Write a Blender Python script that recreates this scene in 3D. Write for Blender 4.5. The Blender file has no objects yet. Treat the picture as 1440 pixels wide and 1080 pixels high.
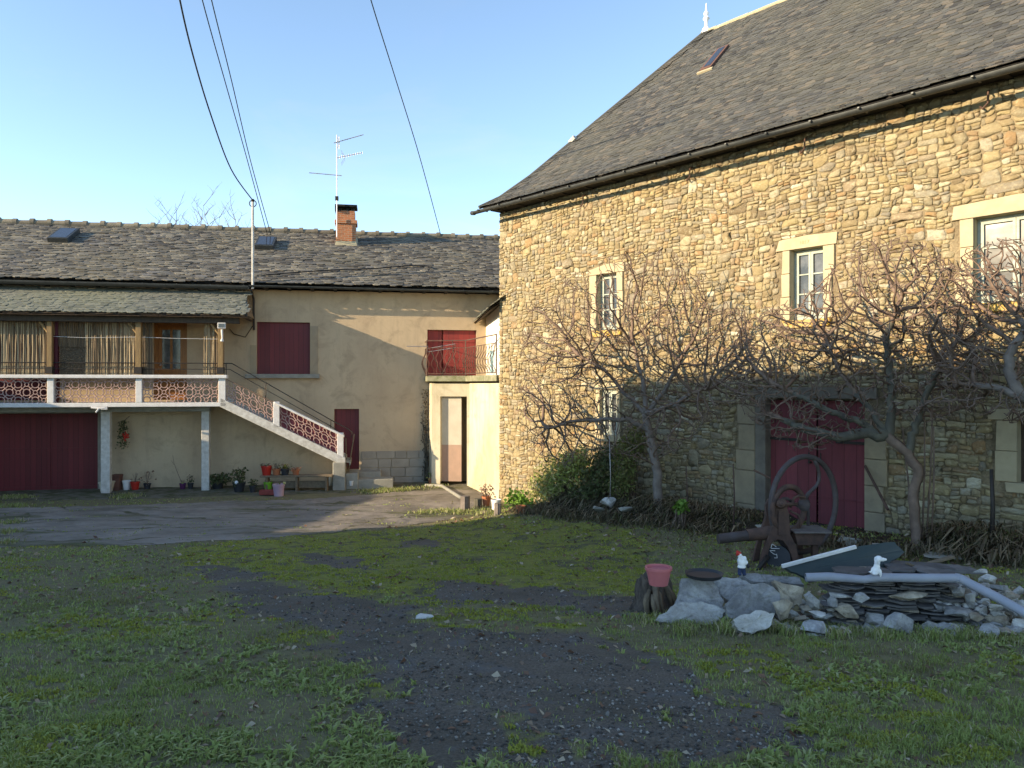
import bpy, bmesh, math, random
import numpy as np
from mathutils import Vector, Matrix
random.seed(7); np.random.seed(7)
R = math.radians; PI = math.pi
scene = bpy.context.scene; COL = scene.collection
F = 1080.0

# ------------------------------------------------------------------ helpers
class MB:
    def __init__(s): s.v=[]; s.f=[]; s.m=[]; s.r=[]; s.cur=0; s.rnd=0.5
    def add(s, vs, fs):
        o=len(s.v); s.v.extend([tuple(p) for p in vs])
        for f in fs: s.f.append([i+o for i in f]); s.m.append(s.cur); s.r.append(s.rnd)
    def box(s,x0,x1,y0,y1,z0,z1):
        s.add([(x0,y0,z0),(x1,y0,z0),(x1,y1,z0),(x0,y1,z0),(x0,y0,z1),(x1,y0,z1),(x1,y1,z1),(x0,y1,z1)],
              [(0,3,2,1),(4,5,6,7),(0,1,5,4),(1,2,6,5),(2,3,7,6),(3,0,4,7)])
    def obox(s,c,d,M=None):
        a,b,e=[q/2 for q in d]; vs=[]
        for z in (-e,e):
            for x,y in ((-a,-b),(a,-b),(a,b),(-a,b)):
                p=Vector((x,y,z)); p = (M@p if M else p)+Vector(c); vs.append(p)
        s.add(vs,[(0,3,2,1),(4,5,6,7),(0,1,5,4),(1,2,6,5),(2,3,7,6),(3,0,4,7)])
    def bar(s,p,q,w,h=None):
        p=Vector(p);q=Vector(q);d=q-p;L=d.length
        M=d.to_track_quat('X','Z').to_matrix(); s.obox((p+q)/2,(L,w,h or w),M)
    def tube(s,pts,rad,n=8,cap=True,closed=False):
        pts=[Vector(p) for p in pts]; k=len(pts)
        rs=[rad]*k if isinstance(rad,(int,float)) else rad
        up=None; o=len(s.v); vs=[]
        for i,p in enumerate(pts):
            if closed: t=pts[(i+1)%k]-pts[i-1]
            else: t=pts[min(i+1,k-1)]-pts[max(i-1,0)]
            t.normalize()
            if up is None: up=Vector((0,0,1)) if abs(t.z)<.9 else Vector((1,0,0))
            a=t.cross(up); 
            if a.length<1e-4: a=t.cross(Vector((1,0.3,0)))
            a.normalize(); b=a.cross(t).normalized(); up=b
            for j in range(n):
                th=2*PI*j/n; vs.append(p+(a*math.cos(th)+b*math.sin(th))*rs[i])
        fs=[]
        for i in range(k if closed else k-1):
            i2=(i+1)%k
            for j in range(n): fs.append((i*n+j,i*n+(j+1)%n,i2*n+(j+1)%n,i2*n+j))
        if cap and not closed: fs.append(tuple(range(n))[::-1]); fs.append(tuple((k-1)*n+j for j in range(n)))
        s.add(vs,fs)
    def lathe(s,prof,n=20,c=(0,0,0),M=None):
        vs=[];fs=[];k=len(prof)
        for r,z in prof:
            for j in range(n):
                th=2*PI*j/n; p=Vector((r*math.cos(th),r*math.sin(th),z)); p=(M@p if M else p)+Vector(c); vs.append(p)
        for i in range(k-1):
            for j in range(n): fs.append((i*n+j,i*n+(j+1)%n,(i+1)*n+(j+1)%n,(i+1)*n+j))
        fs.append(tuple(range(n))[::-1]); fs.append(tuple((k-1)*n+j for j in range(n)))
        s.add(vs,fs)
    def ball(s,c,r,n=12,M=None):
        if isinstance(r,(int,float)): r=(r,r,r)
        vs=[];fs=[];m=n//2
        for i in range(m+1):
            ph=PI*i/m
            for j in range(n):
                th=2*PI*j/n; p=Vector((r[0]*math.sin(ph)*math.cos(th),r[1]*math.sin(ph)*math.sin(th),-r[2]*math.cos(ph)))
                vs.append((M@p if M else p)+Vector(c))
        for i in range(m):
            for j in range(n): fs.append((i*n+j,i*n+(j+1)%n,(i+1)*n+(j+1)%n,(i+1)*n+j))
        s.add(vs,fs)
    def prism(s,poly,fn,d):
        """poly: 2D points; fn(x,y,t) -> 3D; t in {0,d}"""
        k=len(poly); vs=[fn(x,y,0) for x,y in poly]+[fn(x,y,d) for x,y in poly]
        s.add(vs,[tuple(range(k))[::-1],tuple(range(k,2*k))]+[(i,(i+1)%k,k+(i+1)%k,k+i) for i in range(k)])
    def hull(s,pts):
        bm=bmesh.new()
        for p in pts: bm.verts.new(p)
        r=bmesh.ops.convex_hull(bm,input=bm.verts)
        dead=[v for v in bm.verts if not v.link_faces]
        for v in dead: bm.verts.remove(v)
        bm.verts.index_update()
        s.add([v.co.copy() for v in bm.verts],[[v.index for v in f.verts] for f in bm.faces]); bm.free()
    def build(s,name,mats,parent=None,smooth=False,bevel=0,loc=None,rotz=0,rot=None):
        me=bpy.data.meshes.new(name)
        me.from_pydata(s.v,[],s.f)
        if not isinstance(mats,(list,tuple)): mats=[mats]
        for m in mats: me.materials.append(m)
        if len(mats)>1: me.polygons.foreach_set('material_index',s.m)
        a=me.attributes.new('rnd','FLOAT','FACE'); a.data.foreach_set('value',s.r)
        if smooth:
            me.polygons.foreach_set('use_smooth',[True]*len(s.f))
        me.update()
        if smooth and smooth!='all':
            try: me.set_sharp_from_angle(angle=R(smooth if smooth>1 else 40))
            except Exception: pass
        o=bpy.data.objects.new(name,me); COL.objects.link(o)
        if parent: o.parent=parent
        if loc is not None: o.location=loc
        if rotz: o.rotation_euler=(0,0,rotz)
        if rot is not None: o.rotation_euler=rot
        if bevel:
            b=o.modifiers.new('bevel','BEVEL'); b.width=bevel; b.segments=2; b.limit_method='ANGLE'; b.angle_limit=R(35)
            b.harden_normals=False
        return o
def raw(name,V,Fc,mat,attrs={},loopn=3,parent=None,loc=None,smooth=False,normals=None):
    """fast numpy mesh"""
    me=bpy.data.meshes.new(name); nv=len(V); nf=len(Fc)
    me.vertices.add(nv); me.vertices.foreach_set('co',np.asarray(V,dtype=np.float32).ravel())
    me.loops.add(nf*loopn); me.loops.foreach_set('vertex_index',np.asarray(Fc,dtype=np.int32).ravel())
    me.polygons.add(nf); me.polygons.foreach_set('loop_start',np.arange(0,nf*loopn,loopn,dtype=np.int32))
    try: me.polygons.foreach_set('loop_total',np.full(nf,loopn,dtype=np.int32))
    except Exception: pass
    me.materials.append(mat)
    if smooth: me.polygons.foreach_set('use_smooth',np.ones(nf,dtype=bool))
    for k,(dom,arr) in attrs.items():
        a=me.attributes.new(k,'FLOAT',dom); a.data.foreach_set('value',np.asarray(arr,dtype=np.float32))
    me.update(calc_edges=True); me.validate()
    o=bpy.data.objects.new(name,me); COL.objects.link(o)
    if parent: o.parent=parent
    if loc is not None: o.location=loc
    return o
def tag(o,label=None,cat=None,group=None,kind=None):
    if label: o['label']=label
    if cat: o['category']=cat
    if group: o['group']=group
    if kind: o['kind']=kind
    return o
def thing(name,label,cat,loc=(0,0,0),rotz=0,group=None):
    o=bpy.data.objects.new(name,None); COL.objects.link(o); o.location=loc; o.rotation_euler=(0,0,rotz)
    o.empty_display_size=.2
    return tag(o,label,cat,group)

# ------------------------------------------------------------------ noise
def _h(ix,iy,seed):
    n=(ix.astype(np.int64)*374761393+iy.astype(np.int64)*668265263+seed*1442695041)&0xffffffff
    n=((n^(n>>13))*1274126177)&0xffffffff
    return ((n^(n>>16))&0xffff)/65535.0
def vnoise(x,y,seed=0):
    x=np.asarray(x,float);y=np.asarray(y,float)
    ix=np.floor(x);iy=np.floor(y);fx=x-ix;fy=y-iy;fx=fx*fx*(3-2*fx);fy=fy*fy*(3-2*fy)
    a=_h(ix,iy,seed);b=_h(ix+1,iy,seed);c=_h(ix,iy+1,seed);d=_h(ix+1,iy+1,seed)
    return (a*(1-fx)+b*fx)*(1-fy)+(c*(1-fx)+d*fx)*fy
def fbm(x,y,seed=0,o=4):
    t=0;a=.5;w=0
    for i in range(o):
        t=t+a*vnoise(np.asarray(x)*2**i,np.asarray(y)*2**i,seed+i*17);w+=a;a*=.55
    return t/w
def sst(a,b,x):
    t=np.clip((np.asarray(x,float)-a)/(b-a),0,1);return t*t*(3-2*t)
def inpoly(x,y,poly):
    x=np.asarray(x);y=np.asarray(y);r=np.zeros(x.shape,bool);k=len(poly)
    for i in range(k):
        x1,y1=poly[i];x2,y2=poly[(i+1)%k]
        if y1==y2: continue
        c=((y1>y)!=(y2>y))&(x<(x2-x1)*(y-y1)/(y2-y1)+x1); r^=c
    return r

# ------------------------------------------------------------------ frames of the two buildings
class Frame:
    def __init__(s,ax,az,wx,wz):
        L=math.hypot(wx,wz); s.a=(ax,az); s.w=(wx/L,wz/L); s.n=(s.w[1],-s.w[0])   # n points to the yard
        s.rot=math.atan2(s.w[1],s.w[0])
    def pt(s,px,py,p=0):
        """pixel on the plane p metres in front of the wall -> (s, z)"""
        u=(px-720)/F; ax,az=s.a; wx,wz=s.w; nx,nz=s.n
        t=(u*(az+p*nz)-ax-p*nx)/(wx-u*wz); Z=az+t*wz+p*nz
        return t,(540-py)/F*Z
    def world(s,t,p,z=0): return (s.a[0]+t*s.w[0]+p*s.n[0], s.a[1]+t*s.w[1]+p*s.n[1], z)
    def loc(s,X,Z):
        dx=X-s.a[0];dz=Z-s.a[1]; return dx*s.w[0]+dz*s.w[1], dx*s.n[0]+dz*s.n[1]
HF=Frame(-.354,22.5,.985,.173)
BF=Frame(-.286,18.5,.6514,-.7589)
PZ=[-3000,-5,0,3,6,9,13,16,19,22,40,3000]; PH=[-1.5,-1.55,-1.6,-1.75,-2.0,-2.32,-2.62,-2.78,-2.86,-2.8,-2.8,-2.8]
def gz(X,Z,fine=True):
    X=np.asarray(X,float);Z=np.asarray(Z,float)
    b=sum(np.interp(Z+d,PZ,PH) for d in (-1,-.5,0,.5,1))/5
    s,d=BF.loc(X,Z)
    b=b+.25*sst(4,.8,d)*sst(.8,3.5,s)*sst(30,14,s)*sst(-12,-10,d)
    e=.15*(fbm(s*1.3,s*0+3,5)-.5)
    door=sst(7.3,7.7,s)*sst(10.2,9.8,s)
    b=b+.2*sst(1.45+e,1.15+e,d)*sst(2.6,3.6,s)*sst(30,16,s)*(1-door*.75)
    near=sst(60,25,np.hypot(X,Z-10))
    b=b+near*(.10*(fbm(X*.35,Z*.35,11,3)-.5))
    if fine: b=b+near*.045*(fbm(X*2.2,Z*2.2,23,3)-.5)
    return b
def g1(X,Z): return float(gz(np.array([X]),np.array([Z]))[0])
def gpx(px,py):
    """pixel -> point on the ground"""
    u=(px-720)/F;v=(540-py)/F; zs=np.linspace(2,24,1500); h=gz(u*zs,zs,False)-v*zs
    i=np.where(h>0)[0]; Z=zs[i[0]] if len(i) else 24.0
    return u*Z,Z
def gp3(px,py):
    X,Z=gpx(px,py); return (X,Z,g1(X,Z))

# ------------------------------------------------------------------ materials
def new_mat(name):
    m=bpy.data.materials.new(name); m.use_nodes=True; nt=m.node_tree; b=nt.nodes['Principled BSDF']; return m,nt,b
def nd(nt,t,**k):
    n=nt.nodes.new(t)
    for a,v in k.items():
        if a.startswith('_'): setattr(n,a[1:],v)
        else:
            key=a.replace('__',' ')
            if key in n.inputs: n.inputs[key].default_value=v
    return n
def lk(nt,a,b): nt.links.new(a,b)
def coord(nt,scale=(1,1,1),kind='Object'):
    tc=nd(nt,'ShaderNodeTexCoord'); mp=nd(nt,'ShaderNodeMapping'); mp.inputs['Scale'].default_value=scale
    lk(nt,tc.outputs[kind],mp.inputs['Vector']); return mp.outputs['Vector']
def ramp(nt,fac,stops,interp='LINEAR'):
    r=nd(nt,'ShaderNodeValToRGB'); r.color_ramp.interpolation=interp; e=r.color_ramp.elements
    while len(e)<len(stops): e.new(.5)
    for x,(p,c) in zip(e,stops): x.position=p; x.color=(c[0],c[1],c[2],1) if not isinstance(c,(int,float)) else (c,c,c,1)
    lk(nt,fac,r.inputs[0]); return r.outputs[0]
def mix(nt,fac,a,b,mode='MIX'):
    m=nd(nt,'ShaderNodeMix',_data_type='RGBA',_blend_type=mode)
    for s_,v in ((0,fac),(6,a),(7,b)):
        if isinstance(v,(int,float)): m.inputs[s_].default_value=v
        elif isinstance(v,tuple): m.inputs[s_].default_value=(v[0],v[1],v[2],1)
        else: lk(nt,v,m.inputs[s_])
    return m.outputs[2]
def mth(nt,op,a,b=None,c=None,clamp=False):
    m=nd(nt,'ShaderNodeMath',_operation=op,_use_clamp=clamp)
    for i,v in enumerate((a,b,c)):
        if v is None: continue
        if isinstance(v,(int,float)): m.inputs[i].default_value=v
        else: lk(nt,v,m.inputs[i])
    return m.outputs[0]
def noise(nt,vec,scale,detail=4,rough=.55,dist=0):
    n=nd(nt,'ShaderNodeTexNoise'); n.inputs['Scale'].default_value=scale; n.inputs['Detail'].default_value=detail
    n.inputs['Roughness'].default_value=rough; n.inputs['Distortion'].default_value=dist
    lk(nt,vec,n.inputs['Vector']); return n.outputs[0]
def bump(nt,b,h,strength=.5,dist=.01):
    n=nd(nt,'ShaderNodeBump'); n.inputs['Strength'].default_value=strength; n.inputs['Distance'].default_value=dist
    lk(nt,h,n.inputs['Height']); lk(nt,n.outputs[0],b.inputs['Normal'])
def pmat(name,c1,c2=None,scale=6,rough=.8,bs=.3,bscale=60,metal=0,rndm=0.0,sc=(1,1,1),bd=.004,spec=.3):
    """two-tone weathered surface with fine grain; rndm: strength of per-piece variation"""
    m,nt,b=new_mat(name); v=coord(nt,sc)
    c2=c2 or tuple(x*.6 for x in c1)
    col=mix(nt,ramp(nt,noise(nt,v,scale,5,.6),[(.3,0),(.72,1)]),c1,c2)
    if rndm:
        a=nd(nt,'ShaderNodeAttribute',_attribute_name='rnd'); oi=nd(nt,'ShaderNodeObjectInfo')
        f=mth(nt,'FRACT',mth(nt,'ADD',a.outputs['Fac'],oi.outputs['Random']))
        k=mth(nt,'ADD',mth(nt,'MULTIPLY',f,2*rndm),1-rndm)
        h=nd(nt,'ShaderNodeHueSaturation'); lk(nt,col,h.inputs['Color']); lk(nt,k,h.inputs['Value']); col=h.outputs[0]
    lk(nt,col,b.inputs['Base Color']); b.inputs['Roughness'].default_value=rough; b.inputs['Metallic'].default_value=metal
    b.inputs['Specular IOR Level'].default_value=spec
    bump(nt,b,noise(nt,v,bscale,4,.6),bs,bd)
    return m
def stone_mat(name):
    """coursed rubble with pale mortar, two stone sizes nested"""
    m,nt,b=new_mat(name); tc=nd(nt,'ShaderNodeTexCoord'); 
    sep=nd(nt,'ShaderNodeSeparateXYZ'); lk(nt,tc.outputs['Object'],sep.inputs[0])
    xx=mth(nt,'ADD',sep.outputs[0],sep.outputs[1])
    cmb=nd(nt,'ShaderNodeCombineXYZ'); lk(nt,xx,cmb.inputs[0]); lk(nt,sep.outputs[2],cmb.inputs[1])
    base=cmb.outputs[0]
    wn=nd(nt,'ShaderNodeTexNoise'); wn.inputs['Scale'].default_value=7.0; wn.inputs['Detail'].default_value=3; lk(nt,base,wn.inputs['Vector'])
    sub=nd(nt,'ShaderNodeVectorMath',_operation='SUBTRACT'); lk(nt,wn.outputs[1],sub.inputs[0]); sub.inputs[1].default_value=(.5,.5,.5)
    scl=nd(nt,'ShaderNodeVectorMath',_operation='SCALE'); lk(nt,sub.outputs[0],scl.inputs[0]); scl.inputs['Scale'].default_value=.11
    add=nd(nt,'ShaderNodeVectorMath',_operation='ADD'); lk(nt,base,add.inputs[0]); lk(nt,scl.outputs[0],add.inputs[1])
    def vor(scale,sx,sy,feat,rnd=1.0):
        mp=nd(nt,'ShaderNodeMapping'); mp.inputs['Scale'].default_value=(sx*scale,sy*scale,1); lk(nt,add.outputs[0],mp.inputs['Vector'])
        v=nd(nt,'ShaderNodeTexVoronoi',_voronoi_dimensions='2D',_feature=feat); v.inputs['Scale'].default_value=1; v.inputs['Randomness'].default_value=rnd
        lk(nt,mp.outputs[0],v.inputs['Vector']); return v
    A=vor(3.5,1,1.6,'F1',.95); Ae=vor(3.5,1,1.6,'DISTANCE_TO_EDGE',.95)
    B=vor(8.4,.8,1.6,'F1',.95); Be=vor(8.4,.8,1.6,'DISTANCE_TO_EDGE',.95)
    sa=nd(nt,'ShaderNodeSeparateColor'); lk(nt,A.outputs['Color'],sa.inputs[0])
    big=mth(nt,'GREATER_THAN',sa.outputs[0],.7)
    ea=mth(nt,'DIVIDE',Ae.outputs[0],3.5); eb=mth(nt,'DIVIDE',Be.outputs[0],8.4)
    # small stones keep their own outline; big cells override
    e=nd(nt,'ShaderNodeMix',_data_type='FLOAT'); lk(nt,big,e.inputs[0]); lk(nt,mth(nt,'MINIMUM',eb,ea),e.inputs[2]); lk(nt,ea,e.inputs[3])
    edge=mth(nt,'MINIMUM',e.outputs[0],mth(nt,'ADD',ea,mth(nt,'MULTIPLY',big,-0.0)))
    cell=mix(nt,big,B.outputs['Color'],A.outputs['Color'])
    sc=nd(nt,'ShaderNodeSeparateColor'); lk(nt,cell,sc.inputs[0])
    col=ramp(nt,sc.outputs[1],[(0,(.20,.13,.07)),(.14,(.36,.25,.12)),(.3,(.46,.34,.18)),(.44,(.29,.245,.17)),(.56,(.50,.38,.205)),(.68,(.37,.30,.185)),(.82,(.60,.48,.28)),(.93,(.36,.31,.23)),(1,(.74,.64,.44))],'LINEAR')
    hv=nd(nt,'ShaderNodeHueSaturation'); lk(nt,col,hv.inputs['Color']); lk(nt,mth(nt,'ADD',mth(nt,'MULTIPLY',sc.outputs[2],.46),.6),hv.inputs['Value'])
    st=noise(nt,base,24,6,.7); st2=noise(nt,base,3.2,4,.6)
    col=mix(nt,ramp(nt,st,[(.35,0),(.7,.75)]),hv.outputs[0],(.21,.155,.09))
    col=mix(nt,ramp(nt,noise(nt,base,48,3,.6),[(.52,0),(.72,.6)]),col,(.52,.44,.29))
    edj=mth(nt,'ADD',edge,mth(nt,'MULTIPLY',mth(nt,'SUBTRACT',noise(nt,base,40,3,.6),.5),.016))
    mort=ramp(nt,edj,[(.002,1),(.008,0)])
    mcol=mix(nt,ramp(nt,st2,[(.42,0),(.58,1)]),(.42,.33,.20),(.17,.125,.075))
    col=mix(nt,mort,col,mcol)
    # large weathering: greyer low down, darker patches
    col=mix(nt,ramp(nt,noise(nt,base,.6,5,.65),[(.4,0),(.75,.5)]),col,(.30,.235,.15),'MIX')
    lk(nt,col,b.inputs['Base Color']); b.inputs['Roughness'].default_value=.92; b.inputs['Specular IOR Level'].default_value=.15
    h=mth(nt,'ADD',mth(nt,'MULTIPLY',ramp(nt,edj,[(0,0),(.008,.5),(.03,1)]),.65),mth(nt,'MULTIPLY',sc.outputs[0],.7))
    h=mth(nt,'ADD',h,mth(nt,'MULTIPLY',st,.5))
    bump(nt,b,h,.9,.03)
    return m
def render_mat(name,c1,c2,stain,sc=1.0):
    m,nt,b=new_mat(name); v=coord(nt)
    col=mix(nt,ramp(nt,noise(nt,v,.7,6,.65),[(.35,0),(.7,1)]),c1,c2)
    vs=coord(nt,(3.2,3.2,.35))
    col=mix(nt,ramp(nt,noise(nt,vs,1.2,5,.7),[(.52,0),(.8,.55)]),col,stain)
    col=mix(nt,ramp(nt,noise(nt,v,9,5,.7),[(.5,0),(.85,.3)]),col,tuple(x*.55 for x in c1))
    col=mix(nt,ramp(nt,noise(nt,v,1.7,6,.7,.6),[(.52,0),(.66,.5)]),col,tuple(x*.62 for x in c2))
    col=mix(nt,ramp(nt,noise(nt,v,.35,3,.5),[(.4,0),(.65,.35)]),col,(stain[0]*1.2,stain[1]*1.05,stain[2]*.9))
    lk(nt,col,b.inputs['Base Color']); b.inputs['Roughness'].default_value=.93; b.inputs['Specular IOR Level'].default_value=.15
    bump(nt,b,noise(nt,v,38,6,.7),.35,.012); return m
def slate_mat(name,cols,lichen=(.30,.26,.14),lam=.25):
    m,nt,b=new_mat(name); a=nd(nt,'ShaderNodeAttribute',_attribute_name='rnd'); v=coord(nt)
    col=ramp(nt,a.outputs['Fac'],[(i/(len(cols)-1),c) for i,c in enumerate(cols)])
    col=mix(nt,ramp(nt,noise(nt,v,14,5,.7),[(.45,0),(.8,lam*2)]),col,lichen)
    col=mix(nt,ramp(nt,noise(nt,v,.5,4,.6),[(.45,0),(.7,.45)]),col,lichen)
    lk(nt,col,b.inputs['Base Color']); b.inputs['Roughness'].default_value=.8; b.inputs['Specular IOR Level'].default_value=.2
    bump(nt,b,noise(nt,v,45,5,.7),.5,.008); return m
def leaf_mat(name,cols,trans=.25):
    m,nt,b=new_mat(name); a=nd(nt,'ShaderNodeAttribute',_attribute_name='rnd')
    col=ramp(nt,a.outputs['Fac'],[(i/(len(cols)-1),c) for i,c in enumerate(cols)])
    lk(nt,col,b.inputs['Base Color']); b.inputs['Roughness'].default_value=.65; b.inputs['Specular IOR Level'].default_value=.2
    out=nt.nodes['Material Output']; t=nd(nt,'ShaderNodeBsdfTranslucent'); lk(nt,col,t.inputs['Color'])
    ms=nd(nt,'ShaderNodeMixShader'); ms.inputs[0].default_value=trans
    lk(nt,b.outputs[0],ms.inputs[1]); lk(nt,t.outputs[0],ms.inputs[2]); lk(nt,ms.outputs[0],out.inputs['Surface']); return m
def glass_mat(name,tint=(.05,.06,.07)):
    m,nt,b=new_mat(name); b.inputs['Base Color'].default_value=(*tint,1); b.inputs['Roughness'].default_value=.06
    b.inputs['Specular IOR Level'].default_value=.45; v=coord(nt); bump(nt,b,noise(nt,v,2.5,2),.15,.02)
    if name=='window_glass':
        lk(nt,mix(nt,ramp(nt,noise(nt,v,5,4,.6),[(.4,0),(.65,1)]),(.04,.045,.05),(.11,.115,.12)),b.inputs['Base Color']); b.inputs['Roughness'].default_value=.14  # lighter grey patches in the glass colour imitate reflections and curtains behind dusty panes
    return m
def board_mat(name,c,w=.14,axis=0,gap=.05,rough=.7,c2=None):
    """painted boards with grooves, worn paint"""
    m,nt,b=new_mat(name); tc=nd(nt,'ShaderNodeTexCoord'); sp=nd(nt,'ShaderNodeSeparateXYZ'); lk(nt,tc.outputs['Object'],sp.inputs[0])
    f=mth(nt,'FRACT',mth(nt,'DIVIDE',sp.outputs[axis],w)); fl=mth(nt,'FLOOR',mth(nt,'DIVIDE',sp.outputs[axis],w))
    wn=nd(nt,'ShaderNodeTexWhiteNoise',_noise_dimensions='1D'); lk(nt,fl,wn.inputs['W'])
    v=coord(nt,(9,9,.8) if axis==0 else (.8,.8,9)); n=noise(nt,v,4,5,.7)
    col=mix(nt,ramp(nt,n,[(.35,0),(.75,.7)]),c,c2 or tuple(x*.5+.01 for x in c))
    h=nd(nt,'ShaderNodeHueSaturation'); lk(nt,col,h.inputs['Color']); lk(nt,mth(nt,'ADD',mth(nt,'MULTIPLY',wn.outputs['Value'],.3),.85),h.inputs['Value'])
    g=mth(nt,'MULTIPLY',mth(nt,'LESS_THAN',f,gap),1.0)
    col=mix(nt,g,h.outputs[0],tuple(x*.25 for x in c))
    lk(nt,col,b.inputs['Base Color']); b.inputs['Roughness'].default_value=rough
    bump(nt,b,mth(nt,'ADD',mth(nt,'MULTIPLY',g,-1.0),mth(nt,'MULTIPLY',n,.3)),.5,.01); return m

def mortar_mat():
    m,nt,b=new_mat('lime_mortar'); v=coord(nt)
    c=mix(nt,ramp(nt,noise(nt,v,2.2,5,.7),[(.38,0),(.6,1)]),(.38,.30,.19),(.18,.14,.09)); c=mix(nt,ramp(nt,noise(nt,v,30,4,.7),[(.45,0),(.7,.7)]),c,(.15,.11,.07))
    lk(nt,c,b.inputs['Base Color']); b.inputs['Roughness'].default_value=.95; b.inputs['Specular IOR Level'].default_value=.1
    bump(nt,b,noise(nt,v,28,5,.7),1.0,.03); return m
def rubble_mat():
    m,nt,b=new_mat('rubble_stones'); a=nd(nt,'ShaderNodeAttribute',_attribute_name='rnd'); v=coord(nt)
    col=ramp(nt,a.outputs['Fac'],[(0,(.15,.115,.075)),(.08,(.31,.235,.125)),(.2,(.42,.335,.175)),(.3,(.24,.215,.16)),(.42,(.43,.35,.195)),(.50,(.36,.215,.105)),(.60,(.29,.265,.205)),(.70,(.46,.39,.24)),(.80,(.33,.255,.145)),(.89,(.56,.50,.34)),(.95,(.22,.20,.165)),(1,(.68,.63,.48))])
    wv=coord(nt,(1,1,2.4)); n1=noise(nt,wv,11,6,.7,.5); n2=noise(nt,wv,40,5,.7)
    col=mix(nt,ramp(nt,n1,[(.40,0),(.72,.75)]),col,(.22,.155,.085))
    col=mix(nt,ramp(nt,noise(nt,v,17,4,.6),[(.52,0),(.70,.6)]),col,(.56,.47,.31))
    col=mix(nt,ramp(nt,noise(nt,v,.55,5,.65),[(.42,0),(.75,.45)]),col,(.27,.21,.14))
    lk(nt,col,b.inputs['Base Color']); b.inputs['Roughness'].default_value=.92; b.inputs['Specular IOR Level'].default_value=.12
    bump(nt,b,mth(nt,'ADD',n1,mth(nt,'MULTIPLY',n2,.5)),.9,.025); return m
def rockmat(name,c1,c2,c3):
    m,nt,b=new_mat(name); tc=nd(nt,'ShaderNodeTexCoord'); oi=nd(nt,'ShaderNodeObjectInfo')
    ad=nd(nt,'ShaderNodeVectorMath',_operation='ADD'); lk(nt,tc.outputs['Object'],ad.inputs[0]); lk(nt,oi.outputs['Location'],ad.inputs[1]); v=ad.outputs[0]
    n1=noise(nt,v,7,6,.7,.4); n2=noise(nt,v,22,5,.75); n3=noise(nt,v,4,4,.6)
    col=mix(nt,ramp(nt,n1,[(.36,0),(.62,1)]),c1,c2)
    col=mix(nt,ramp(nt,n2,[(.5,0),(.72,.75)]),col,c3)
    col=mix(nt,ramp(nt,n3,[(.55,0),(.68,.6)]),col,tuple(min(1,x*1.35) for x in c1))
    k=mth(nt,'ADD',mth(nt,'MULTIPLY',oi.outputs['Random'],.6),.7)
    h=nd(nt,'ShaderNodeHueSaturation'); lk(nt,col,h.inputs['Color']); lk(nt,k,h.inputs['Value']); lk(nt,h.outputs[0],b.inputs['Base Color'])
    b.inputs['Roughness'].default_value=.9; b.inputs['Specular IOR Level'].default_value=.15
    bump(nt,b,mth(nt,'ADD',n1,mth(nt,'MULTIPLY',n2,.6)),1.0,.03); return m
M={}
M['stone']=stone_mat('rubble_stone')
M['mortar']=mortar_mat(); M['rubble']=rubble_mat()
M['render']=render_mat('beige_render',(.57,.435,.29),(.48,.365,.25),(.35,.27,.195))
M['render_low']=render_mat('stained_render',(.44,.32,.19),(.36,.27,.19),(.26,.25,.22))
M['render_white']=render_mat('annex_render',(.60,.545,.42),(.50,.43,.30),(.24,.215,.16))
M['whitewash']=render_mat('whitewash',(.86,.82,.72),(.8,.75,.64),(.6,.55,.45))
M['ashlar']=pmat('dressed_stone',(.50,.415,.27),(.38,.31,.2),4,.9,.4,40)
M['lintel_grey']=pmat('weathered_lintel',(.22,.19,.15),(.13,.11,.09),5,.9,.5,30)
M['lichen']=pmat('orange_lichen',(.55,.31,.04),(.42,.33,.2),7,.95,.5,50)
M['slate_barn']=slate_mat('slate_barn',[(.038,.038,.04),(.062,.063,.064),(.092,.092,.09),(.055,.056,.054),(.11,.108,.10),(.075,.074,.071),(.145,.125,.105),(.048,.049,.05)],(.115,.11,.085),.2)
M['slate_house']=slate_mat('slate_house',[(.05,.045,.042),(.11,.10,.088),(.19,.17,.14),(.08,.075,.068),(.26,.23,.18),(.13,.125,.115),(.07,.065,.06),(.17,.16,.15)],(.20,.175,.12),.22)
M['slate_balcony']=slate_mat('slate_balcony',[(.10,.105,.09),(.15,.155,.13),(.2,.2,.165),(.13,.135,.12),(.23,.22,.18)],(.24,.24,.16),.25)
M['deck']=pmat('roof_boarding',(.03,.026,.022),(.015,.013,.012))
M['ridge']=pmat('ridge_tile',(.26,.22,.16),(.16,.14,.11),8,.9,.5,40,rndm=.25)
M['ridge_mortar']=pmat('ridge_mortar',(.5,.42,.27),(.33,.28,.19),6,.95,.6,30)
M['zinc']=pmat('zinc_gutter',(.085,.09,.088),(.05,.052,.05),7,.5,.15,30,metal=.5)
M['darkmetal']=pmat('dark_iron',(.035,.033,.032),(.06,.045,.035),20,.6,.3,60,metal=.4)
M['rust']=pmat('rusty_iron',(.17,.095,.07),(.07,.045,.04),9,.85,.6,45,metal=.2)
M['rim']=pmat('rusty_grey_rim',(.11,.095,.098),(.09,.06,.05),7,.75,.5,45,metal=.3)
M['maroon']=board_mat('maroon_board',(.155,.014,.018),.13,0,.05,.6,(.11,.014,.016))
M['maroon_barn']=board_mat('faded_red_boards',(.21,.042,.05),.2,0,.035,.85,(.12,.032,.038))
M['maroon_flat']=pmat('maroon_paint',(.10,.012,.02),(.07,.01,.016),5,.6,.1,30)
M['red_boards']=board_mat('red_shutter_boards',(.27,.025,.02),.15,0,.05,.65,(.17,.02,.02))
M['white']=pmat('white_paint',(.74,.72,.70),(.60,.57,.54),6,.7,.25,50)
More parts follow.
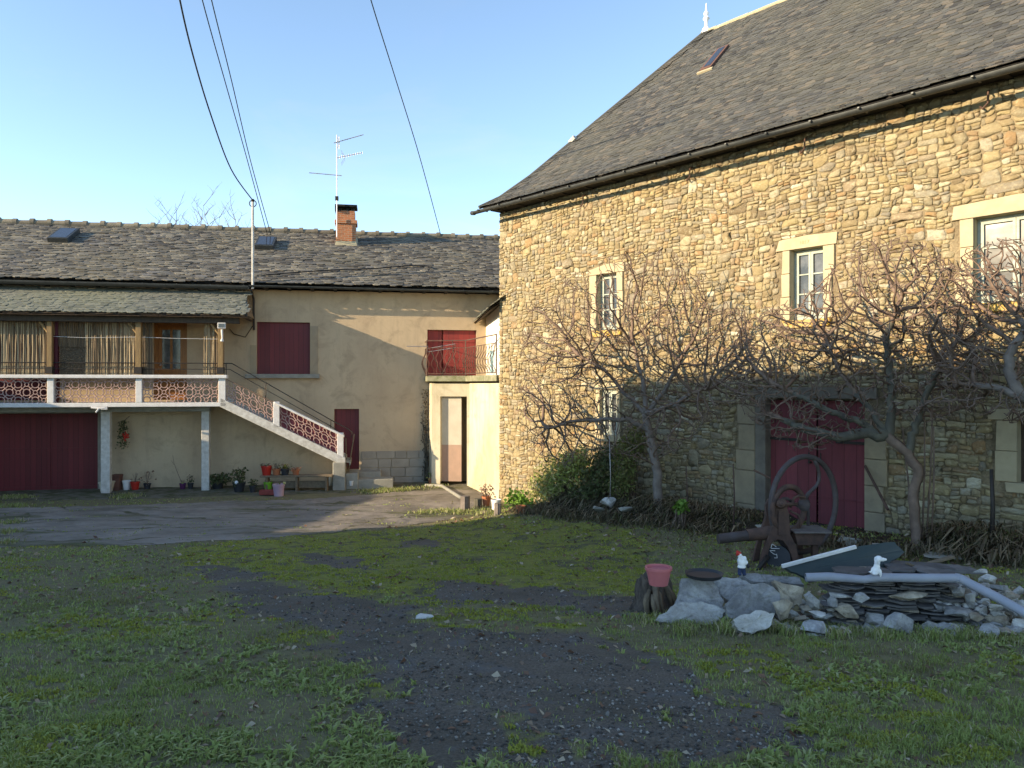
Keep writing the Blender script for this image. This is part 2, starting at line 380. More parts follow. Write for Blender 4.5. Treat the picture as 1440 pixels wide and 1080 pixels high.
M['white_worn']=pmat('worn_white_paint',(.66,.64,.60),(.42,.39,.34),9,.8,.35,40)
M['claustra']=pmat('claustra_paint',(.50,.33,.29),(.36,.23,.20),10,.8,.2,50)
M['claustra_brown']=pmat('claustra_brown',(.24,.15,.10),(.17,.10,.075),10,.8,.2,50)
M['brick']=None
M['wood_dark']=pmat('dark_timber',(.085,.06,.04),(.05,.036,.027),6,.8,.4,30,sc=(4,4,1))
M['wood_orange']=pmat('varnished_wood',(.40,.16,.045),(.27,.10,.03),5,.45,.25,30,sc=(6,6,1))
M['wood_post']=pmat('ochre_post',(.33,.21,.09),(.20,.13,.07),5,.7,.3,30,sc=(6,6,1))
M['wood_old']=pmat('old_grey_wood',(.23,.17,.11),(.13,.095,.065),6,.9,.5,30,sc=(3,3,3))
M['cane']=None
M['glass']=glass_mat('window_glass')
M['glass_sky']=glass_mat('skylight_glass',(.03,.04,.06))
M['curtain']=pmat('curtain',(.5,.5,.48),(.25,.26,.27),8,.9,.1,30,sc=(3,3,.4))
M['win_white']=pmat('pale_window_paint',(.44,.47,.40),(.29,.31,.26),9,.7,.3,50)
M['terracotta']=pmat('terracotta',(.50,.17,.075),(.36,.12,.06),10,.85,.2,50)
M['red_plastic']=pmat('red_plastic',(.55,.03,.02),(.42,.03,.02),6,.45,.05,40)
M['pink_plastic']=pmat('pink_plastic',(.56,.16,.17),(.46,.13,.14),6,.5,.05,40)
M['black_plastic']=pmat('black_plastic',(.025,.027,.03),(.045,.045,.05),6,.5,.08,40)
M['white_plastic']=pmat('white_plastic',(.72,.70,.68),(.55,.53,.52),6,.55,.06,40)
M['cream_plastic']=pmat('cream_pot',(.62,.56,.42),(.5,.45,.34),6,.7,.1,40)
M['green_plastic']=pmat('green_plastic',(.16,.42,.03),(.12,.33,.03),6,.45,.05,40)
M['lilac_plastic']=pmat('lilac_plastic',(.42,.26,.34),(.5,.36,.4),6,.5,.05,40)
M['purple_plastic']=pmat('purple_plastic',(.13,.03,.10),(.09,.02,.07),6,.5,.05,40)
M['pvc']=pmat('grey_pvc_pipe',(.33,.35,.40),(.26,.275,.32),4,.5,.1,30)
M['soil']=pmat('potting_soil',(.05,.035,.025),(.03,.02,.015),20,1,.6,60)
M['bark']=pmat('fig_bark',(.23,.19,.165),(.12,.095,.08),7,.9,.6,35,bd=.01)
M['bark_dark']=pmat('mossy_bark',(.13,.12,.09),(.065,.055,.045),6,.95,.8,25,bd=.015)
M['twig']=pmat('fig_twigs',(.23,.155,.115),(.12,.08,.062),9,.85,.4,35)
M['stone_grey']=rockmat('grey_schist',(.46,.45,.43),(.25,.24,.235),(.17,.165,.12))
M['stone_tan']=rockmat('tan_schist',(.44,.37,.28),(.26,.215,.165),(.14,.115,.085))
M['stone_pale']=rockmat('pale_limestone',(.60,.58,.54),(.40,.375,.34),(.25,.235,.2))
M['slate_dark']=pmat('loose_slate',(.15,.14,.135),(.08,.076,.074),8,.8,.6,35,rndm=.4)
M['board_green']=pmat('dark_green_sheet',(.03,.05,.05),(.05,.062,.06),3,.4,.2,20)
M['concrete_slab']=pmat('old_concrete',(.34,.32,.27),(.22,.21,.18),5,.95,.6,30,bd=.01)
M['white_ceramic']=pmat('white_ceramic',(.85,.85,.85),(.75,.75,.76),6,.3,.05,30)
M['cloth_blue']=pmat('pale_blue_cloth',(.30,.52,.58),(.42,.6,.66),6,.9,.2,30)
M['cable']=pmat('black_cable',(.012,.012,.012),(.02,.02,.02),6,.6,.05,30)
M['alu']=pmat('aluminium',(.45,.42,.42),(.3,.28,.28),6,.4,.1,30,metal=.6)
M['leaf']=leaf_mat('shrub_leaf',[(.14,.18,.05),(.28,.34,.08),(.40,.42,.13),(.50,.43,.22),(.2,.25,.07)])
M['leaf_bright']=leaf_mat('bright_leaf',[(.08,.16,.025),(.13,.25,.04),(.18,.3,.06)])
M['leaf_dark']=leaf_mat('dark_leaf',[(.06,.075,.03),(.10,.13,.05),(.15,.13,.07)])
M['straw']=leaf_mat('dry_stalks',[(.22,.17,.11),(.34,.27,.17),(.14,.105,.07),(.18,.19,.08)],.15)
M['ivy']=leaf_mat('ivy_leaf',[(.09,.11,.035),(.15,.17,.05),(.22,.18,.08)])
M['dead_leaf']=leaf_mat('fallen_leaf',[(.15,.08,.055),(.24,.13,.08),(.13,.075,.06),(.36,.26,.17),(.46,.38,.28)],.1)
def brick_mat():
    m,nt,b=new_mat('chimney_brick'); tc=nd(nt,'ShaderNodeTexCoord'); sp=nd(nt,'ShaderNodeSeparateXYZ'); lk(nt,tc.outputs['Object'],sp.inputs[0])
    c=nd(nt,'ShaderNodeCombineXYZ'); lk(nt,mth(nt,'ADD',sp.outputs[0],sp.outputs[1]),c.inputs[0]); lk(nt,sp.outputs[2],c.inputs[1])
    br=nd(nt,'ShaderNodeTexBrick'); lk(nt,c.outputs[0],br.inputs['Vector']); br.inputs['Scale'].default_value=1
    br.inputs['Brick Width'].default_value=.22; br.inputs['Row Height'].default_value=.065; br.inputs['Mortar Size'].default_value=.008
    br.inputs['Color1'].default_value=(.50,.16,.06,1); br.inputs['Color2'].default_value=(.38,.12,.05,1); br.inputs['Mortar'].default_value=(.42,.30,.2,1)
    v=coord(nt); col=mix(nt,ramp(nt,noise(nt,v,5,5,.7),[(.5,0),(.8,.6)]),br.outputs[0],(.22,.12,.07))
    lk(nt,col,b.inputs['Base Color']); b.inputs['Roughness'].default_value=.9; bump(nt,b,br.outputs['Fac'],-.4,.01); return m
M['brick']=brick_mat()
def cane_mat():
    m,nt,b=new_mat('cane_screen'); a=nd(nt,'ShaderNodeAttribute',_attribute_name='rnd')
    col=ramp(nt,a.outputs['Fac'],[(0,(.10,.07,.045)),(.3,(.20,.14,.085)),(.6,(.33,.25,.155)),(1,(.50,.40,.26))])
    lk(nt,col,b.inputs['Base Color']); b.inputs['Roughness'].default_value=.8; return m
M['cane']=cane_mat()
# ------------------------------------------------------------------ camera, sun, sky
cam=bpy.data.cameras.new('camera'); co=bpy.data.objects.new('camera',cam); COL.objects.link(co); scene.camera=co
cam.sensor_fit='HORIZONTAL'; cam.sensor_width=36; cam.lens=36*F/1440; cam.clip_end=6000; cam.clip_start=.05
co.location=(0,0,0); co.rotation_euler=(R(90),0,0)
ALPHA=R(22.5); TE=.27; ELEV=math.atan(TE)
SH=(-math.cos(ALPHA),-math.sin(ALPHA))            # horizontal direction towards the sun
sl=bpy.data.lights.new('sun','SUN'); sl.energy=2.6; sl.angle=R(.4); sl.color=(1,.91,.78)
so=bpy.data.objects.new('sun',sl); COL.objects.link(so)
sd=Vector((SH[0]*math.cos(ELEV),SH[1]*math.cos(ELEV),math.sin(ELEV)))
so.rotation_euler=sd.to_track_quat('Z','Y').to_euler(); so.location=sd*30
w=bpy.data.worlds.new('World'); scene.world=w; w.use_nodes=True; nt=w.node_tree
sky=nt.nodes.new('ShaderNodeTexSky'); sky.sky_type='NISHITA'; sky.sun_disc=False; sky.sun_elevation=ELEV
sky.sun_rotation=math.atan2(SH[0],SH[1]); sky.altitude=400; sky.air_density=.75; sky.dust_density=.0; sky.ozone_density=3.2
bg=nt.nodes['Background']
cv=coord(nt,(1.2,1.2,3.5),'Generated'); cf=ramp(nt,noise(nt,cv,1.7,6,.6,.8),[(.54,0),(.85,.2)]); bwn=nd(nt,'ShaderNodeRGBToBW'); lk(nt,sky.outputs[0],bwn.inputs[0])
lum=mth(nt,'MULTIPLY',bwn.outputs[0],1.25); nt.links.new(mix(nt,cf,sky.outputs[0],lum),bg.inputs[0]); bg.inputs[1].default_value=.15
scene.view_settings.view_transform='Standard'; scene.view_settings.look='None'; scene.view_settings.exposure=1.82; scene.view_settings.use_white_balance=True; scene.view_settings.white_balance_temperature=8700; scene.view_settings.white_balance_tint=8; scene.view_settings.gamma=1

# ------------------------------------------------------------------ ground
def G(l): return [gpx(*p) for p in l]
CONC=G([(-60,775),(30,768),(230,766),(420,753),(560,742),(640,729),(690,722),(705,712),(700,697),(655,688),(560,692),(420,703),(300,706),(140,712),(-60,716)])
GRAV=[G([(262,790),(330,798),(400,818),(440,834),(500,846),(560,850),(620,862),(700,868),(780,880),(850,892),(920,925),(1020,945),(960,975),(1090,1000),(1130,1085),(480,1085),(520,1040),(545,1000),(540,965),(500,925),(455,895),(400,880),(365,858),(350,835),(300,812)]),
      G([(600,820),(660,815),(740,828),(830,838),(900,838),(900,862),(840,862),(760,858),(690,850),(600,850)]),
      G([(545,755),(600,757),(640,768),(600,772),(550,765)]),
      G([(420,772),(480,785),(540,800),(500,802),(440,790)])]
MOSSI=[G([(640,872),(760,868),(860,872),(890,888),(830,890),(740,885),(660,888)]),
       G([(600,1000),(680,985),(740,1000),(700,1015),(620,1012)]),
       G([(740,1025),(800,1020),(880,1065),(850,1085),(790,1050)]),G([(560,862),(640,860),(660,880),(590,885)])]
MOSSY=G([(200,790),(260,770),(420,755),(560,743),(700,728),(900,745),(900,840),(600,845),(470,850),(400,820),(330,800),(262,792)])
HEAPC=(2.9,6.55)
def warp(X,Z,a=.35,f=1.1):
    return X+a*(fbm(X*f,Z*f,31)-.5)*2+.12*(fbm(X*6,Z*6,37,2)-.5), Z+a*(fbm(X*f+9,Z*f+4,33)-.5)*2+.12*(fbm(X*6,Z*6,39,2)-.5)
def m_gravel(X,Z):
    x,z=warp(X,Z); r=np.zeros(np.shape(X),bool)
    for p in GRAV: r|=inpoly(x,z,p)
    for p in MOSSI: r&=~inpoly(x,z,p)
    return r
def m_conc(X,Z):
    x,z=warp(X,Z,.18,.9); return inpoly(x,z,CONC)
def m_mossy(X,Z):
    x,z=warp(X,Z,.6,.6); r=inpoly(x,z,MOSSY)
    for p in MOSSI: r|=inpoly(x,z,p)
    return r
def m_pave(X,Z):   # strip along the house
    s,p=HF.loc(np.asarray(X),np.asarray(Z)); return (p<1.9+.25*(fbm(s*.8,s*0,5)-.5))&(p>-.5)&(s<-.6)
def m_bank(X,Z):
    s,d=BF.loc(np.asarray(X),np.asarray(Z)); return (d<1.7)&(s>2.3)&(s<30)
def core(a,b,st,ext):
    c=np.arange(a,b+st/2,st); lo=[];hi=[];q=st;v=a;u=b
    while v>-ext: q*=1.45; v-=q; lo.append(v)
    q=st
    while u<ext: q*=1.45; u+=q; hi.append(u)
    return np.concatenate([lo[::-1],c,hi])
gx=core(-15.5,13,.07,3000); gy=core(1.2,23,.07,3000)
XX,YY=np.meshgrid(gx,gy); nx,ny=len(gx),len(gy)
ZZ=gz(XX,YY)
V=np.stack([XX,YY,ZZ],-1).reshape(-1,3); idx=np.arange(nx*ny).reshape(ny,nx)
Fc=np.stack([idx[:-1,:-1],idx[:-1,1:],idx[1:,1:],idx[1:,:-1]],-1).reshape(-1,4)
def blurmask(m):
    m=m.astype(float)
    for _ in range(2):
        p=np.pad(m,1,mode='edge'); m=(p[1:-1,1:-1]*2+p[:-2,1:-1]+p[2:,1:-1]+p[1:-1,:-2]+p[1:-1,2:])/6
    return m
def blurn(m,n):
    m=m.astype(float)
    for _ in range(n): m=blurmask(m)
    return m
A_g=blurn(m_gravel(XX,YY),14); A_m=blurn(m_mossy(XX,YY),30); A_b=blurmask(m_bank(XX,YY)); 
A_p=blurmask(m_pave(XX,YY)|((YY>18)&m_conc(XX,YY)))
def gsamp(A,X,Z):
    j=np.clip(np.searchsorted(gx,X)-1,0,nx-2); i=np.clip(np.searchsorted(gy,Z)-1,0,ny-2)
    fx=(X-gx[j])/(gx[j+1]-gx[j]); fy=(Z-gy[i])/(gy[i+1]-gy[i])
    return (A[i,j]*(1-fx)+A[i,j+1]*fx)*(1-fy)+(A[i+1,j]*(1-fx)+A[i+1,j+1]*fx)*fy
def gnz(X,Z): return .55*(fbm(X*9,Z*9,201,4)-.5)*2+.45*(fbm(X*2.6,Z*2.6,203,4)-.5)*2
def s_gravel(X,Z): return (gsamp(A_g,X,Z)+1.05*gnz(X,Z))>.5
def s_mossy(X,Z): return (gsamp(A_m,X,Z)+1.05*gnz(X+7,Z+3))>.5
A_g2=(A_g+1.05*gnz(XX,YY)).clip(0,1); A_m2=(A_m+1.05*gnz(XX+7,YY+3)).clip(0,1)
m,nt,b=new_mat('yard_ground'); v=coord(nt)
def at(n): return nd(nt,'ShaderNodeAttribute',_attribute_name=n).outputs['Fac']
n1=noise(nt,v,1.3,6,.65); n2=noise(nt,v,9,6,.7); n3=noise(nt,v,60,4,.7); n4=noise(nt,v,3.5,5,.6)
grass=mix(nt,ramp(nt,n2,[(.3,0),(.7,1)]),(.15,.13,.08),(.24,.215,.11))
grass=mix(nt,ramp(nt,n1,[(.5,0),(.72,.6)]),grass,(.19,.145,.10))
moss=mix(nt,ramp(nt,n2,[(.3,0),(.7,1)]),(.17,.165,.055),(.28,.28,.07))
moss=mix(nt,ramp(nt,n4,[(.50,0),(.62,.85)]),moss,(.10,.09,.07))
gravel=mix(nt,ramp(nt,n3,[(.35,0),(.7,1)]),(.105,.086,.068),(.23,.195,.16))
gravel=mix(nt,ramp(nt,n1,[(.42,0),(.7,.7)]),gravel,(.095,.082,.06)); gravel=mix(nt,ramp(nt,n4,[(.56,0),(.68,.8)]),gravel,(.15,.145,.14))
pave=mix(nt,ramp(nt,n4,[(.4,0),(.6,1)]),(.19,.165,.13),(.10,.10,.05))
bank=mix(nt,ramp(nt,n2,[(.35,0),(.65,1)]),(.045,.034,.026),(.085,.065,.045))
def edge(a,sh=.5):
    return ramp(nt,mth(nt,'ADD',a,mth(nt,'MULTIPLY',mth(nt,'SUBTRACT',n2,.5),sh)),[(.42,0),(.58,1)])
c=mix(nt,edge(at('mossy'),.5),grass,moss)
c=mix(nt,edge(at('bank')),c,bank)
c=mix(nt,edge(at('gravel'),.5),c,gravel)
c=mix(nt,edge(at('pave')),c,pave)
lk(nt,c,b.inputs['Base Color']); b.inputs['Roughness'].default_value=.95; b.inputs['Specular IOR Level'].default_value=.12
bump(nt,b,mth(nt,'ADD',n2,mth(nt,'MULTIPLY',n3,.6)),.9,.03)
tag(raw('ground',V,Fc,m,{'gravel':('POINT',A_g2.ravel()),'mossy':('POINT',A_m2.ravel()),'bank':('POINT',A_b.ravel()),'pave':('POINT',A_p.ravel())},4,smooth=True),kind='structure')

# concrete apron in front of the house: a sheet just above the earth
cx=np.arange(-15.5,1.2,.05); cy=np.arange(11,21.5,.05); CX,CY=np.meshgrid(cx,cy); mk=m_conc(CX,CY)
CZ=gz(CX,CY)+.005
V=np.stack([CX,CY,CZ],-1).reshape(-1,3); idx=np.arange(CX.size).reshape(CX.shape)
Fc=np.stack([idx[:-1,:-1],idx[:-1,1:],idx[1:,1:],idx[1:,:-1]],-1)[mk[:-1,:-1]&mk[1:,1:]].reshape(-1,4)
used=np.unique(Fc); re=np.zeros(len(V),int); re[used]=np.arange(len(used)); V=V[used]; Fc=re[Fc]
m,nt,b=new_mat('old_concrete_yard'); v=coord(nt)
n1=noise(nt,v,.7,6,.65); n2=noise(nt,v,6,6,.7); n3=noise(nt,v,45,4,.6)
c=mix(nt,ramp(nt,n1,[(.35,0),(.65,1)]),(.31,.265,.225),(.17,.145,.115))
c=mix(nt,ramp(nt,n2,[(.45,0),(.8,.6)]),c,(.12,.105,.085))
vv=nd(nt,'ShaderNodeTexVoronoi',_feature='DISTANCE_TO_EDGE'); vv.inputs['Scale'].default_value=.42
wn=nd(nt,'ShaderNodeTexNoise'); wn.inputs['Scale'].default_value=.9; wn.inputs['Detail'].default_value=5; lk(nt,v,wn.inputs['Vector'])
ad=nd(nt,'ShaderNodeVectorMath',_operation='MULTIPLY_ADD'); lk(nt,wn.outputs[1],ad.inputs[0]); ad.inputs[1].default_value=(1.6,1.6,0); vq=coord(nt,(.42,1.5,1)); lk(nt,vq,ad.inputs[2]); lk(nt,ad.outputs[0],vv.inputs['Vector'])
cr=ramp(nt,mth(nt,'ADD',vv.outputs[0],mth(nt,'MULTIPLY',mth(nt,'SUBTRACT',n2,.5),.06)),[(.006,1),(.02,0)])
ck=ramp(nt,noise(nt,v,1.1,3,.6),[(.42,.15),(.6,1)]); c=mix(nt,mth(nt,'MULTIPLY',cr,ck),c,(.07,.072,.03))
ml=ramp(nt,noise(nt,coord(nt,(.5,1.3,1)),.9,6,.7),[(.52,0),(.64,.9)]); c=mix(nt,ml,c,(.085,.09,.035))
lk(nt,c,b.inputs['Base Color']); b.inputs['Roughness'].default_value=.85; b.inputs['Specular IOR Level'].default_value=.2
bump(nt,b,mth(nt,'SUBTRACT',mth(nt,'ADD',n2,mth(nt,'MULTIPLY',n3,.4)),mth(nt,'MULTIPLY',cr,1.2)),.7,.02)
tag(raw('concrete_yard',V,Fc,m,{},4,smooth=True),kind='structure')

# ------------------------------------------------------------------ grass, moss tufts, gravel, leaves
def scatter(n,z0,z1,pw=1.6,side=1.2):
    u=np.random.rand(n); Z=(z0**(1-pw)+u*(z1**(1-pw)-z0**(1-pw)))**(1/(1-pw))
    X=(np.random.rand(n)*2-1)*(.70*Z+side); return X,Z
def blades(X,Z,h,wd,lean,rnd,name,mat,kind='stuff',z=None,seg=2):
    n=len(X); z=gz(X,Z) if z is None else z
    th=np.random.rand(n)*2*PI; lt=np.random.rand(n)*2*PI
    dx=np.cos(th)*wd/2; dy=np.sin(th)*wd/2; lx=np.cos(lt)*lean*h; ly=np.sin(lt)*lean*h
    B0=np.stack([X-dx,Z-dy,z-.01],-1);B1=np.stack([X+dx,Z+dy,z-.01],-1)
    M0=np.stack([X-dx*.75+lx*.3,Z-dy*.75+ly*.3,z+h*.6],-1);M1=np.stack([X+dx*.75+lx*.3,Z+dy*.75+ly*.3,z+h*.6],-1)
    T=np.stack([X+lx,Z+ly,z+h*(1-.25*lean)],-1)
    V=np.stack([B0,B1,M1,M0,T],1).reshape(-1,3); o=np.arange(n)*5
    Fc=np.stack([np.stack([o,o+1,o+2],-1),np.stack([o,o+2,o+3],-1),np.stack([o+3,o+2,o+4],-1)],1).reshape(-1,3)
    o=raw(name,V,Fc,mat,{'rnd':('FACE',np.repeat(rnd,3))},3); tag(o,kind=kind); return o
m_grass=leaf_mat('grass_blades',[(.22,.18,.10),(.23,.25,.085),(.26,.32,.09),(.32,.38,.12),(.42,.41,.20),(.48,.40,.27)],.3)
m_moss=leaf_mat('moss_tufts',[(.19,.20,.04),(.28,.30,.05),(.36,.37,.07),(.38,.34,.11)],.25)
def heapmask(X,Z): return (((X-3.3)/2.0)**2+((Z-6.9)/.75)**2)<1
X,Z=scatter(640000,2.2,19,1.7)
gr=s_gravel(X,Z);co_=m_conc(X,Z);mo=s_mossy(X,Z);bk=m_bank(X,Z);pv=m_pave(X,Z)
clump=fbm(X*1.8,Z*1.8,51,4); cl2=fbm(X*7,Z*7,57,3); cl3=fbm(X*.5,Z*.5,91,3)
left=sst(.2,-2.5,X+.0*Z)*sst(13,8,Z)
lush=np.clip((clump-.33)*2.6,0,1)*np.clip((cl2-.25)*2.4,0,1)
prob=np.where(mo,.14,.12+1.0*lush)
prob=np.where(gr,.03*(cl2>.55),prob); prob=np.where(co_,.0,prob); prob=np.where(bk,.18,prob); prob=np.where(pv,.10*(clump>.5),prob)
crack=co_&(np.abs(fbm(X*.5,Z*1.6,61,3)-.5)<.012); prob=np.where(crack,.8,prob)
prob=np.where(heapmask(X,Z),0,prob)
k=np.random.rand(len(X))<prob; X,Z,clump,cl2,mo,cl3,lush=X[k],Z[k],clump[k],cl2[k],mo[k],cl3[k],lush[k]
n=len(X); h=(.013+.036*lush*np.random.rand(n)+.015*np.random.rand(n))*np.where(mo,.5,1)*(1+.5*sst(.8,3.5,X)*sst(7,4,Z)*(cl2>.5))
wd=np.where(Z<6,.0036,.0036+(Z-6)*.0011)*(1+np.random.rand(n)*.9)*(1+.8*(np.random.rand(n)>.85))
br=fbm(X*1.1,Z*1.1,119,4); rnd=np.clip(.05+.75*br+.35*(np.random.rand(n)-.4)+.5*(np.random.rand(n)>.93),0,1); rnd=np.where((br<.40)&(np.random.rand(n)<.5),0.03,rnd)
blades(X,Z,h,wd,.35+1.0*np.random.rand(n),rnd,'grass',m_grass)
# moss cushions: very short, dense
X,Z=scatter(330000,2.6,18,1.5); k=(s_mossy(X,Z)|(fbm(X*1.3,Z*1.3,75,4)>.56))&~s_gravel(X,Z)&~m_conc(X,Z)&~heapmask(X,Z)&(fbm(X*2.6,Z*5,71,4)>.45)&(fbm(X*9,Z*9,72,3)>.40); X,Z=X[k],Z[k]; n=len(X)
blades(X,Z,.012+.016*np.random.rand(n),.008+.0013*Z,.4+.5*np.random.rand(n),np.clip(fbm(X*1.2,Z*1.2,73)*.8+.3*np.random.rand(n),0,1),'moss',m_moss)
# broad low weeds (rosettes) in the lawn
X,Z=scatter(13000,2.3,13,1.8); k=~s_gravel(X,Z)&~m_conc(X,Z)&~s_mossy(X,Z)&(fbm(X*1.4,Z*1.4,83,3)>.52)&~heapmask(X,Z); X,Z=X[k],Z[k]
X=np.repeat(X,5)+np.random.randn(len(X)*5)*.012; Z=np.repeat(Z,5)+np.random.randn(len(Z)*5)*.012; n=len(X)
blades(X,Z,.02+.03*np.random.rand(n),.014+.012*np.random.rand(n),1.1+.6*np.random.rand(n),.3+.5*np.random.rand(n),'ground_weeds',m_grass)
def flakes(X,Z,size,name,mat,kind='stuff',lift=.006,thick=0,z=None):
    n=len(X); z=(gz(X,Z) if z is None else z)+lift; th=np.random.rand(n)*2*PI; sz=size*(.5+np.random.rand(n))
    ax=np.stack([np.cos(th)*sz,np.sin(th)*sz,np.random.randn(n)*sz*.35],-1); bx=np.stack([-np.sin(th)*sz*.6,np.cos(th)*sz*.6,np.random.randn(n)*sz*.35],-1)
    c=np.stack([X,Z,z],-1)
    V=np.stack([c-ax,c-bx*.8-ax*.2,c+ax,c+bx*.8+ax*.1],1).reshape(-1,3); V.reshape(n,4,3)[:,1,2]+=sz*.25; V.reshape(n,4,3)[:,3,2]+=sz*.25
    o=np.arange(n)*4; Fc=np.stack([np.stack([o,o+1,o+2],-1),np.stack([o,o+2,o+3],-1)],1).reshape(-1,3)
    o=raw(name,V,Fc,mat,{'rnd':('FACE',np.repeat(np.random.rand(n),2))},3); tag(o,kind=kind); return o
X,Z=scatter(30000,2.3,17,1.6); s,d=BF.loc(X,Z)
pr=np.where((d<3.2)&(s>1.5),.9,.13)+.25*(fbm(X*1.1,Z*1.1,97,3)>.6); pr=np.where(m_conc(X,Z),.02,pr); pr=np.where(s_gravel(X,Z),.09,pr)
k=np.random.rand(len(X))<pr; X,Z=X[k],Z[k]; flakes(X,Z,.014+.0018*Z,'fallen_leaves',M['dead_leaf'])
# gravel stones
X,Z=scatter(60000,2.4,13,1.7); k=s_gravel(X,Z)&(fbm(X*3,Z*3,101,3)>.38); X,Z=X[k],Z[k]; n=len(X); z=gz(X,Z)
sz=(.004+.010*np.random.rand(n)**3)*(.8+Z*.06)
oct_=np.array([(1,0,0),(0,1,0),(-1,0,0),(0,-1,0),(0,0,.7),(0,0,-.7)]); of=np.array([(0,1,4),(1,2,4),(2,3,4),(3,0,4),(1,0,5),(2,1,5),(3,2,5),(0,3,5)])
J=oct_[None]*(.6+.8*np.random.rand(n,6,1))*sz[:,None,None]; th=np.random.rand(n)*6.28; c_,s_=np.cos(th)[:,None],np.sin(th)[:,None]
V=np.stack([J[...,0]*c_-J[...,1]*s_+X[:,None],J[...,0]*s_+J[...,1]*c_+Z[:,None],J[...,2]+z[:,None]+sz[:,None]*.3],-1).reshape(-1,3)
Fc=(of[None]+(np.arange(n)*6)[:,None,None]).reshape(-1,3)
m_gv=slate_mat('gravel_stones',[(.07,.06,.052),(.12,.105,.092),(.18,.16,.14),(.27,.245,.215),(.42,.38,.33)],(.09,.08,.065),.1)
tag(raw('gravel',V,Fc,m_gv,{'rnd':('FACE',np.repeat(np.random.rand(n)**1.6,8))},3),kind='stuff')
# small leftovers on the track
X,Z=gpx(600,867); mb=MB(); 
mb.hull([(random.uniform(-.11,.11),random.uniform(-.07,.07),random.uniform(-.02,.02)) for _ in range(18)])
tag(mb.build('flat_stone',M['stone_pale'],bevel=.006,loc=(X,Z,g1(X,Z)+.012)),'small flat pale stone lying alone in the dark gravel track','stone')
# ------------------------------------------------------------------ building helpers
def slates(P,N,a0,a1,b0,b1,w,e,keep=None,th=.012,jit=.25,seed=1,over=2.2):
    rg=random.Random(seed); mb=MB(); j=0; b=b0
    while b<b1:
        a=a0-rg.random()*w
        while a<a1:
            ww=w*(.65+.75*rg.random()); am=a+ww/2; bb=b+rg.uniform(-1,1)*e*jit; a+=ww*.96
            if keep and not keep(am,bb): continue
            L=e*over; tw=rg.uniform(-.06,.06); up=th*(1.1+.9*rg.random()); r=rg.uniform(.08,.4)*e; h=ww*.54
            top=min(bb+L,b1)
            pts=[(-h,r+rg.uniform(0,.2)*e,up),(-h*.55,rg.uniform(0,.12)*e,up*1.15),(h*rg.uniform(-.1,.6),-rg.uniform(0,.12)*e,up*1.2),(h,r*rg.uniform(.3,1.4),up),(h,top-bb,th*.15),(-h,top-bb,th*.15)]
            vs=[]
            for (x,y,z) in pts:
                q=P(am+x+tw*y,bb+y); n=N(am,bb+y); vs.append(q+n*z)
            lo=[]
            for (x,y,z) in pts[:4]:
                q=P(am+x+tw*y,bb+y); n=N(am,bb+y); lo.append(q+n*(z-th))
            mb.rnd=rg.random()
            mb.add(vs+lo,[(0,1,2,3,4,5),(6,7,1,0),(7,8,2,1),(8,9,3,2)])
        b+=e*(.9+.2*rg.random())
    return mb
def wall_holes(mb,s0,s1,z0,z1,holes,depth=.25,y=0.0):
    xs=sorted({s0,s1}|{h[0] for h in holes}|{h[1] for h in holes}); zs=sorted({z0,z1}|{h[2] for h in holes}|{h[3] for h in holes})
    mb.cur=0
    for i in range(len(xs)-1):
        for j in range(len(zs)-1):
            cx=(xs[i]+xs[i+1])/2; cz=(zs[j]+zs[j+1])/2
            if any(h[0]<cx<h[1] and h[2]<cz<h[3] for h in holes): continue
            mb.add([(xs[i],y,zs[j]),(xs[i+1],y,zs[j]),(xs[i+1],y,zs[j+1]),(xs[i],y,zs[j+1])],[(0,1,2,3)])
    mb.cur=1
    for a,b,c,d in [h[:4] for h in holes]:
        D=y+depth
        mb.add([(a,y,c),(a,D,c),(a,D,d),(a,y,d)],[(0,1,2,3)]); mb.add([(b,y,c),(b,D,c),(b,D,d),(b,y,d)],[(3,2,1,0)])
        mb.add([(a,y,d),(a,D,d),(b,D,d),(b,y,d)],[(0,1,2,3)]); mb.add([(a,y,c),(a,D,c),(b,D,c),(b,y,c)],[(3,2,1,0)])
    mb.cur=0
def part(name,mb,mat,root,z0,**k): return mb.build(name,mat,root,loc=(0,0,-z0),**k)
def casement(root,z0,a,b,c,d,yb,rows=3,cols=2,fw=.045,mats=None,curtain=True):
    """two-leaf glazed window standing yb behind the face"""
    wh,gl,cu=mats or (M['win_white'],M['glass'],M['curtain'])
    mb=MB(); t=.05
    mb.box(a,a+fw,yb-t,yb,c,d); mb.box(b-fw,b,yb-t,yb,c,d); mb.box(a+fw,b-fw,yb-t,yb,d-fw,d); mb.box(a+fw,b-fw,yb-t,yb,c,c+fw*1.3)
    m=(a+b)/2; fr=part('window_frame',mb,wh,root,z0,bevel=.004)
    for (p,q) in ((a+fw+.004,m-.003),(m+.003,b-fw-.004)):
        mb=MB(); y0=yb-t-.012; y1=yb-.008; lo=c+fw*1.3+.004; hi=d-fw-.004
        mb.box(p,p+fw*.8,y0,y1,lo,hi); mb.box(q-fw*.8,q,y0,y1,lo,hi); mb.box(p+fw*.8,q-fw*.8,y0,y1,lo,lo+fw); mb.box(p+fw*.8,q-fw*.8,y0,y1,hi-fw*.8,hi)
        for r in range(1,rows):
            zz=lo+fw+(hi-lo-fw*1.8)*r/rows; mb.box(p+fw*.8,q-fw*.8,y0+.008,y1,zz-.011,zz+.011)
        cs=mb.build('casement',wh,fr)
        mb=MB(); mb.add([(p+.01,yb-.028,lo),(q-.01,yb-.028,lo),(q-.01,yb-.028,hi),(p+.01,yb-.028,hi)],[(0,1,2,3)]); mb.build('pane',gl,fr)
    return fr
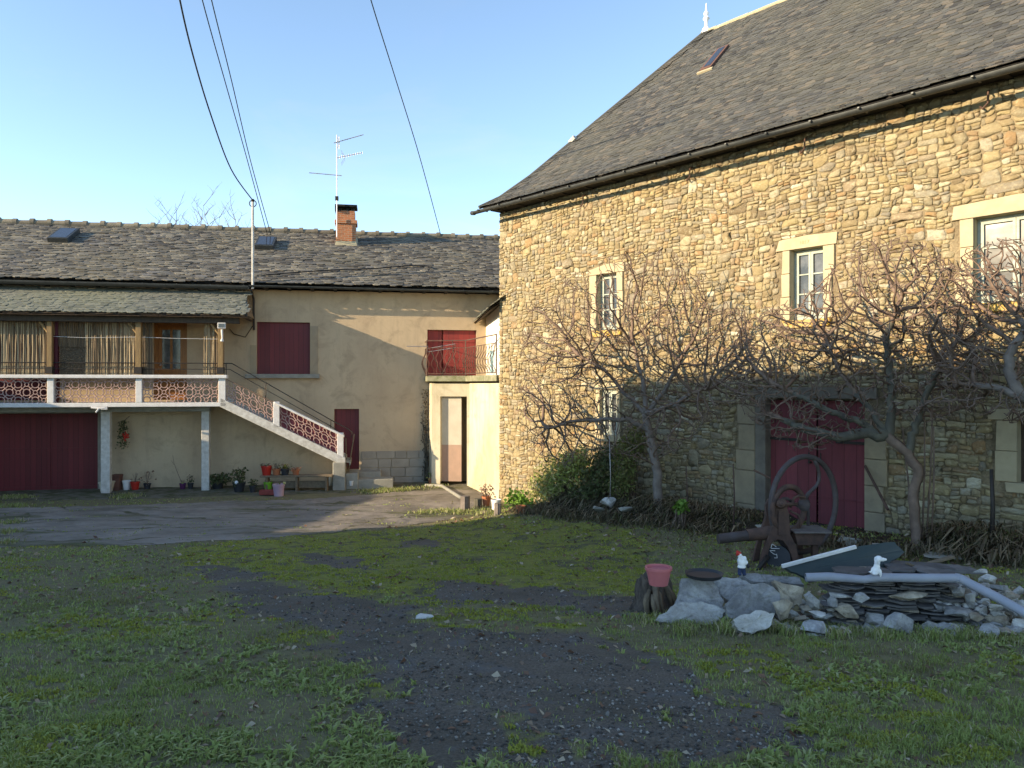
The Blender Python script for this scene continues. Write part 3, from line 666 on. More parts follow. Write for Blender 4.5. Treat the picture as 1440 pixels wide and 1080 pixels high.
# ------------------------------------------------------------------ THE HOUSE
H=HF.pt
z0=-2.8; hx,hy,_=HF.world(0,0); house=thing('house','long beige rendered farmhouse with slate roof, balcony and outside stairs facing the yard','house',(hx,hy,z0),HF.rot)
ZE=2.62; S0=-19.0; S1=.75
def rect(x0,x1,y0,y1,p=0):
    a,zt=H(x0,y0,p); b,zb=H(x1,y1,p); return [a,b,zb,(H((x0+x1)/2,y0,p)[1])]
gar=rect(-230,138,582,690); gar[2]=-2.84; low=rect(470,505,575,660); shw=rect(361,436,453,526); shd=rect(601,670,464,528); odr=rect(216,263,452,562); odr[2]=-.43
bdr=rect(-90,84,470,562); bdr[2]=-.43
mb=MB(); wall_holes(mb,S0,S1,-3.4,ZE,[gar,low,shw,shd,odr,bdr],.18)
DP=8.0
mb.cur=0
mb.add([(S0,0,-3.4),(S0,DP,-3.4),(S0,DP,ZE),(S0,4,5.0),(S0,0,ZE)],[(0,4,3,2,1)]); mb.add([(S1,0,-3.4),(S1,DP,-3.4),(S1,DP,ZE),(S1,4,5.0),(S1,0,ZE)],[(0,1,2,3,4)])
mb.add([(S0,DP,-3.4),(S1,DP,-3.4),(S1,DP,ZE),(S0,DP,ZE)],[(0,3,2,1)])
part('wall',mb,[M['render'],M['render_low']],house,z0)
# stained lower zone of the wall under the balcony: a thin coat
# doors and shutters
def boards(name,r,y,mat,label=None,t=.04,extra=None):
    mb=MB(); mb.box(r[0],r[1],y,y+t,r[2],r[3])
    if extra: extra(mb)
    o=part(name,mb,mat,house,z0); 
    if label: o['label']=label
    return o
def gsec(mb):
    for i in range(5):
        x=gar[0]+(gar[1]-gar[0])*i/5; mb.box(x-.03,x+.03,.075,.1,gar[2],gar[3])
    for zz in (gar[2]+.02,gar[3]-.2,-1.8): mb.box(gar[0],gar[1],.08,.1,zz,zz+.09)
boards('garage_door',gar,.1,M['maroon'],'dark red garage door under the balcony',extra=gsec)
boards('roller_shutter',shw,.09,M['maroon'],'closed dark red window shutter')
d=boards('cellar_door',low,.12,M['maroon'],'narrow dark red cellar door')
mb=MB(); mb.box(low[0]+.06,low[0]+.09,.06,.12,-1.75,-1.62); part('door_handle',mb,M['darkmetal'],d,0,).location=(0,0,0)
# double red shutters of the annex balcony door
mid=(shd[0]+shd[1])/2
for k,(a,b) in enumerate(((shd[0],mid-.28),(mid-.27,shd[1]))):
    mb=MB(); mb.box(a+.01,b-.01,.1,.135,shd[2],shd[3]-.01); mb.box(a+.03,b-.03,.085,.1,shd[2]+.25,shd[2]+.35); mb.box(a+.03,b-.03,.085,.1,shd[3]-.35,shd[3]-.25)
    part('shutter',mb,M['red_boards'],house,z0)
boards('balcony_shutter',bdr,.12,M['maroon'],'dark red shutters behind the cane screen')
# sill
a,zt=H(346,526,0); b,zb=H(450,532,0)
mb=MB(); mb.box(a,b,-.14,.1,zb,zt); part('window_sill',mb,M['concrete_slab'],house,z0,bevel=.01)
mb=MB(); a0,_=H(352,500,0); mb.box(a0,shw[0]-.01,-.018,.0,shw[2]+.0,shw[3]+.0-.65); part('patch_render',mb,M['render_low'],house,z0)
mb=MB(); mb.box(shw[1]+.01,shw[1]+.22,-.018,0,shw[2]-.0,shw[3]-.1); part('patch_render',mb,M['render_low'],house,z0)
# wooden glazed door
a,b,c,d=odr; mb=MB(); fw=.1
mb.box(a,a+fw,.06,.14,c,d); mb.box(b-fw,b,.06,.14,c,d); mb.box(a+fw,b-fw,.06,.14,d-fw,d); dr=part('balcony_door',mb,M['wood_orange'],house,z0,bevel=.005); dr['label']='varnished wooden door with glazed upper panels'
mb=MB(); x0,x1=a+fw,b-fw; m=(x0+x1)/2
mb.box(x0,x1,.09,.13,c,c+.85); 
for u,v in ((x0,x0+.09),(x1-.09,x1),(m-.03,m+.03)): mb.box(u,v,.085,.13,c+.85,d-fw)
mb.box(x0,x1,.084,.13,d-fw-.12,d-fw); mb.box(x0+.12,x1-.12,.075,.09,c+.15,c+.7); mb.build('door_leaf',M['wood_orange'],dr,bevel=.004)
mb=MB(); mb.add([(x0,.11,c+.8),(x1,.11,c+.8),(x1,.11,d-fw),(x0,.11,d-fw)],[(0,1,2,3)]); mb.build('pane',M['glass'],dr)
mb=MB(); mb.ball((x0+.06,.06,c+.95),.03,8); mb.build('handle',M['alu'],dr,smooth=True)
# balcony slab, coping, claustra
PB_=1.3
zt=H(150,527,PB_)[1]; zc=H(150,532,PB_)[1]; zf=H(150,566.5,PB_)[1]; zb=H(150,572.5,PB_)[1]
sr,_=H(318,550,PB_); 
mb=MB(); mb.box(S0,sr,-PB_,.02,zb,zf); part('balcony_slab',mb,M['white'],house,z0,bevel=.012)
mb=MB(); mb.box(S0,sr+.03,-PB_-.06,-PB_+.16,zc,zt); part('coping',mb,M['white'],house,z0,bevel=.015)
for x0,x1 in ((-65,-56),(66,75.5),(190.5,199.5),(307,317)):
    a,_=H(x0,540,PB_);b,_=H(x1,540,PB_); mb=MB(); mb.box(a,b,-PB_,-PB_+.15,zf,zc); part('parapet_post',mb,M['white'],house,z0,bevel=.01)
def lattice(x0,x1,zlo,zhi,shear,brown=False,cell=None):
    """ring-and-diagonal claustra between x0,x1 ; shear = dz/dx"""
    mb=MB(); a=.197; y=-PB_+.07; r=.013
    n=max(1,round((x1-x0)/a)); a2=(x1-x0)/n; off=zhi-.13
    rows=3
    for i in range(-1,n+1):
        for j in range(-1,rows+1):
            cx=x0+(i+.5)*a2; cz=zlo+((j+.35)*.197); big=(i+j)%2==0; R_=.083 if big else .048
            def ok(x,z): return x0-.005<=x<=x1+.005 and zlo-.01<=z<=zhi+.01
            pts=[]; K=14
            for k in range(K+1):
                th=2*PI*k/K; pts.append((cx+R_*math.cos(th),cz+R_*math.sin(th)))
            seg=[]
            def flush():
                if len(seg)>1: mb.tube([(q[0],y,q[1]+shear*(q[0]-x0)) for q in seg],r,5,cap=False)
                seg.clear()
            for q in pts:
                if ok(*q): seg.append(q)
                else: flush()
            flush()
            for sx,sz in ((1,1),(1,-1),(-1,1),(-1,-1)):
                p=(cx+sx*R_*.707,cz+sz*R_*.707); q=(cx+sx*a2*.5,cz+sz*.197*.5)
                if ok(*p) and ok(*q): mb.tube([(p[0],y,p[1]+shear*(p[0]-x0)),(q[0],y,q[1]+shear*(q[0]-x0))],r,5,cap=False)
    o=part('claustra_panel',mb,M['claustra'],house,z0); return o
ps=[H(x,540,PB_)[0] for x in (-56,66,75.5,190.5,199.5,307)]
for a,b in ((ps[0],ps[1]),(ps[2],ps[3]),(ps[4],ps[5])): lattice(a,b,zf,zc,0)
# beam and pillars below
mb=MB(); mb.box(S0,H(296,580,.7)[0],-.79,-.59,zb-.14,zb); part('balcony_beam',mb,M['concrete_slab'],house,z0)
for x0,x1 in ((143,156),(284,295)):
    a,_=H(x0,600,.7);b,_=H(x1,600,.7); mb=MB(); mb.box(a,b,-.78,-.60,-3.1,zb-.14); part('pillar',mb,M['white_worn'],house,z0,bevel=.012)
a,_=H(138,600,.02);b,_=H(143,600,.02); mb=MB(); mb.box(a,b+.05,-.05,0,-3.2,gar[3]+.12); mb.box(S0,a,-.05,0,gar[3],gar[3]+.2); part('garage_frame',mb,M['concrete_slab'],house,z0)
# stairs
P1=H(318,533,PB_); P2=H(483,613,PB_); sh=(P2[1]-P1[1])/(P2[0]-P1[0])
sa,sb=P1[0],P2[0]
lowz=lambda s,py0,px0: H(px0,py0,PB_)[1]+sh*(s-H(px0,py0,PB_)[0])
pa,_=H(384,565,PB_); pb,_=H(393,565,PB_); pc,_=H(474,617,PB_)
hh=.56
for (x0,x1) in ((sa,pa),(pb,pc)):
    zl=P1[1]+sh*(x0-sa)-hh; lattice(x0,x1,zl,zl+hh-.03,sh)
mb=MB(); x0_,x1_=pb+.0,pc; zz0=P1[1]+sh*(x0_-sa); zz1=P1[1]+sh*(x1_-sa); y_=-PB_+.10
mb.add([(x0_,y_,zz0-hh),(x1_,y_,zz1-hh),(x1_,y_,zz1-.02),(x0_,y_,zz0-.02),(x0_,y_+.02,zz0-hh),(x1_,y_+.02,zz1-hh),(x1_,y_+.02,zz1-.02),(x0_,y_+.02,zz0-.02)],[(0,1,2,3),(7,6,5,4),(3,2,6,7),(0,4,5,1)])
part('claustra_backing',mb,pmat('dull_red_paint',(.25,.06,.07),(.18,.045,.05),6,.8,.2,40),house,z0)
# coping on both halves (upper part thinner and brown)
mb=MB()
def slope_box(mb,x0,x1,zt0,th,y0,y1):
    zz=lambda x: zt0+sh*(x-x0)
    vs=[];
    for x in (x0,x1):
        for y in (y0,y1):
            for z in (zz(x)-th,zz(x)): vs.append((x,y,z))
    mb.add(vs,[(0,1,3,2),(4,6,7,5),(0,4,5,1),(2,3,7,6),(0,2,6,4),(1,5,7,3)])
slope_box(mb,pb-.12,sb+.02,P1[1]+sh*(pb-.12-sa)+.03,.06,-PB_-.04,-PB_+.16); part('stair_coping',mb,M['white'],house,z0,bevel=.01)
mb=MB(); slope_box(mb,sa,pa,P1[1]+.0,.02,-PB_+.04,-PB_+.1); part('stair_coping',mb,M['claustra_brown'],house,z0)
for (x0,x1) in ((pa,pb),(pc,sb)):
    zt_=P1[1]+sh*(x0-sa); mb=MB(); mb.box(x0,x1,-PB_,-PB_+.13,zt_-hh-.12,zt_+.0); part('stair_post',mb,M['white'],house,z0,bevel=.01)
# stringer (two sides), steps
zg=-2.72; xe=H(478,665,PB_)[0]
for y0 in (-PB_,-.32):
    mb=MB(); slope_box(mb,sa-.15,sb+.05,P1[1]-sh*.15-hh,.24,y0,y0+.13); part('stringer',mb,M['white_worn'],house,z0,bevel=.01)
n=13; run=(sb-sa+.25)/n; rise=(zf-(P2[1]-hh-.1))/n; mb=MB()
for i in range(n):
    x=sa-.1+i*run; z=zf-.02-(i+1)*rise; mb.box(x,x+run+.03,-PB_+.13,-.19,z-.05,z)
    mb.box(x+run-.0,x+run+.025,-PB_+.13,-.19,z-rise,z-.05)
part('stair_steps',mb,M['concrete_slab'],house,z0)
mb=MB(); zs_=P2[1]-hh-.1; mb.box(sb-.28,sb+.05,-PB_-.02,-.15,-3.0,zs_-.04); part('stair_foot',mb,M['concrete_slab'],house,z0,bevel=.02)
mb=MB(); mb.box(sb+.052,sb+.38,-PB_+.1,-.15,-3.0,zs_-.36); part('stair_step',mb,M['concrete_slab'],house,z0,bevel=.02)
# metal handrail
mb=MB(); pr=PB_-.1; r=.013
zr1=H(200,510.5,pr)[1]; zr2=H(200,519,pr)[1]; x1,_=H(326,511,pr); xe,ze=H(468,592,pr); xf,zf2=H(489,607,pr)
mb.tube([(S0,-pr,zr1),(x1,-pr,zr1),(xe,-pr,ze),(xf,-pr,zf2+.08),(xf+.12,-pr,zf2-.02),(xf+.1,-pr,zf2-.16)],r*1.2,6)
mb.tube([(S0,-pr,zr2),(x1-.05,-pr,zr2),(xe,-pr,ze-.17),(xf-.05,-pr,zf2-.14)],r*.8,6)
for px in (-100,318,): 
    x,_=H(px,500,pr); mb.tube([(x,-pr,zt-.02),(x,-pr,zr1)],r,6)
for f in (.33,.98):
    x=x1+(xe-x1)*f; zz=zr1+(ze-zr1)*f; mb.tube([(x,-pr,zz-.62),(x,-pr,zz)],r,6)
part('handrail',mb,M['darkmetal'],house,z0,smooth=True)
# balcony roof
pe=1.5; ze_=H(180,440,pe)[1]; pt_=.2; ztop=ze_+(pe-pt_)*.60
se=H(349,441,pe)[0]; st_=H(341,409,.45)[0]+.1
def Pb(a,b):
    t=b/1.52; return Vector((a,-(pe+(pt_-pe)*t),ze_+(ztop-ze_)*t))
Nb=Vector((0,-.515,.857))
kb=lambda a,b: a< se+(st_-se)*(b/1.52)
mb=slates(Pb,lambda a,b:Nb,-17.5,se+.02,0,1.5,.17,.13,kb,.014,.2,3); brf=part('balcony_roof',mb,M['slate_balcony'],house,z0)
mb=MB(); mb.add([(S0,-pe,ze_-.03),(se-.02,-pe,ze_-.03),(st_-.02,-pt_,ztop-.03),(S0,-pt_,ztop-.03)],[(0,1,2,3)]); mb.add([(S0,-pe,ze_-.07),(se-.02,-pe,ze_-.07),(st_-.02,-pt_,ztop-.1),(S0,-pt_,ztop-.1)],[(3,2,1,0)])
mb.box(S0,se-.25,-1.36,-1.2,ze_-.22,ze_-.07)
x=S0
while x<se: mb.box(x,x+.07,-pe+.03,-.1,ze_-.06,ze_-.03); x+=.5
part('roof_frame',mb,M['wood_dark'],house,z0)
mb=MB(); mb.add([(st_-.05,-pt_,ztop),(se-.05,-pe+.05,ze_),(se-.05,-pt_-.0,ze_-.0)],[(0,1,2),(2,1,0)]); part('verge_board',mb,M['render'],house,z0)
for x0,x1 in ((-70,-61),(67,74),(191.5,199),(307,314)):
    a,_=H(x0,480,1.22);b,_=H(x1,480,1.22); mb=MB(); mb.box(a,b,-1.28,-1.16,zf,ze_-.2); mb.box(a-.03,b+.03,-1.3,-1.14,zt,zt+.02)
    mb.tube([((a+b)/2,-1.22,ze_-.55),((a+b)/2-.25,-1.22,ze_-.22)],.035,6)
    part('balcony_post',mb,M['wood_post'],house,z0,bevel=.006)
    mb=MB(); mb.box(a-.02,b+.02,-1.31,-1.13,zt+.03,zt+.2); part('post_shoe',mb,M['darkmetal'],house,z0)
# cane screens
def canes(x0,x1,y0,y1,dens=1.0,seed=1,tint=(0,1)):
    rg=random.Random(seed); a,zt_=H(x0,y0,1.1); b,zb_=H(x1,y1,1.1); mb=MB(); x=a
    while x<b:
        r=rg.uniform(.006,.013); mb.rnd=rg.uniform(*tint); top=zt_-rg.random()**3*.35; bot=zb_
        if rg.random()<dens:
            w_=rg.uniform(-.02,.02); mb.tube([(x,-1.1+rg.uniform(-.012,.012),bot),(x+w_,-1.1+rg.uniform(-.02,.02),(top+bot)/2),(x+w_*.6,-1.1+rg.uniform(-.03,.03),top)],r,4,cap=False)
        x+=r*1.7
    return part('cane_screen',mb,M['cane'],house,z0)
canes(-64,66,448,530,.98,1); canes(120,190,448,530,.98,2); canes(287,306,448,530,.97,3); canes(199.5,215,448,530,.98,6,(0,.25))
def sun_block_screen():  # extra canes added at the balcony end to keep sun patches off the wall
    rg=random.Random(14); s_=H(309,480,1.2)[0]; zt_=H(300,448,1.1)[1]; mb=MB(); p=.62
    while p<1.16: r=rg.uniform(.006,.012); mb.rnd=rg.random(); mb.tube([(s_+rg.uniform(-.01,.01),-p,zf),(s_,-p,zt_-.02*rg.random())],r,4,cap=False); p+=r*1.5
    part('cane_screen',mb,M['cane'],house,z0)
sun_block_screen()
def net(x0,x1,y0,y1):
    a,zt_=H(x0,y0,1.1); b,zb_=H(x1,y1,1.1); mb=MB(); rg=random.Random(4)
    for i in range(900):
        x=rg.uniform(a,b); z=rg.uniform(zb_,zt_); mb.rnd=rg.random()*.5; s_=rg.uniform(.012,.03); th=rg.random()*3
        mb.add([(x,-1.1+rg.uniform(-.02,.02),z),(x+s_*math.cos(th),-1.1,z+s_*math.sin(th)),(x-s_*.6*math.sin(th),-1.12,z+s_*.6*math.cos(th))],[(0,1,2)])
    mb.rnd=.05; mb.add([(a,-1.06,zb_),(b,-1.06,zb_),(b,-1.06,zt_),(a,-1.06,zt_)],[(0,1,2,3)])
    return part('heather_screen',mb,M['cane'],house,z0)
net(83,122,486,531); canes(83,120,448,488,.99,31,(0,.35))
mb=MB(); a,_=H(78,460,1.1);b,_=H(82,460,1.1); mb.box(a,b,-1.14,-1.08,zf,ze_-.2); part('red_upright',mb,M['maroon_flat'],house,z0)
# awning cloth rolled down behind the posts
a,_=H(83,452,1.05);b,_=H(190,452,1.05); mb=MB(); z1=H(120,482,1.05)[1]
# lamp and camera on the last post
a,zz=H(312,458,1.35); mb=MB(); mb.box(a-.1,a+.1,-1.4,-1.34,zz-.075,zz+.075); o=part('floodlight',mb,M['white_plastic'],house,z0,bevel=.008)
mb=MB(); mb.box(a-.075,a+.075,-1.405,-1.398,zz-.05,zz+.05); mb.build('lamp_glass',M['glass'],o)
mb=MB(); mb.tube([(a,-1.33,zz-.075),(a,-1.33,zz-.15),(a+.01,-1.34,zz-.32),(a,-1.33,zz-.4)],[.03,.03,.02,.05],8); mb.build('sensor',M['white_plastic'],o)
a,zz=H(142,573,1.33); mb=MB()
mb.tube([(a-.22,-1.36,zz+.0),(a+.0,-1.38,zz-.02),(a+.12,-1.38,zz-.01)],.028,7); mb.tube([(a-.03,-1.38,zz-.02),(a-.09,-1.42,zz-.12)],.022,7); mb.box(a+.02,a+.16,-1.4,-1.33,zz-.05,zz+.03)
part('outdoor_lamp',mb,M['white_plastic'],house,z0,smooth=True)
# clothes line across the balcony
mb=MB(); L=[H(75,473,1.2),H(120,475,1.2),H(195,474,1.2),H(250,476,1.2),H(312,477,1.2)]; mb.tube([(q[0],-1.2,q[1]) for q in L],.006,4); part('clothes_line',mb,M['white_plastic'],house,z0)
# stone plinth right of the cellar door
mb=MB(); rg=random.Random(9); a,zt_=H(508,632,0); b,_=H(603,672,0); zb_=-2.95; z=zb_; 
for hgt in (.3,.27,.25,.22):
    x=a
    while x<b-.05:
        w_=min(rg.uniform(.3,.55),b-x); mb.rnd=rg.random(); mb.box(x+.006,x+w_-.006,-.03-rg.random()*.015,.0,z+.006,min(z+hgt-.006,zt_)); x+=w_
    z+=hgt
part('stone_plinth',mb,pmat('plinth_stone',(.36,.31,.25),(.26,.225,.185),3,.9,.5,30,rndm=.12),house,z0,bevel=.008)
for (x0,x1,y0,y1,p) in ((486,536,664,672,.60),(484,553,675,683,1.15)):
    a,zt_=H(x0,y0,p); b,zb_=H(x1,y1,p); mb=MB(); mb.box(a,b,-p,0 if p<.8 else -.56,-2.95,zt_) ; part('doorstep',mb,M['concrete_slab'],house,z0,bevel=.02)
# main roof
T=.507; ZR=2.75; 
def Pm(a,b): c_=1/math.hypot(1,T); return Vector((a,-.45+b*c_,ZR+b*c_*T))
c_=1/math.hypot(1,T); Nm=Vector((0,-T*c_,c_)); BL=4.45/c_
mb=slates(Pm,lambda a,b:Nm,-18.5,S1+.05,-.03,BL-.05,.24,.165,None,.02,.3,5); part('roof',mb,M['slate_house'],house,z0)
mb=MB(); mb.add([(S0-.3,-.42,ZR-.03),(S1+.1,-.42,ZR-.03),(S1+.1,4,ZR+4.42*T-.02),(S0-.3,4,ZR+4.42*T-.02)],[(0,1,2,3)])
mb.add([(S0-.3,8.45,ZR-.05),(S1+.1,8.45,ZR-.05),(S1+.1,4,ZR+4.42*T-.02),(S0-.3,4,ZR+4.42*T-.02)],[(3,2,1,0)])
mb.add([(S0-.3,-.42,ZR-.07),(S1+.1,-.42,ZR-.07),(S1+.1,.1,ZR-.07+.26),(S0-.3,.1,ZR-.07+.26)],[(3,2,1,0)])
x=S0
while x<S1: mb.box(x,x+.08,-.4,0,ZE-.02,ZR-.045); x+=.62
part('roof_deck',mb,M['deck'],house,z0)
mb=MB(); x=-18.6; rg=random.Random(3); zr_=ZR+4.45*T+.02
while x<S1:
    L=.5*(1+rg.uniform(-.05,.05)); dz=rg.uniform(-.015,.015); mb.rnd=rg.random()
    mb.tube([(x,4,zr_+dz-.01),(x+L,4,zr_+dz+.005)],.1,10); mb.tube([(x-.02,4,zr_+dz+.02),(x+.1,4,zr_+dz+.025)],.118,10); x+=L
part('ridge_tiles',mb,M['ridge'],house,z0,smooth=True)
mb=MB()
def gutter(mb,p0,p1,r,n=8):
    p0=Vector(p0);p1=Vector(p1); vs=[]
    for p in (p0,p1):
        for rr in (r,r*.88):
            for k in range(n+1):
                th=PI+PI*k/n; vs.append(p+Vector((0,rr*math.cos(th),rr*math.sin(th))))
    m=n+1; fs=[]
    for k in range(n): fs+= [(k,k+1,2*m+k+1,2*m+k),(m+k+1,m+k,3*m+k,3*m+k+1)]
    fs+=[(0,2*m,3*m,m),(n,m+n,3*m+n,2*m+n)]+[(k,m+k,m+k+1,k+1) for k in range(n)]
    mb.add(vs,fs)
xg=H(350,400,.5)[0]
gutter(mb,(S0,-.53,ZR-.06),(xg,-.53,ZR-.1),.1); gutter(mb,(xg,-.51,ZR-.07),(S1,-.51,ZR-.1),.06)
x=S0
while x<S1: mb.box(x,x+.025,-.62 if x<xg else -.58,-.4,ZR-.1,ZR-.08); x+=.85
part('gutter',mb,M['zinc'],house,z0)
mb=MB(); a,_=H(356.5,410,.12); mb.tube([(a,-.5,ZR-.2),(a,-.12,ZR-.4),(a,-.06,ze_-.3)],.03,8); a2,zz=H(345,470,.05)
mb.tube([(a,-.05,ze_-.1),(a-.02,-.05,zz+.25),(a2,-.05,zz-.08),(a2-.3,-.05,zz-.0),(a2-.42,-.05,zz+.15)],.012,5); part('downpipe',mb,M['darkmetal'],house,z0,smooth=True)
# chimney
def roofpt(px,py):
    best=None
    for i in range(0,440):
        y=i*.01; s_,z_=H(px,py,-y)
        d_=abs(z_-(ZR+(y+.45)*T))
        if best is None or d_<best[0]: best=(d_,s_,y,z_)
    return best[1:]
cs,cyl,cz=roofpt(486.5,346); w2=.31; top=H(486,296,-cyl)[1]; ct=H(486,288,-cyl)[1]
ch=thing('chimney','','',(0,0,0)); 
for k_ in ('label','category'): 
    if k_ in ch: del ch[k_]
ch.parent=house; ch.location=(0,0,-z0)
mb=MB(); mb.box(cs-w2,cs+w2,cyl,cyl+.55,cz-.5,top-.42); mb.box(cs-w2+.03,cs+w2-.03,cyl+.03,cyl+.52,top-.3,top); mb.build('stack',M['brick'],ch,bevel=.01)
mb=MB(); mb.box(cs-w2-.04,cs+w2+.04,cyl-.04,cyl+.59,top-.42,top-.3); mb.build('brick_collar',M['brick'],ch,bevel=.012)
mb=MB(); mb.box(cs-w2-.03,cs+w2+.04,cyl-.05,cyl+.6,ct-.06,ct-.0); mb.box(cs-w2-.03,cs-w2+.06,cyl-.05,cyl+.6,top-.02,ct-.06)
for dx in (-.2,.05,.2): mb.box(cs+dx-.05,cs+dx+.05,cyl+.1,cyl+.5,top,ct-.06)
mb.build('chimney_cap',M['deck'],ch)
mb=MB(); mb.add([(cs-w2-.05,cyl-.06,cz-.05),(cs+w2+.06,cyl-.06,cz-.05),(cs+w2,cyl+.0,cz+.16),(cs-w2,cyl+.0,cz+.16)],[(0,1,2,3)]); mb.add([(cs+w2+.06,cyl-.06,cz-.05),(cs+w2+.06,cyl+.55,cz+.28),(cs+w2,cyl+.55,cz+.42),(cs+w2,cyl,cz+.16)],[(0,1,2,3)]); mb.build('mortar_flashing',M['ridge_mortar'],ch)
for (x0,x1,y0,y1) in ((67,97,325,342),(358,385,337,352)):
    s_a,ya,za=roofpt(x0,y1); s_b,_,_=roofpt(x1,y1); _,yb,zb2=roofpt(x0,y0+2)
    mb=MB(); fnr=lambda x,y,h: (x,y-h*T*c_,ZR+(y+.45)*T+h*c_)
    vs=[fnr(x,y,h) for h in (-.02,.17) for x,y in ((s_a,ya),(s_b,ya),(s_b,yb),(s_a,yb))]
    mb.add(vs,[(0,3,2,1),(4,5,6,7),(0,1,5,4),(1,2,6,5),(2,3,7,6),(3,0,4,7)]); o=part('roof_window',mb,M['zinc'],house,z0,bevel=.01)
    mb=MB(); i_=.06; vs=[fnr(x,y,.175) for x,y in ((s_a+i_,ya+i_),(s_b-i_,ya+i_),(s_b-i_,yb-i_),(s_a+i_,yb-i_))]; mb.add(vs,[(0,1,2,3)]); mb.build('pane',M['glass_sky'],o)
# cable clipped over the slates
mb=MB(); pts=[]
for px,py in ((358,392),(400,388),(470,383),(530,381),(575,377),(600,377),(606,380)):
    s_,y_,z_=roofpt(px,py); pts.append((s_,y_-.03,z_+.07))
mb.tube(pts,.018,5); part('roof_cable',mb,M['cable'],house,z0,smooth=True)
# white service mast
a,zb_=H(355.5,393,.5); _,zt_=H(355.5,282,.5); wx,wy,_=HF.world(a,.5)
mast=thing('service_mast','thin pale pole holding the electricity cables above the house gutter','pole',(wx,wy,zb_),HF.rot)
mb=MB(); mb.tube([(0,0,-.25),(0,0,zt_-zb_)],.032,10); mb.build('pole',M['white_worn'],mast,smooth=True)
mb=MB(); h_=zt_-zb_
mb.tube([(.09*math.cos(t),.0,h_-.08+.09*math.sin(t)) for t in [i*PI/8 for i in range(16)]],.013,5,closed=True); mb.ball((0,0,h_),.05,8); mb.build('cable_bracket',M['darkmetal'],mast,smooth=True)
mast_top=Vector(HF.world(a,.5,zt_))
# television aerial on the chimney
s_,z_=H(474,290,-cyl); base=H(474,335,-cyl)[1]; ax,ay,_=HF.world(s_,-cyl+.12)
aer=thing('television_aerial','television aerial with three arrays strapped to the brick chimney','aerial',(ax,ay,base),HF.rot)
def az(px,py): q=H(px,py,-cyl+.12); return q[0]-s_,q[1]-base
top_=az(474,190)[1]
mb=MB(); mb.tube([(0,0,0),(0,0,top_)],.016,6); mb.build('mast',M['alu'],aer)
mb=MB(); mb.box(-.05,.05,-.06,.06,az(474,279)[1]-.06,az(474,279)[1]+.06); mb.build('amplifier',M['darkmetal'],aer)
def yagi(p,q,n,l,vert=True,dish=False):
    x0,z0_=az(*p);x1,z1_=az(*q); mb=MB(); mb.tube([(x0,0,z0_),(x1,-.25,z1_)],.013,5)
    for i in range(n):
        t=i/(n-1); x=x0+(x1-x0)*t; z=z0_+(z1_-z0_)*t; y=-.25*t; L_=l*(1-.35*t)
        if vert: mb.tube([(x,y,z-L_/2),(x,y,z+L_/2)],.006,4)
        else: mb.tube([(x,y-L_/2,z),(x,y+L_/2,z)],.006,4)
    return mb.build('antenna_array',M['alu'],aer)
yagi((470,201),(511,193),12,.13,False); o=yagi((474,222),(510,218),12,.09,True); yagi((435,243),(481,250),5,.1,False)
mb=MB(); x,z=az(476,201)
for k in (-1,1):
    for j in range(4): mb.tube([(x+.02,-.2,z+k*.05*j),(x+.02-.03*j,.2,z+k*.05*j)],.006,4)
mb.tube([(x+.02,0,z-.2),(x+.02,0,z+.2)],.01,4); x,z=az(480,222)
for k in (-1,1):
    for j in range(4): mb.tube([(x+.1-.03*j,-.2,z+k*.045*(j+1)),(x+.1-.03*j,.2,z+k*.045*(j+1))],.005,4)
mb.build('reflector',M['alu'],aer)
# ------------------------------------------------------------------ ANNEX between house and barn
def wp(px,Z,z=0): return Vector(((px-720)/F*Z,Z,z))
PA=wp(607,21.45); PBb=wp(660,21.3); PC=wp(703.6,18.62)
ax0=PBb.copy(); az0=-2.9
annex=thing('annex','small cream rendered annex with ajar door and terrace, between house and stone barn','outbuilding',(ax0.x,ax0.y,az0),0)
def L_(p,z): return Vector((p.x-ax0.x,p.y-ax0.y,z-az0))
zt=.02; zb=-3.35
du=(PBb-PA).normalized(); d2=(PC-PBb).normalized()
hw=Vector(HF.world(H(603,600,0)[0],0)); hw2=Vector(HF.world(.6,0))
doorx0=wp(619,21.41); doorx1=wp(656.5,21.31); zd_t=(540-557.5)/F*21.4; zd_b=-2.72
mb=MB()
def quad(mb,p,q,z0_,z1_): mb.add([L_(p,z0_),L_(q,z0_),L_(q,z1_),L_(p,z1_)],[(0,1,2,3)])
quad(mb,PA,doorx0,zb,zt); quad(mb,doorx1,PBb,zb,zt); quad(mb,doorx0,doorx1,zd_t,zt)
# wall B with a splayed foot
nB=Vector((-d2.y,d2.x,0)); nB = nB if nB.x<0 else -nB
N=14
for i in range(N):
    for j in range(8):
        def pb(u,v):
            p=PBb+(PC-PBb)*u; f=.10*max(0,1-v*2.2)**2
            return L_(p+nB*(f+.015*(float(fbm(np.array([u*5]),np.array([v*6]),8)[0])-.5)),zb+(zt-zb)*v)
        mb.add([pb(i/N,j/8),pb((i+1)/N,j/8),pb((i+1)/N,(j+1)/8),pb(i/N,(j+1)/8)],[(0,1,2,3)])
quad(mb,hw,PA,zb,zt)
rv=Vector((.05,.25,0))
quad(mb,doorx0,doorx0+rv,zd_b,zd_t); quad(mb,doorx1+rv,doorx1,zd_b,zd_t)
mb.add([L_(doorx0,zd_t),L_(doorx1,zd_t),L_(doorx1+rv,zd_t),L_(doorx0+rv,zd_t)],[(0,1,2,3)])
mb.build('wall',M['render_white'],annex)
mb=MB(); bk=Vector((.2,.95,0)); quad(mb,doorx0+bk*1.0,doorx1+bk,zd_b-.1,zd_t+.1); quad(mb,doorx0+rv,doorx0+bk,zd_b,zd_t); quad(mb,doorx1+bk,doorx1+rv,zd_b,zd_t); mb.build('passage_wall',M['render_low'],annex)
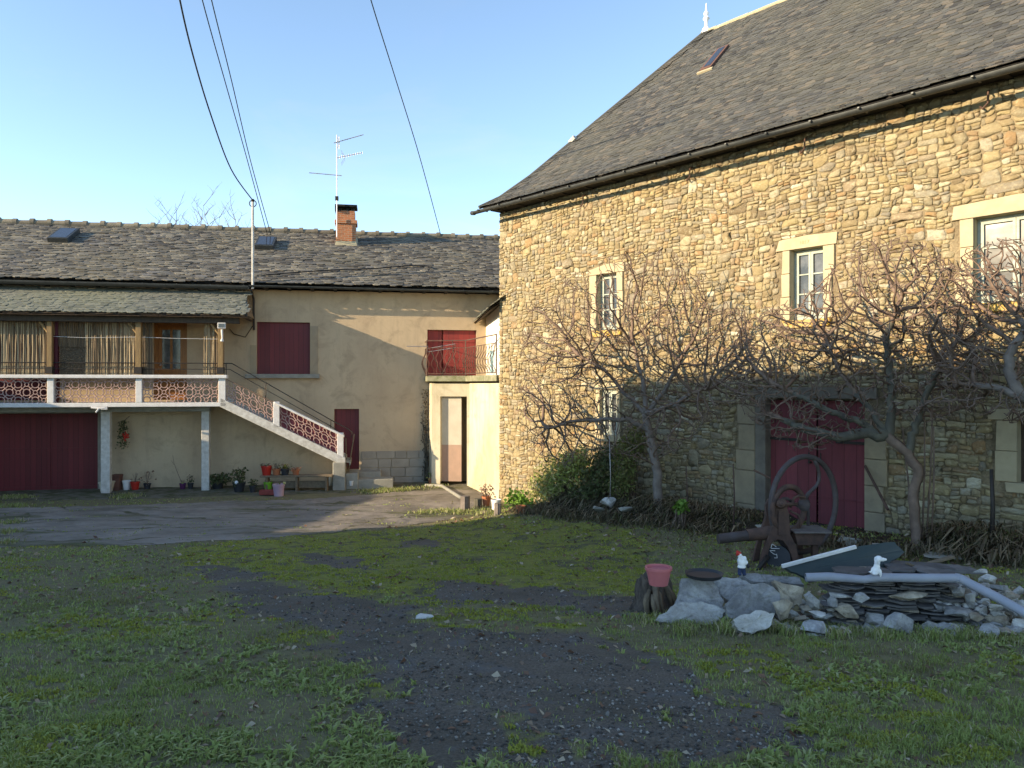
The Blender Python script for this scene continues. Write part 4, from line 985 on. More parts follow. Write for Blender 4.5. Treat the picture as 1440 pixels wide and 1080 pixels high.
dl0=wp(620.5,21.43)+Vector((0,.1,0)); dl1=wp(648.5,21.35)+Vector((0,.1,0)); mb=MB()
for i in range(2):
    zz=(zd_b,-1.7,zd_t-.03); mb.cur=i
    p,q=dl0,dl1; y=Vector((0,.04,0)); vs=[L_(p,zz[i]),L_(q,zz[i]),L_(q,zz[i+1]),L_(p,zz[i+1]),L_(p+y,zz[i]),L_(q+y,zz[i]),L_(q+y,zz[i+1]),L_(p+y,zz[i+1])]
    mb.add(vs,[(0,1,2,3),(5,4,7,6),(1,5,6,2),(4,0,3,7),(0,4,5,1),(3,2,6,7)])
dl=mb.build('door',[pmat('pinkish_door_base',(.40,.26,.20),(.32,.22,.17),5,.9,.2,30),pmat('greyed_door_paint',(.50,.46,.38),(.42,.38,.31),4,.9,.2,30)],annex); dl['label']='pale door leaf standing ajar'
# terrace slab + parapet rail
Pa2=PA+Vector((-.12,-.12,0)); Pb2=PBb+nB*.1+Vector((0,-.1,0)); Pc2=PC+nB*.1
poly=[hw+Vector((-.12,0,0)),Pa2,Pb2,Pc2,PC+Vector((.2,.5,0)),hw2]
mb=MB(); mb.prism([(p.x,p.y) for p in poly],lambda x,y,t: L_(Vector((x,y,0)),.07+t),.15); mb.build('terrace_slab',pmat('mossy_slab',(.30,.28,.2),(.12,.13,.06),7,.95,.6,30),annex,bevel=.015)
rail=MB(); path=[hw+Vector((-.1,-.05,0)),Pa2,Pb2,Pc2]; zr=.22
for a,b in zip(path[:-1],path[1:]):
    rail.tube([L_(a,zr+.98),L_(b,zr+.98)],.016,6); rail.tube([L_(a,zr+.78),L_(b,zr+.78)],.009,5); rail.tube([L_(a,zr+.06),L_(b,zr+.06)],.012,5)
    n=max(2,int((b-a).length/.11)); dd=(b-a).normalized(); out=Vector((dd.y,-dd.x,0)); out= out if out.y<0 or out.x<0 else -out
    for i in range(n):
        p=a+(b-a)*((i+.5)/n)
        pts=[]
        for k in range(11):
            v=k/10; bul=.10*math.sin(v*PI)**2*(1-v)*2; sw=.035*math.sin(v*4*PI)*(1 if i%2 else -1)
            pts.append(L_(p+dd*sw+out*bul,zr+.06+.72*v))
        rail.tube(pts,.0075,4)
for p in path[1:]: rail.tube([L_(p,zr),L_(p,zr+1.0)],.018,6)
rail.build('railing',M['rust'],annex,smooth=True)
# bright upper wall and its little slate roof
ha,_=H(683.5,480,0); U0=Vector(HF.world(ha,.0)); U1=PC+Vector((.05,-.02,0)); zU=1.93
mb=MB(); quad(mb,U0,U1,.2,zU); mb.build('upper_wall',M['whitewash'],annex)
mb=MB(); nU=Vector(((U1-U0).y,-(U1-U0).x,0)).normalized(); nU= nU if nU.x<0 else -nU
def Pu(a,b): p=U0+(U1-U0).normalized()*a+nU*(.36-b*.8); return L_(p,zU-.12+b*.6)
Lu=(U1-U0).length
mb=slates(Pu,lambda a,b:Vector((nU.x*.6,nU.y*.6,.8)),.1,Lu+.1,0,.9,.2,.14,None,.02,.2,8); mb.cur=0; mb.build('lean_to_roof',M['slate_balcony'],annex)
mb=MB(); mb.add([Pu(.05,-.02)-Vector((0,0,.03)),Pu(Lu+.1,-.02)-Vector((0,0,.03)),Pu(Lu+.1,.9)-Vector((0,0,.03)),Pu(.05,.9)-Vector((0,0,.03))],[(0,1,2,3)])
x=.1
while x<Lu: mb.tube([Pu(x,.02)-Vector((0,0,.06)),Pu(x,.6)-Vector((0,0,.08))],.03,4); x+=.45
mb.build('roof_boards',M['wood_dark'],annex)
# things on the terrace
p=wp(694,20.3); cl=MB(); rg=random.Random(2)
for i in range(8):
    for j in range(8):
        def q(i,j): v=j/8; return Vector((-.09+.18*i/8*(1-.25*v)+.01*math.sin(i*2),.03*math.sin(i*1.7+j*.2),.62-.6*v))
        cl.add([q(i,j),q(i+1,j),q(i+1,j+1),q(i,j+1)],[(0,1,2,3)])
o=cl.build('folded_parasol',M['cloth_blue'],smooth=True,loc=(p.x,p.y,.26)); tag(o,'pale blue folded parasol cloth standing on the annex terrace','parasol')
mb=MB(); mb.tube([(0,0,-.03),(0,0,.78)],.014,6); mb.build('parasol_pole',M['alu'],o)
p=wp(640,21.6); dr=thing('clothes_airer','spindly metal clothes airer with long rods on the annex terrace','clothes airer',(p.x,p.y,.22))
mb=MB(); X=lambda px,py: ((px-640)/F*21.6,0,(540-py)/F*21.6-.22)
def air(a,b,y0=0,y1=0,r=.01): pa=X(*a);pb_=X(*b); mb.tube([(pa[0],y0,pa[2]),(pb_[0],y1,pb_[2])],r,5)
air((572,487),(602,487),0,0,.012); air((602,490),(640,484),0,-.1); air((602,495),(641,489),0,-.1); air((601,495),(601,488)); 
mb.build('drying_rods',M['alu'],dr,smooth=True)
mb=MB(); air((636,478),(642,528)); air((641,484),(620,528),0,.3); air((606,494),(622,528)); mb.build('folding_legs',M['darkmetal'],dr)

# ------------------------------------------------------------------ THE BARN
B=BF.pt; z0=-3.0; bx,by,_=BF.world(0,0); barn=thing('barn','tall stone barn with steep slate roof and red double door','barn',(bx,by,z0),BF.rot)
def brect(x0,x1,y0,y1,p=0):
    a,_=B(x0,y0,p); b,_=B(x1,y1,p); zt_=B((x0+x1)/2,y0,p)[1]; zb_=B((x0+x1)/2,y1,p)[1]; return [a,b,zb_,zt_]
w1=brect(840,869,385,464); w2_=brect(1112,1160,349,449); w3=brect(1370,1425,303,425); w3[1]=w3[0]+.95
w4=brect(845,869,548,612); w5=brect(1431,1470,592,680); w5[1]=w5[0]+.8; bd=brect(1072,1216,562,735); bd[2]=-2.3
LB=19.0; WB=9.0; ZW=4.12
mb=MB(); holes=[w1,w2_,w3,w4,w5,bd]; wall_holes(mb,0,LB,-3.6,ZW,holes,.24)
mb.cur=0
mb.add([(0,0,-3.6),(0,WB,-3.6),(0,WB,ZW),(0,0,ZW)],[(0,3,2,1)]); mb.add([(LB,0,-3.6),(LB,WB,-3.6),(LB,WB,ZW),(LB,WB/2,8.8),(LB,0,ZW)],[(0,1,2,3,4)])
mb.add([(0,WB,-3.6),(LB,WB,-3.6),(LB,WB,ZW),(0,WB,ZW)],[(0,3,2,1)])
part('wall',mb,[M['mortar'],M['ashlar']],barn,z0)
def rubble(s1,zlo,zhi,blocks,seed=4):
    rg=random.Random(seed); V=[];Fc=[];R_=[]; mb=MB()
    ht=ZW-zlo; cells=[]
    def split(x0,x1,y0,y1):
        w,h=x1-x0,y1-y0; a=w*h
        big=rg.random()<.16
        lim=.05 if big else (.007 if rg.random()<.45 else .016)
        if (a<lim*rg.uniform(.6,1.6) and w/h<3.8) or (h<.07 and w<.30): cells.append((x0,x1,y0,y1)); return
        if w/h>rg.uniform(1.2,2.3) or h<.08: t=x0+w*rg.uniform(.3,.7); split(x0,t,y0,y1); split(t,x1,y0,y1)
        else: t=y0+h*rg.uniform(.32,.68); split(x0,x1,y0,t); split(x0,x1,t,y1)
    y=zlo
    while y<zhi:
        h=rg.uniform(.22,.48); x=-.02
        while x<s1: w=rg.uniform(.4,1.3); split(x,min(x+w,s1),y,min(y+h,zhi)); x+=w
        y+=h
    for (x0,x1,y0,y1) in cells:
        cx,cy=(x0+x1)/2,(y0+y1)/2; dead=False
        for (a,b,c,d) in blocks:
            if a<x1 and b>x0 and c<y1 and d>y0:
                if a<cx<b and c<cy<d: dead=True; break
                ox=min(b-x0,x1-a); oy=min(d-y0,y1-c)
                if ox<oy:
                    if cx<a: x1=a
                    else: x0=b
                else:
                    if cy<c: y1=c
                    else: y0=d
        if dead or x1-x0<.03 or y1-y0<.025: continue
        w,h=x1-x0,y1-y0; g=.0035; c1=min(w,h)*.42
        r=lambda k=1: rg.uniform(.05,1.0)*c1*k
        w_m=.55
        P=[(x0+g+r(1.3),y0+g),(x1-g-r(1.3),y0+g),(x1-g,y0+g+r()),(x1-g,y1-g-r()),(x1-g-r(1.3),y1-g),(x0+g+r(1.3),y1-g),(x0+g,y1-g-r()),(x0+g,y0+g+r())]
        j=min(w,h)*.11; P=[(px+rg.uniform(-j,j),py+rg.uniform(-j,j)) for px,py in P]
        cells2=P; th=rg.uniform(.004,.017) ; tx,ty=rg.gauss(0,.06),rg.gauss(0,.06); mx,my=sum(p[0] for p in P)/8,sum(p[1] for p in P)/8
        f=rg.uniform(.78,.93); top=[(mx+(px-mx)*f+rg.uniform(-j,j)*.5,my+(py-my)*f+rg.uniform(-j,j)*.5) for px,py in P]
        o=len(V)
        V+= [(px,.004,py) for px,py in P]+[(px,-.008-th*.35,py) for px,py in [(mx+(q[0]-mx)*.97,my+(q[1]-my)*.97) for q in P]]+[(px,-.010-th-(px-mx)*tx-(py-my)*ty+rg.uniform(-.003,.003),py) for px,py in top]+[(mx,-.012-th-rg.uniform(0,.008),my)]
        rr=rg.random()
        for i in range(8):
            k=(i+1)%8; Fc+=[(o+i,o+k,o+8+k),(o+i,o+8+k,o+8+i),(o+8+i,o+8+k,o+16+k),(o+8+i,o+16+k,o+16+i),(o+16+i,o+16+k,o+24)]; R_+=[rr]*5
    V=np.array(V); sx=V[:,0].copy(); sz=V[:,2].copy()
    amp=.105; fx=1.4; wx=(fbm(sx*fx,sz*fx,301,4)-.5)*2*amp; wz=(fbm(sx*fx+5,sz*fx+9,303,4)-.5)*2*amp
    dist=np.full(len(V),9.)
    for (a,b,c,d) in blocks: dx=np.maximum(np.maximum(a-sx,sx-b),0); dz=np.maximum(np.maximum(c-sz,sz-d),0); dist=np.minimum(dist,np.hypot(dx,dz))
    k=np.clip(dist/.25,0,1)*np.clip(sx/.3,0,1); V[:,0]+=wx*k; V[:,2]+=wz*k*np.clip((ZW-sz)/.3,0,1); V[:,2]-=z0
    o=raw('rubble_facing',V,np.array(Fc),M['rubble'],{'rnd':('FACE',R_)},3,parent=barn); return o
BL_=[(w1[0]-.24,w1[1]+.19,w1[2]-.14,w1[3]+.18),(w2_[0]-.2,w2_[1]+.2,w2_[2]-.14,w2_[3]+.2),(w3[0]-.25,w3[1]+.25,w3[2]-.14,w3[3]+.22),(w4[0]-.13,w4[1]+.13,w4[2]-.14,w4[3]+.12),(w5[0]-.3,w5[1]+.25,w5[2]-.14,w5[3]+.16),(bd[0]-.14,bd[1]+.19,bd[2]-.7,bd[3]+.2),(bd[0]-.5,bd[0]-.1,-2.6,bd[3]-.1),(bd[1],bd[1]+.31,-2.5,bd[3]-.35)]
rubble(15.5,-3.1,ZW-.02,BL_)
# dark room behind the openings
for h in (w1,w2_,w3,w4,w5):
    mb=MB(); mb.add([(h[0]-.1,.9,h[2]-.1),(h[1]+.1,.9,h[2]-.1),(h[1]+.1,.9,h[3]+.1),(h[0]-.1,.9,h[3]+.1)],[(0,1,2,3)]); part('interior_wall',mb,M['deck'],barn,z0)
def blk(mb,pts,y0=-.02,y1=.02):
    y0-=.022
    mb.prism(pts,lambda x,y,t:(x,y0+t,y),y1-y0)
def surround(h,name='stone_surround',jl=.17,jr=.12,lt=.17,sill=.14,rg=random.Random(5),lich=True):
    a,b,c,d=h[:4]; mb=MB(); j=lambda k=.02: rg.uniform(-k,k)
    blk(mb,[(a-jl-.07+j(),d+.004),(b+jr+.07+j(),d+.004),(b+jr+.05+j(),d+lt+j()),((a+b)/2,d+lt+.02+j()),(a-jl-.05+j(),d+lt-.03+j())],-.022,.03)
    for side,(x0,x1) in enumerate(((a-jl,a),(b,b+jr))):
        z=c; n=3 if d-c>1 else 2
        hs=[(d-c)*k/n for k in range(n+1)]
        for k in range(n):
            e=j(.05); xo0=x0+(e if side==0 else 0); xo1=x1+(e if side==1 else 0)
            blk(mb,[(xo0,c+hs[k]+.004),(xo1,c+hs[k]+.004),(xo1,c+hs[k+1]-.004),(xo0+j(.015),c+hs[k+1]-.004)],-.018-abs(j(.006)),.03)
    o=part(name,mb,M['ashlar'],barn,z0,bevel=.008)
    if sill:
        mb=MB(); blk(mb,[(a-.12,c-sill),(b+.10,c-sill+.02),(b+.12,c-.004),(a-.14,c-.004)],-.035,.2); part('window_sill',mb,M['lichen'] if lich else M['ashlar'],barn,z0,bevel=.012)
    return o
surround(w1); s2=surround(w2_,lt=.2,jl=.16,jr=.16); surround(w3,lt=.22,jl=.2,jr=.2); surround(w4,jl=.1,jr=.1,lt=.12,lich=False); surround(w5,jl=.26,jr=.2,lt=.16,lich=False)
for h,rows in ((w1,3),(w2_,3),(w3,3),(w4,2)): 
    casement(barn,z0,h[0],h[1],h[2],h[3],.17 if h is not w4 else .1,rows)
mb=MB(); mb.box(w5[0],w5[1],.14,.18,w5[2],w5[3]); part('low_hatch',mb,M['wood_dark'],barn,z0)
for h in (w1,w2_,w3):   # net curtains behind the panes (pulled half way)
    mb=MB(); n=14
    for i in range(n):
        x0=h[0]+(h[1]-h[0])*i/n; x1=h[0]+(h[1]-h[0])*(i+1)/n
        y=lambda k:.27+.02*math.sin(k*2.3)
        mb.add([(x0,y(i),h[2]),(x1,y(i+1),h[2]),(x1,y(i+1),h[3]),(x0,y(i),h[3])],[(0,1,2,3)])
# date cut in the lintel of the middle window
cu=bpy.data.curves.new('carved_date','FONT'); cu.body='1817'; cu.size=.085; cu.extrude=.002; cu.align_x='CENTER'
o_=bpy.data.objects.new('tmp',cu); COL.objects.link(o_); dg_=bpy.context.evaluated_depsgraph_get(); me_=bpy.data.meshes.new_from_object(o_.evaluated_get(dg_)); bpy.data.objects.remove(o_); o=bpy.data.objects.new('carved_date',me_); COL.objects.link(o); me_.materials.clear(); o.data.materials.append(pmat('carved_shadow',(.40,.31,.17),(.36,.28,.16),6,.9,.2,40))
o.parent=barn; o.location=((w2_[0]+w2_[1])/2-.03,-.0462,w2_[3]+.07-z0); o.rotation_euler=(PI/2,0,0)
# barn door
a,b,c,d=bd; m=a+(b-a)*.52
for i,(x0,x1) in enumerate(((a+.09,m-.008),(m+.03,b-.01))):
    mb=MB(); mb.box(x0,x1,.12,.16,c+.03,d-.02)
    for zz in (c+.45,d-.5): mb.box(x0+.02,x1-.02,.105,.12,zz,zz+.02)
    dd=part('door_leaf',mb,M['maroon_barn'],barn,z0)
    mb=MB(); zz=c+1.35; mb.box(x0 if i==0 else x1-.5,x0+.5 if i==0 else x1,.1,.119,zz,zz+.045); mb.build('strap_hinge',M['darkmetal'],dd)
    mb=MB(); mb.tube([(m-.1+.2*i,.06,c+1.0),(m-.1+.2*i,.06,c+1.18)],.011,6); mb.box(m-.12+.2*i,m-.08+.2*i,.06,.12,c+1.0,c+1.03); mb.build('handle',M['darkmetal'],dd)
mb=MB(); mb.box(a-.11,a+.085,-.05,.14,c,d+.02); mb.box(a-.15,b+.2,-.045,.2,d+.02,d+.2); part('door_frame',mb,M['lintel_grey'],barn,z0,bevel=.01)
rg=random.Random(12); tq=pmat('tan_quoin',(.36,.285,.185),(.24,.19,.13),5,.9,.6,22,rndm=.15)
for x0,x1,zt_,zb_ in ((a-.48,a-.12,d-.1,-2.6),(b+.01,b+.30,d-.35,-2.5)):
    z=zb_; mb=MB()
    while z<zt_-.1:
        h_=min(rg.uniform(.35,.7),zt_-z); e=rg.uniform(-.06,.06)
        l_=x0+e if x0<a else x0; r_=x1+(e if x0>a else 0); blk(mb,[(l_,z+.005),(r_,z+.005),(r_,z+h_-.005),(l_,z+h_-.005)],-.02,.02); z+=h_
    part('door_quoin',mb,tq,barn,z0,bevel=.01)
mb=MB(); x,_=B(1216,640,.02); x2,z2=B(1255,715,.35); mb.tube([(x+.02,-.05,B(1218,655,.02)[1]),(x2,-.5,z2)],.022,6); part('door_prop',mb,M['rust'],barn,z0)
# roof profile (p , z) and hip profile (s , z)
PR=[(.52,4.2),(.05,4.47),(-.6,5.02),(-4.5,8.9)]; HS=[(-.16,4.2),(.06,4.47),(.42,5.02),(2.7,8.9)]
seg=[math.hypot(PR[i+1][0]-PR[i][0],PR[i+1][1]-PR[i][1]) for i in range(3)]; cum=[0,seg[0],seg[0]+seg[1],sum(seg)]
def prof(b):
    b=max(-.05,min(b,cum[3]+.2)); i=0 if b<cum[1] else (1 if b<cum[2] else 2); t=(b-cum[i])/seg[i]
    return PR[i][0]+(PR[i+1][0]-PR[i][0])*t, PR[i][1]+(PR[i+1][1]-PR[i][1])*t
def hips(z):
    for i in range(3):
        if z<=HS[i+1][1] or i==2: t=(z-HS[i][1])/(HS[i+1][1]-HS[i][1]); return HS[i][0]+(HS[i+1][0]-HS[i][0])*t
def sag(a): return -.06*math.sin(min(1,max(0,a/LB))*PI)
def Pr(a,b): p,z=prof(b); return Vector((a,-p,z+sag(a)))
def Nr(a,b):
    p0,q0=prof(b-.15);p1,q1=prof(b+.15); v=Vector((0,-(p1-p0),q1-q0)); return Vector((0,-v.z,v.y)).normalized()
mb=slates(Pr,Nr,-.3,LB+.2,0,cum[3]-.02,.15,.105,lambda a,b:a>hips(prof(b+.22)[1])+.06,.011,.3,21); part('roof',mb,M['slate_barn'],barn,z0)
mb=MB()
for i in range(3):
    (p0,q0),(p1,q1)=PR[i],PR[i+1]; (s0,_),(s1,_)=HS[i],HS[i+1]; e=.03
    NQ=12
    for k_ in range(NQ):
        u0,u1=k_/NQ,(k_+1)/NQ; A0,A1,B0_,B1_=s0+(LB+.2-s0)*u0,s0+(LB+.2-s0)*u1,s1+(LB+.2-s1)*u0,s1+(LB+.2-s1)*u1
        mb.add([(A0,-p0,q0-e-.01+sag(A0)),(A1,-p0,q0-e-.01+sag(A1)),(B1_,-p1,q1-e-.01+sag(B1_)),(B0_,-p1,q1-e-.01+sag(B0_))],[(0,1,2,3)])
    mb.add([(s0,WB+p0,q0-e),(LB+.2,WB+p0,q0-e),(LB+.2,WB+p1,q1-e),(s1,WB+p1,q1-e)],[(3,2,1,0)])
part('roof_deck',mb,M['deck'],barn,z0)
def Ph(a,b):   # hip end; a along the end wall, b up
    z=PR[0][1]+ (PR[3][1]-PR[0][1])*b; return Vector((hips(z),a,z))
mb=MB(); rg=random.Random(8)
zz=4.2
while zz<8.85:
    z1=zz+.085; s0=hips(zz);s1=hips(z1)
    def pz(z):
        for i in range(3):
            if z<=PR[i+1][1] or i==2: t=(z-PR[i][1])/(PR[i+1][1]-PR[i][1]); return PR[i][0]+(PR[i+1][0]-PR[i][0])*t
    y=-pz(zz)+.05; ye=WB+pz(zz)
    while y<ye:
        w_=rg.uniform(.1,.2); mb.rnd=rg.random(); u=min(y+w_,ye); d_=rg.uniform(0,.012); mb.add([(s0-.0-d_*.3,y,zz),(s0-.0-d_*.3,u,zz),(s1,u,z1),(s1,y,z1)],[(0,3,2,1)]); y=u
    zz=z1
part('hip_slates',mb,M['slate_barn'],barn,z0)
mb=MB()
mb.tube([(HS[0][0]+(HS[1][0]-HS[0][0])*0,-PR[0][0],PR[0][1]),(HS[1][0],-PR[1][0],PR[1][1]+.0),(HS[2][0],-PR[2][0],PR[2][1]),(HS[3][0],-PR[3][0],PR[3][1])],.045,8); rg=random.Random(41)
bq=0.0
while bq<cum[3]-.05:
    b2=min(bq+.16,cum[3]); (pA,zA),(pB,zB)=prof(bq),prof(b2); hA,hB=hips(zA),hips(zB); mb.rnd=rg.random(); n_=Nr(0,bq)*rg.uniform(.004,.012); w1_,w2__=rg.uniform(.2,.34),rg.uniform(.2,.34)
    mb.add([Vector((hA-.01,-pA,zA))+n_*2.4,Vector((hA+w1_,-pA,zA))+n_*2.4,Vector((hB+w2__,-pB,zB))+n_*.6,Vector((hB-.01,-pB,zB))+n_*.6],[(0,1,2,3)]); bq+=.10
part('hip_capping',mb,M['slate_barn'],barn,z0)
mb=MB(); rg=random.Random(2); x=2.6
while x<LB:
    L=.45; mb.rnd=rg.random(); mb.tube([(x,4.5,8.88+sag(x)+rg.uniform(-.01,.01)),(x+L,4.5,8.88+sag(x))],.075,8); x+=L
part('ridge_tiles',mb,M['ridge_mortar'],barn,z0,smooth=True)
mb=MB(); mb.lathe([(.12,0),(.10,.1),(.05,.16),(.045,.3),(.09,.36),(.05,.42),(.07,.5),(.03,.56),(.012,.75)],12,(2.72,4.5,8.85)); part('finial',mb,M['white_ceramic'],barn,z0,smooth=True)
mb=MB(); s_=hips(5.9); 
p_=next(pp for pp in [PR[2][0]+(PR[3][0]-PR[2][0])*((5.9-5.02)/3.88)])
mb.tube([(s_-.05,-p_,5.9),(s_+.12,-p_,6.0)],.06,6); part('hip_hook',mb,M['white_worn'],barn,z0)
# small red framed roof light
def rp(px,py):
    best=None
    for i in range(800):
        b_=i*.01; p,z=prof(b_); s_,zz=B(px,py,p); d_=abs(zz-z-sag(s_))
        if best is None or d_<best[0]: best=(d_,s_,b_)
    return best[1:]
c0=rp(985,103);c1=rp(1003,98);c2=rp(1018,71)
def ob(a,b,h): return Pr(a,b)+Nr(a,b)*h
sa,ba=c0; sb_,bb=rp(1000,76); w_=.30
vs=[ob(a_,b_,h) for h in (0,.07) for a_,b_ in ((sa,ba),(sa+w_,ba),(sa+w_,bb),(sa,bb))]
mb=MB(); mb.add(vs,[(0,3,2,1),(4,5,6,7),(0,1,5,4),(1,2,6,5),(2,3,7,6),(3,0,4,7)]); rl=part('roof_light',mb,pmat('red_brown_frame',(.16,.075,.055),(.10,.06,.05)),barn,z0)
mb=MB(); mb.add([ob(a_,b_,.075) for a_,b_ in ((sa+.06,ba+.1),(sa+w_-.06,ba+.1),(sa+w_-.06,bb-.05),(sa+.06,bb-.05))],[(0,1,2,3)]); mb.build('pane',M['glass_sky'],rl)
mb=MB(); vs=[ob(a_,b_,h) for h in (0,.05) for a_,b_ in ((sa-.05,ba-.07),(sa+w_+.05,ba-.07),(sa+w_+.05,ba),(sa-.05,ba))]; mb.add(vs,[(0,3,2,1),(4,5,6,7),(0,1,5,4),(1,2,6,5),(2,3,7,6),(3,0,4,7)]); mb.build('flashing',M['ridge_mortar'],rl)
# gutter and hooks
mb=MB(); n=16
for i in range(n):
    x0=-.2+(LB+.4)*i/n; x1=-.2+(LB+.4)*(i+1)/n; gutter(mb,(x0,-.60,4.10+sag(x0)-.0),(x1+.01,-.60,4.10+sag(x1)),.065)
x=0
while x<LB: mb.box(x,x+.03,-.71,-.4,4.08+sag(x),4.1+sag(x)); x+=.75
mb.tube([(-.2,-.62,4.06),(-.32,-.62,4.08)],.05,8)
part('gutter',mb,M['zinc'],barn,z0,smooth=True)
for px in (820,970,1131,1388):
    x,_=B(px,250,.1); zt_=ZW-.1; mb=MB(); mb.tube([(x,-.02,zt_),(x+.02,-.12,zt_-.05),(x+.02,-.13,zt_-.2),(x-.05,-.12,zt_-.26),(x-.1,-.05,zt_-.2)],.014,6); part('iron_hook',mb,M['rust'],barn,z0,smooth=True)
mb=MB(); mb.box(0,LB,-.3,0,ZW,ZW+.02)
x=.2
while x<LB: mb.box(x,x+.09,-.45,.0,ZW-.02,ZW+.1); x+=.7
part('eaves_rafters',mb,M['deck'],barn,z0)

# ------------------------------------------------------------------ neighbouring buildings outside the frame that shade the yard
def gable_house(name,label,p0,dir_,L,halfw,zr,ze,zb,mat_w,mat_r):
    d=Vector((dir_[0],dir_[1],0)).normalized(); n=Vector((-d.y,d.x,0))   # n to one side
    o=thing(name,label,'house',(p0[0],p0[1],zb),math.atan2(d.y,d.x))
    mb=MB(); Hh=ze-zb; R_=zr-zb
    mb.add([(0,-halfw,0),(L,-halfw,0),(L,halfw,0),(0,halfw,0),(0,-halfw,Hh),(L,-halfw,Hh),(L,halfw,Hh),(0,halfw,Hh),(0,0,R_-.1),(L,0,R_-.1)],
           [(0,1,5,4),(2,3,7,6),(3,0,4,8,7),(1,2,6,9,5)]); mb.build('wall',mat_w,o)
    mb=MB(); ov=.35; sl=(R_-Hh)/halfw; e=halfw+ov; ez=Hh-ov*sl
    for s_ in (-1,1):
        vs=[(-.2,s_*e,ez+.03),(L+.2,s_*e,ez+.03),(L+.2,0,R_+.03),(-.2,0,R_+.03),(-.2,s_*e,ez-.09),(L+.2,s_*e,ez-.09),(L+.2,0,R_-.09),(-.2,0,R_-.09)]
        mb.add(vs,[(0,1,2,3),(7,6,5,4),(0,4,5,1),(1,5,6,2),(3,7,4,0)])
    mb.build('roof',mat_r,o)
    mb=MB()
    for i in range(3):
        x=L*(.2+.28*i); 
        mb.box(x,x+.9,-halfw-.03,-halfw,1.0,2.2); mb.box(x,x+.9,halfw,halfw+.03,1.0,2.2)
    mb.build('shutter',M['maroon'],o)
    return o
def shade_ridge(D,perp,h):
    pass
R0=(-30.5,1.75); gable_house('neighbour_house','tall stone house standing far outside the yard, casting the long shadow',R0,(.748,-.664),18.0,2.1,9.65,6.9,-2.6,M['stone'],M['slate_house'])
sx,sz=-17.3,7.0; gable_house('shed','long low stone shed at the far side of the yard',(sx,sz),(.0,1),12,1.3,1.15,.7,-2.8,M['stone'],M['slate_house'])
# ------------------------------------------------------------------ bare trees (space colonisation)
def grow(trunks,att,step=.09,infl=.9,kill=.13,up=.12,iters=160,seed=1):
    rg=np.random.RandomState(seed); P=[];par=[]; grow.mr={}
    for ti,tr in enumerate(trunks):   # tr: list of points, first may be an index into P via ('j',i)
        prev=-1
        for k,p in enumerate(tr):
            if isinstance(p,int): prev=p; continue
            p=np.array(p,float)
            if prev>=0:
                q=P[prev]; n=max(1,int(np.linalg.norm(p-q)/step))
                for i in range(1,n+1):
                    P.append(q+(p-q)*i/n+(rg.randn(3)*.012 if i<n else 0)); par.append(prev); prev=len(P)-1; grow.mr[prev]=(ti,(k-1+i/n)/(len(tr)-1))
            else: P.append(p); par.append(-1); prev=len(P)-1
    A=np.array(att,float); near=np.full(len(A),1e9); ni=np.zeros(len(A),int)
    def upd(i0):
        nonlocal near,ni
        N_=np.array(P[i0:]); 
        for c in range(0,len(N_),400):
            D=np.linalg.norm(A[:,None]-N_[None,c:c+400],axis=2); j=D.argmin(1); d=D[np.arange(len(A)),j]; m=d<near; near[m]=d[m]; ni[m]=j[m]+i0+c
    upd(0); used={}
    for it in range(iters):
        if len(A)==0: break
        act=near<infl
        if not act.any(): break
        dirs={}
        for a,i in zip(A[act],ni[act]):
            v=a-P[i]; v/=np.linalg.norm(v)+1e-9; dirs[i]=dirs.get(i,0)+v
        i0=len(P)
        for i,v in dirs.items():
            if used.get(i,0)>2: continue
            used[i]=used.get(i,0)+1
            v=v/(np.linalg.norm(v)+1e-9)
            if par[i]>=0: pv=P[i]-P[par[i]]; v=v+.45*pv/(np.linalg.norm(pv)+1e-9)
            v=v+np.array([0,0,up])+rg.randn(3)*.16; v/=np.linalg.norm(v); P.append(P[i]+v*step); par.append(i)
        if len(P)==i0: break
        upd(i0); k=near>kill; A=A[k];near=near[k];ni=ni[k]
    return np.array(P),np.array(par)
def treemesh(P,par,r0,ex=2.3,minr=None):
    n=len(P); acc=np.zeros(n); ch=[[] for _ in range(n)]
    for i in range(n-1,-1,-1):
        if acc[i]==0: acc[i]=r0**ex
        if par[i]>=0: acc[par[i]]+=acc[i]; ch[par[i]].append(i)
    rad=acc**(1/ex)
    if minr:
        for i,(r) in minr.items(): rad[i]=max(rad[i],r)
    # chains
    chains=[]; started=[i for i in range(n) if par[i]<0]; stack=[(i,None) for i in started]
    while stack:
        i,p=stack.pop(); c=[p] if p is not None else []; c.append(i)
        while ch[i]:
            k=sorted(ch[i],key=lambda q:-rad[q]); 
            for q in k[1:]: stack.append((q,i))
            i=k[0]; c.append(i)
        if len(c)>1: chains.append(c)
    return rad,chains
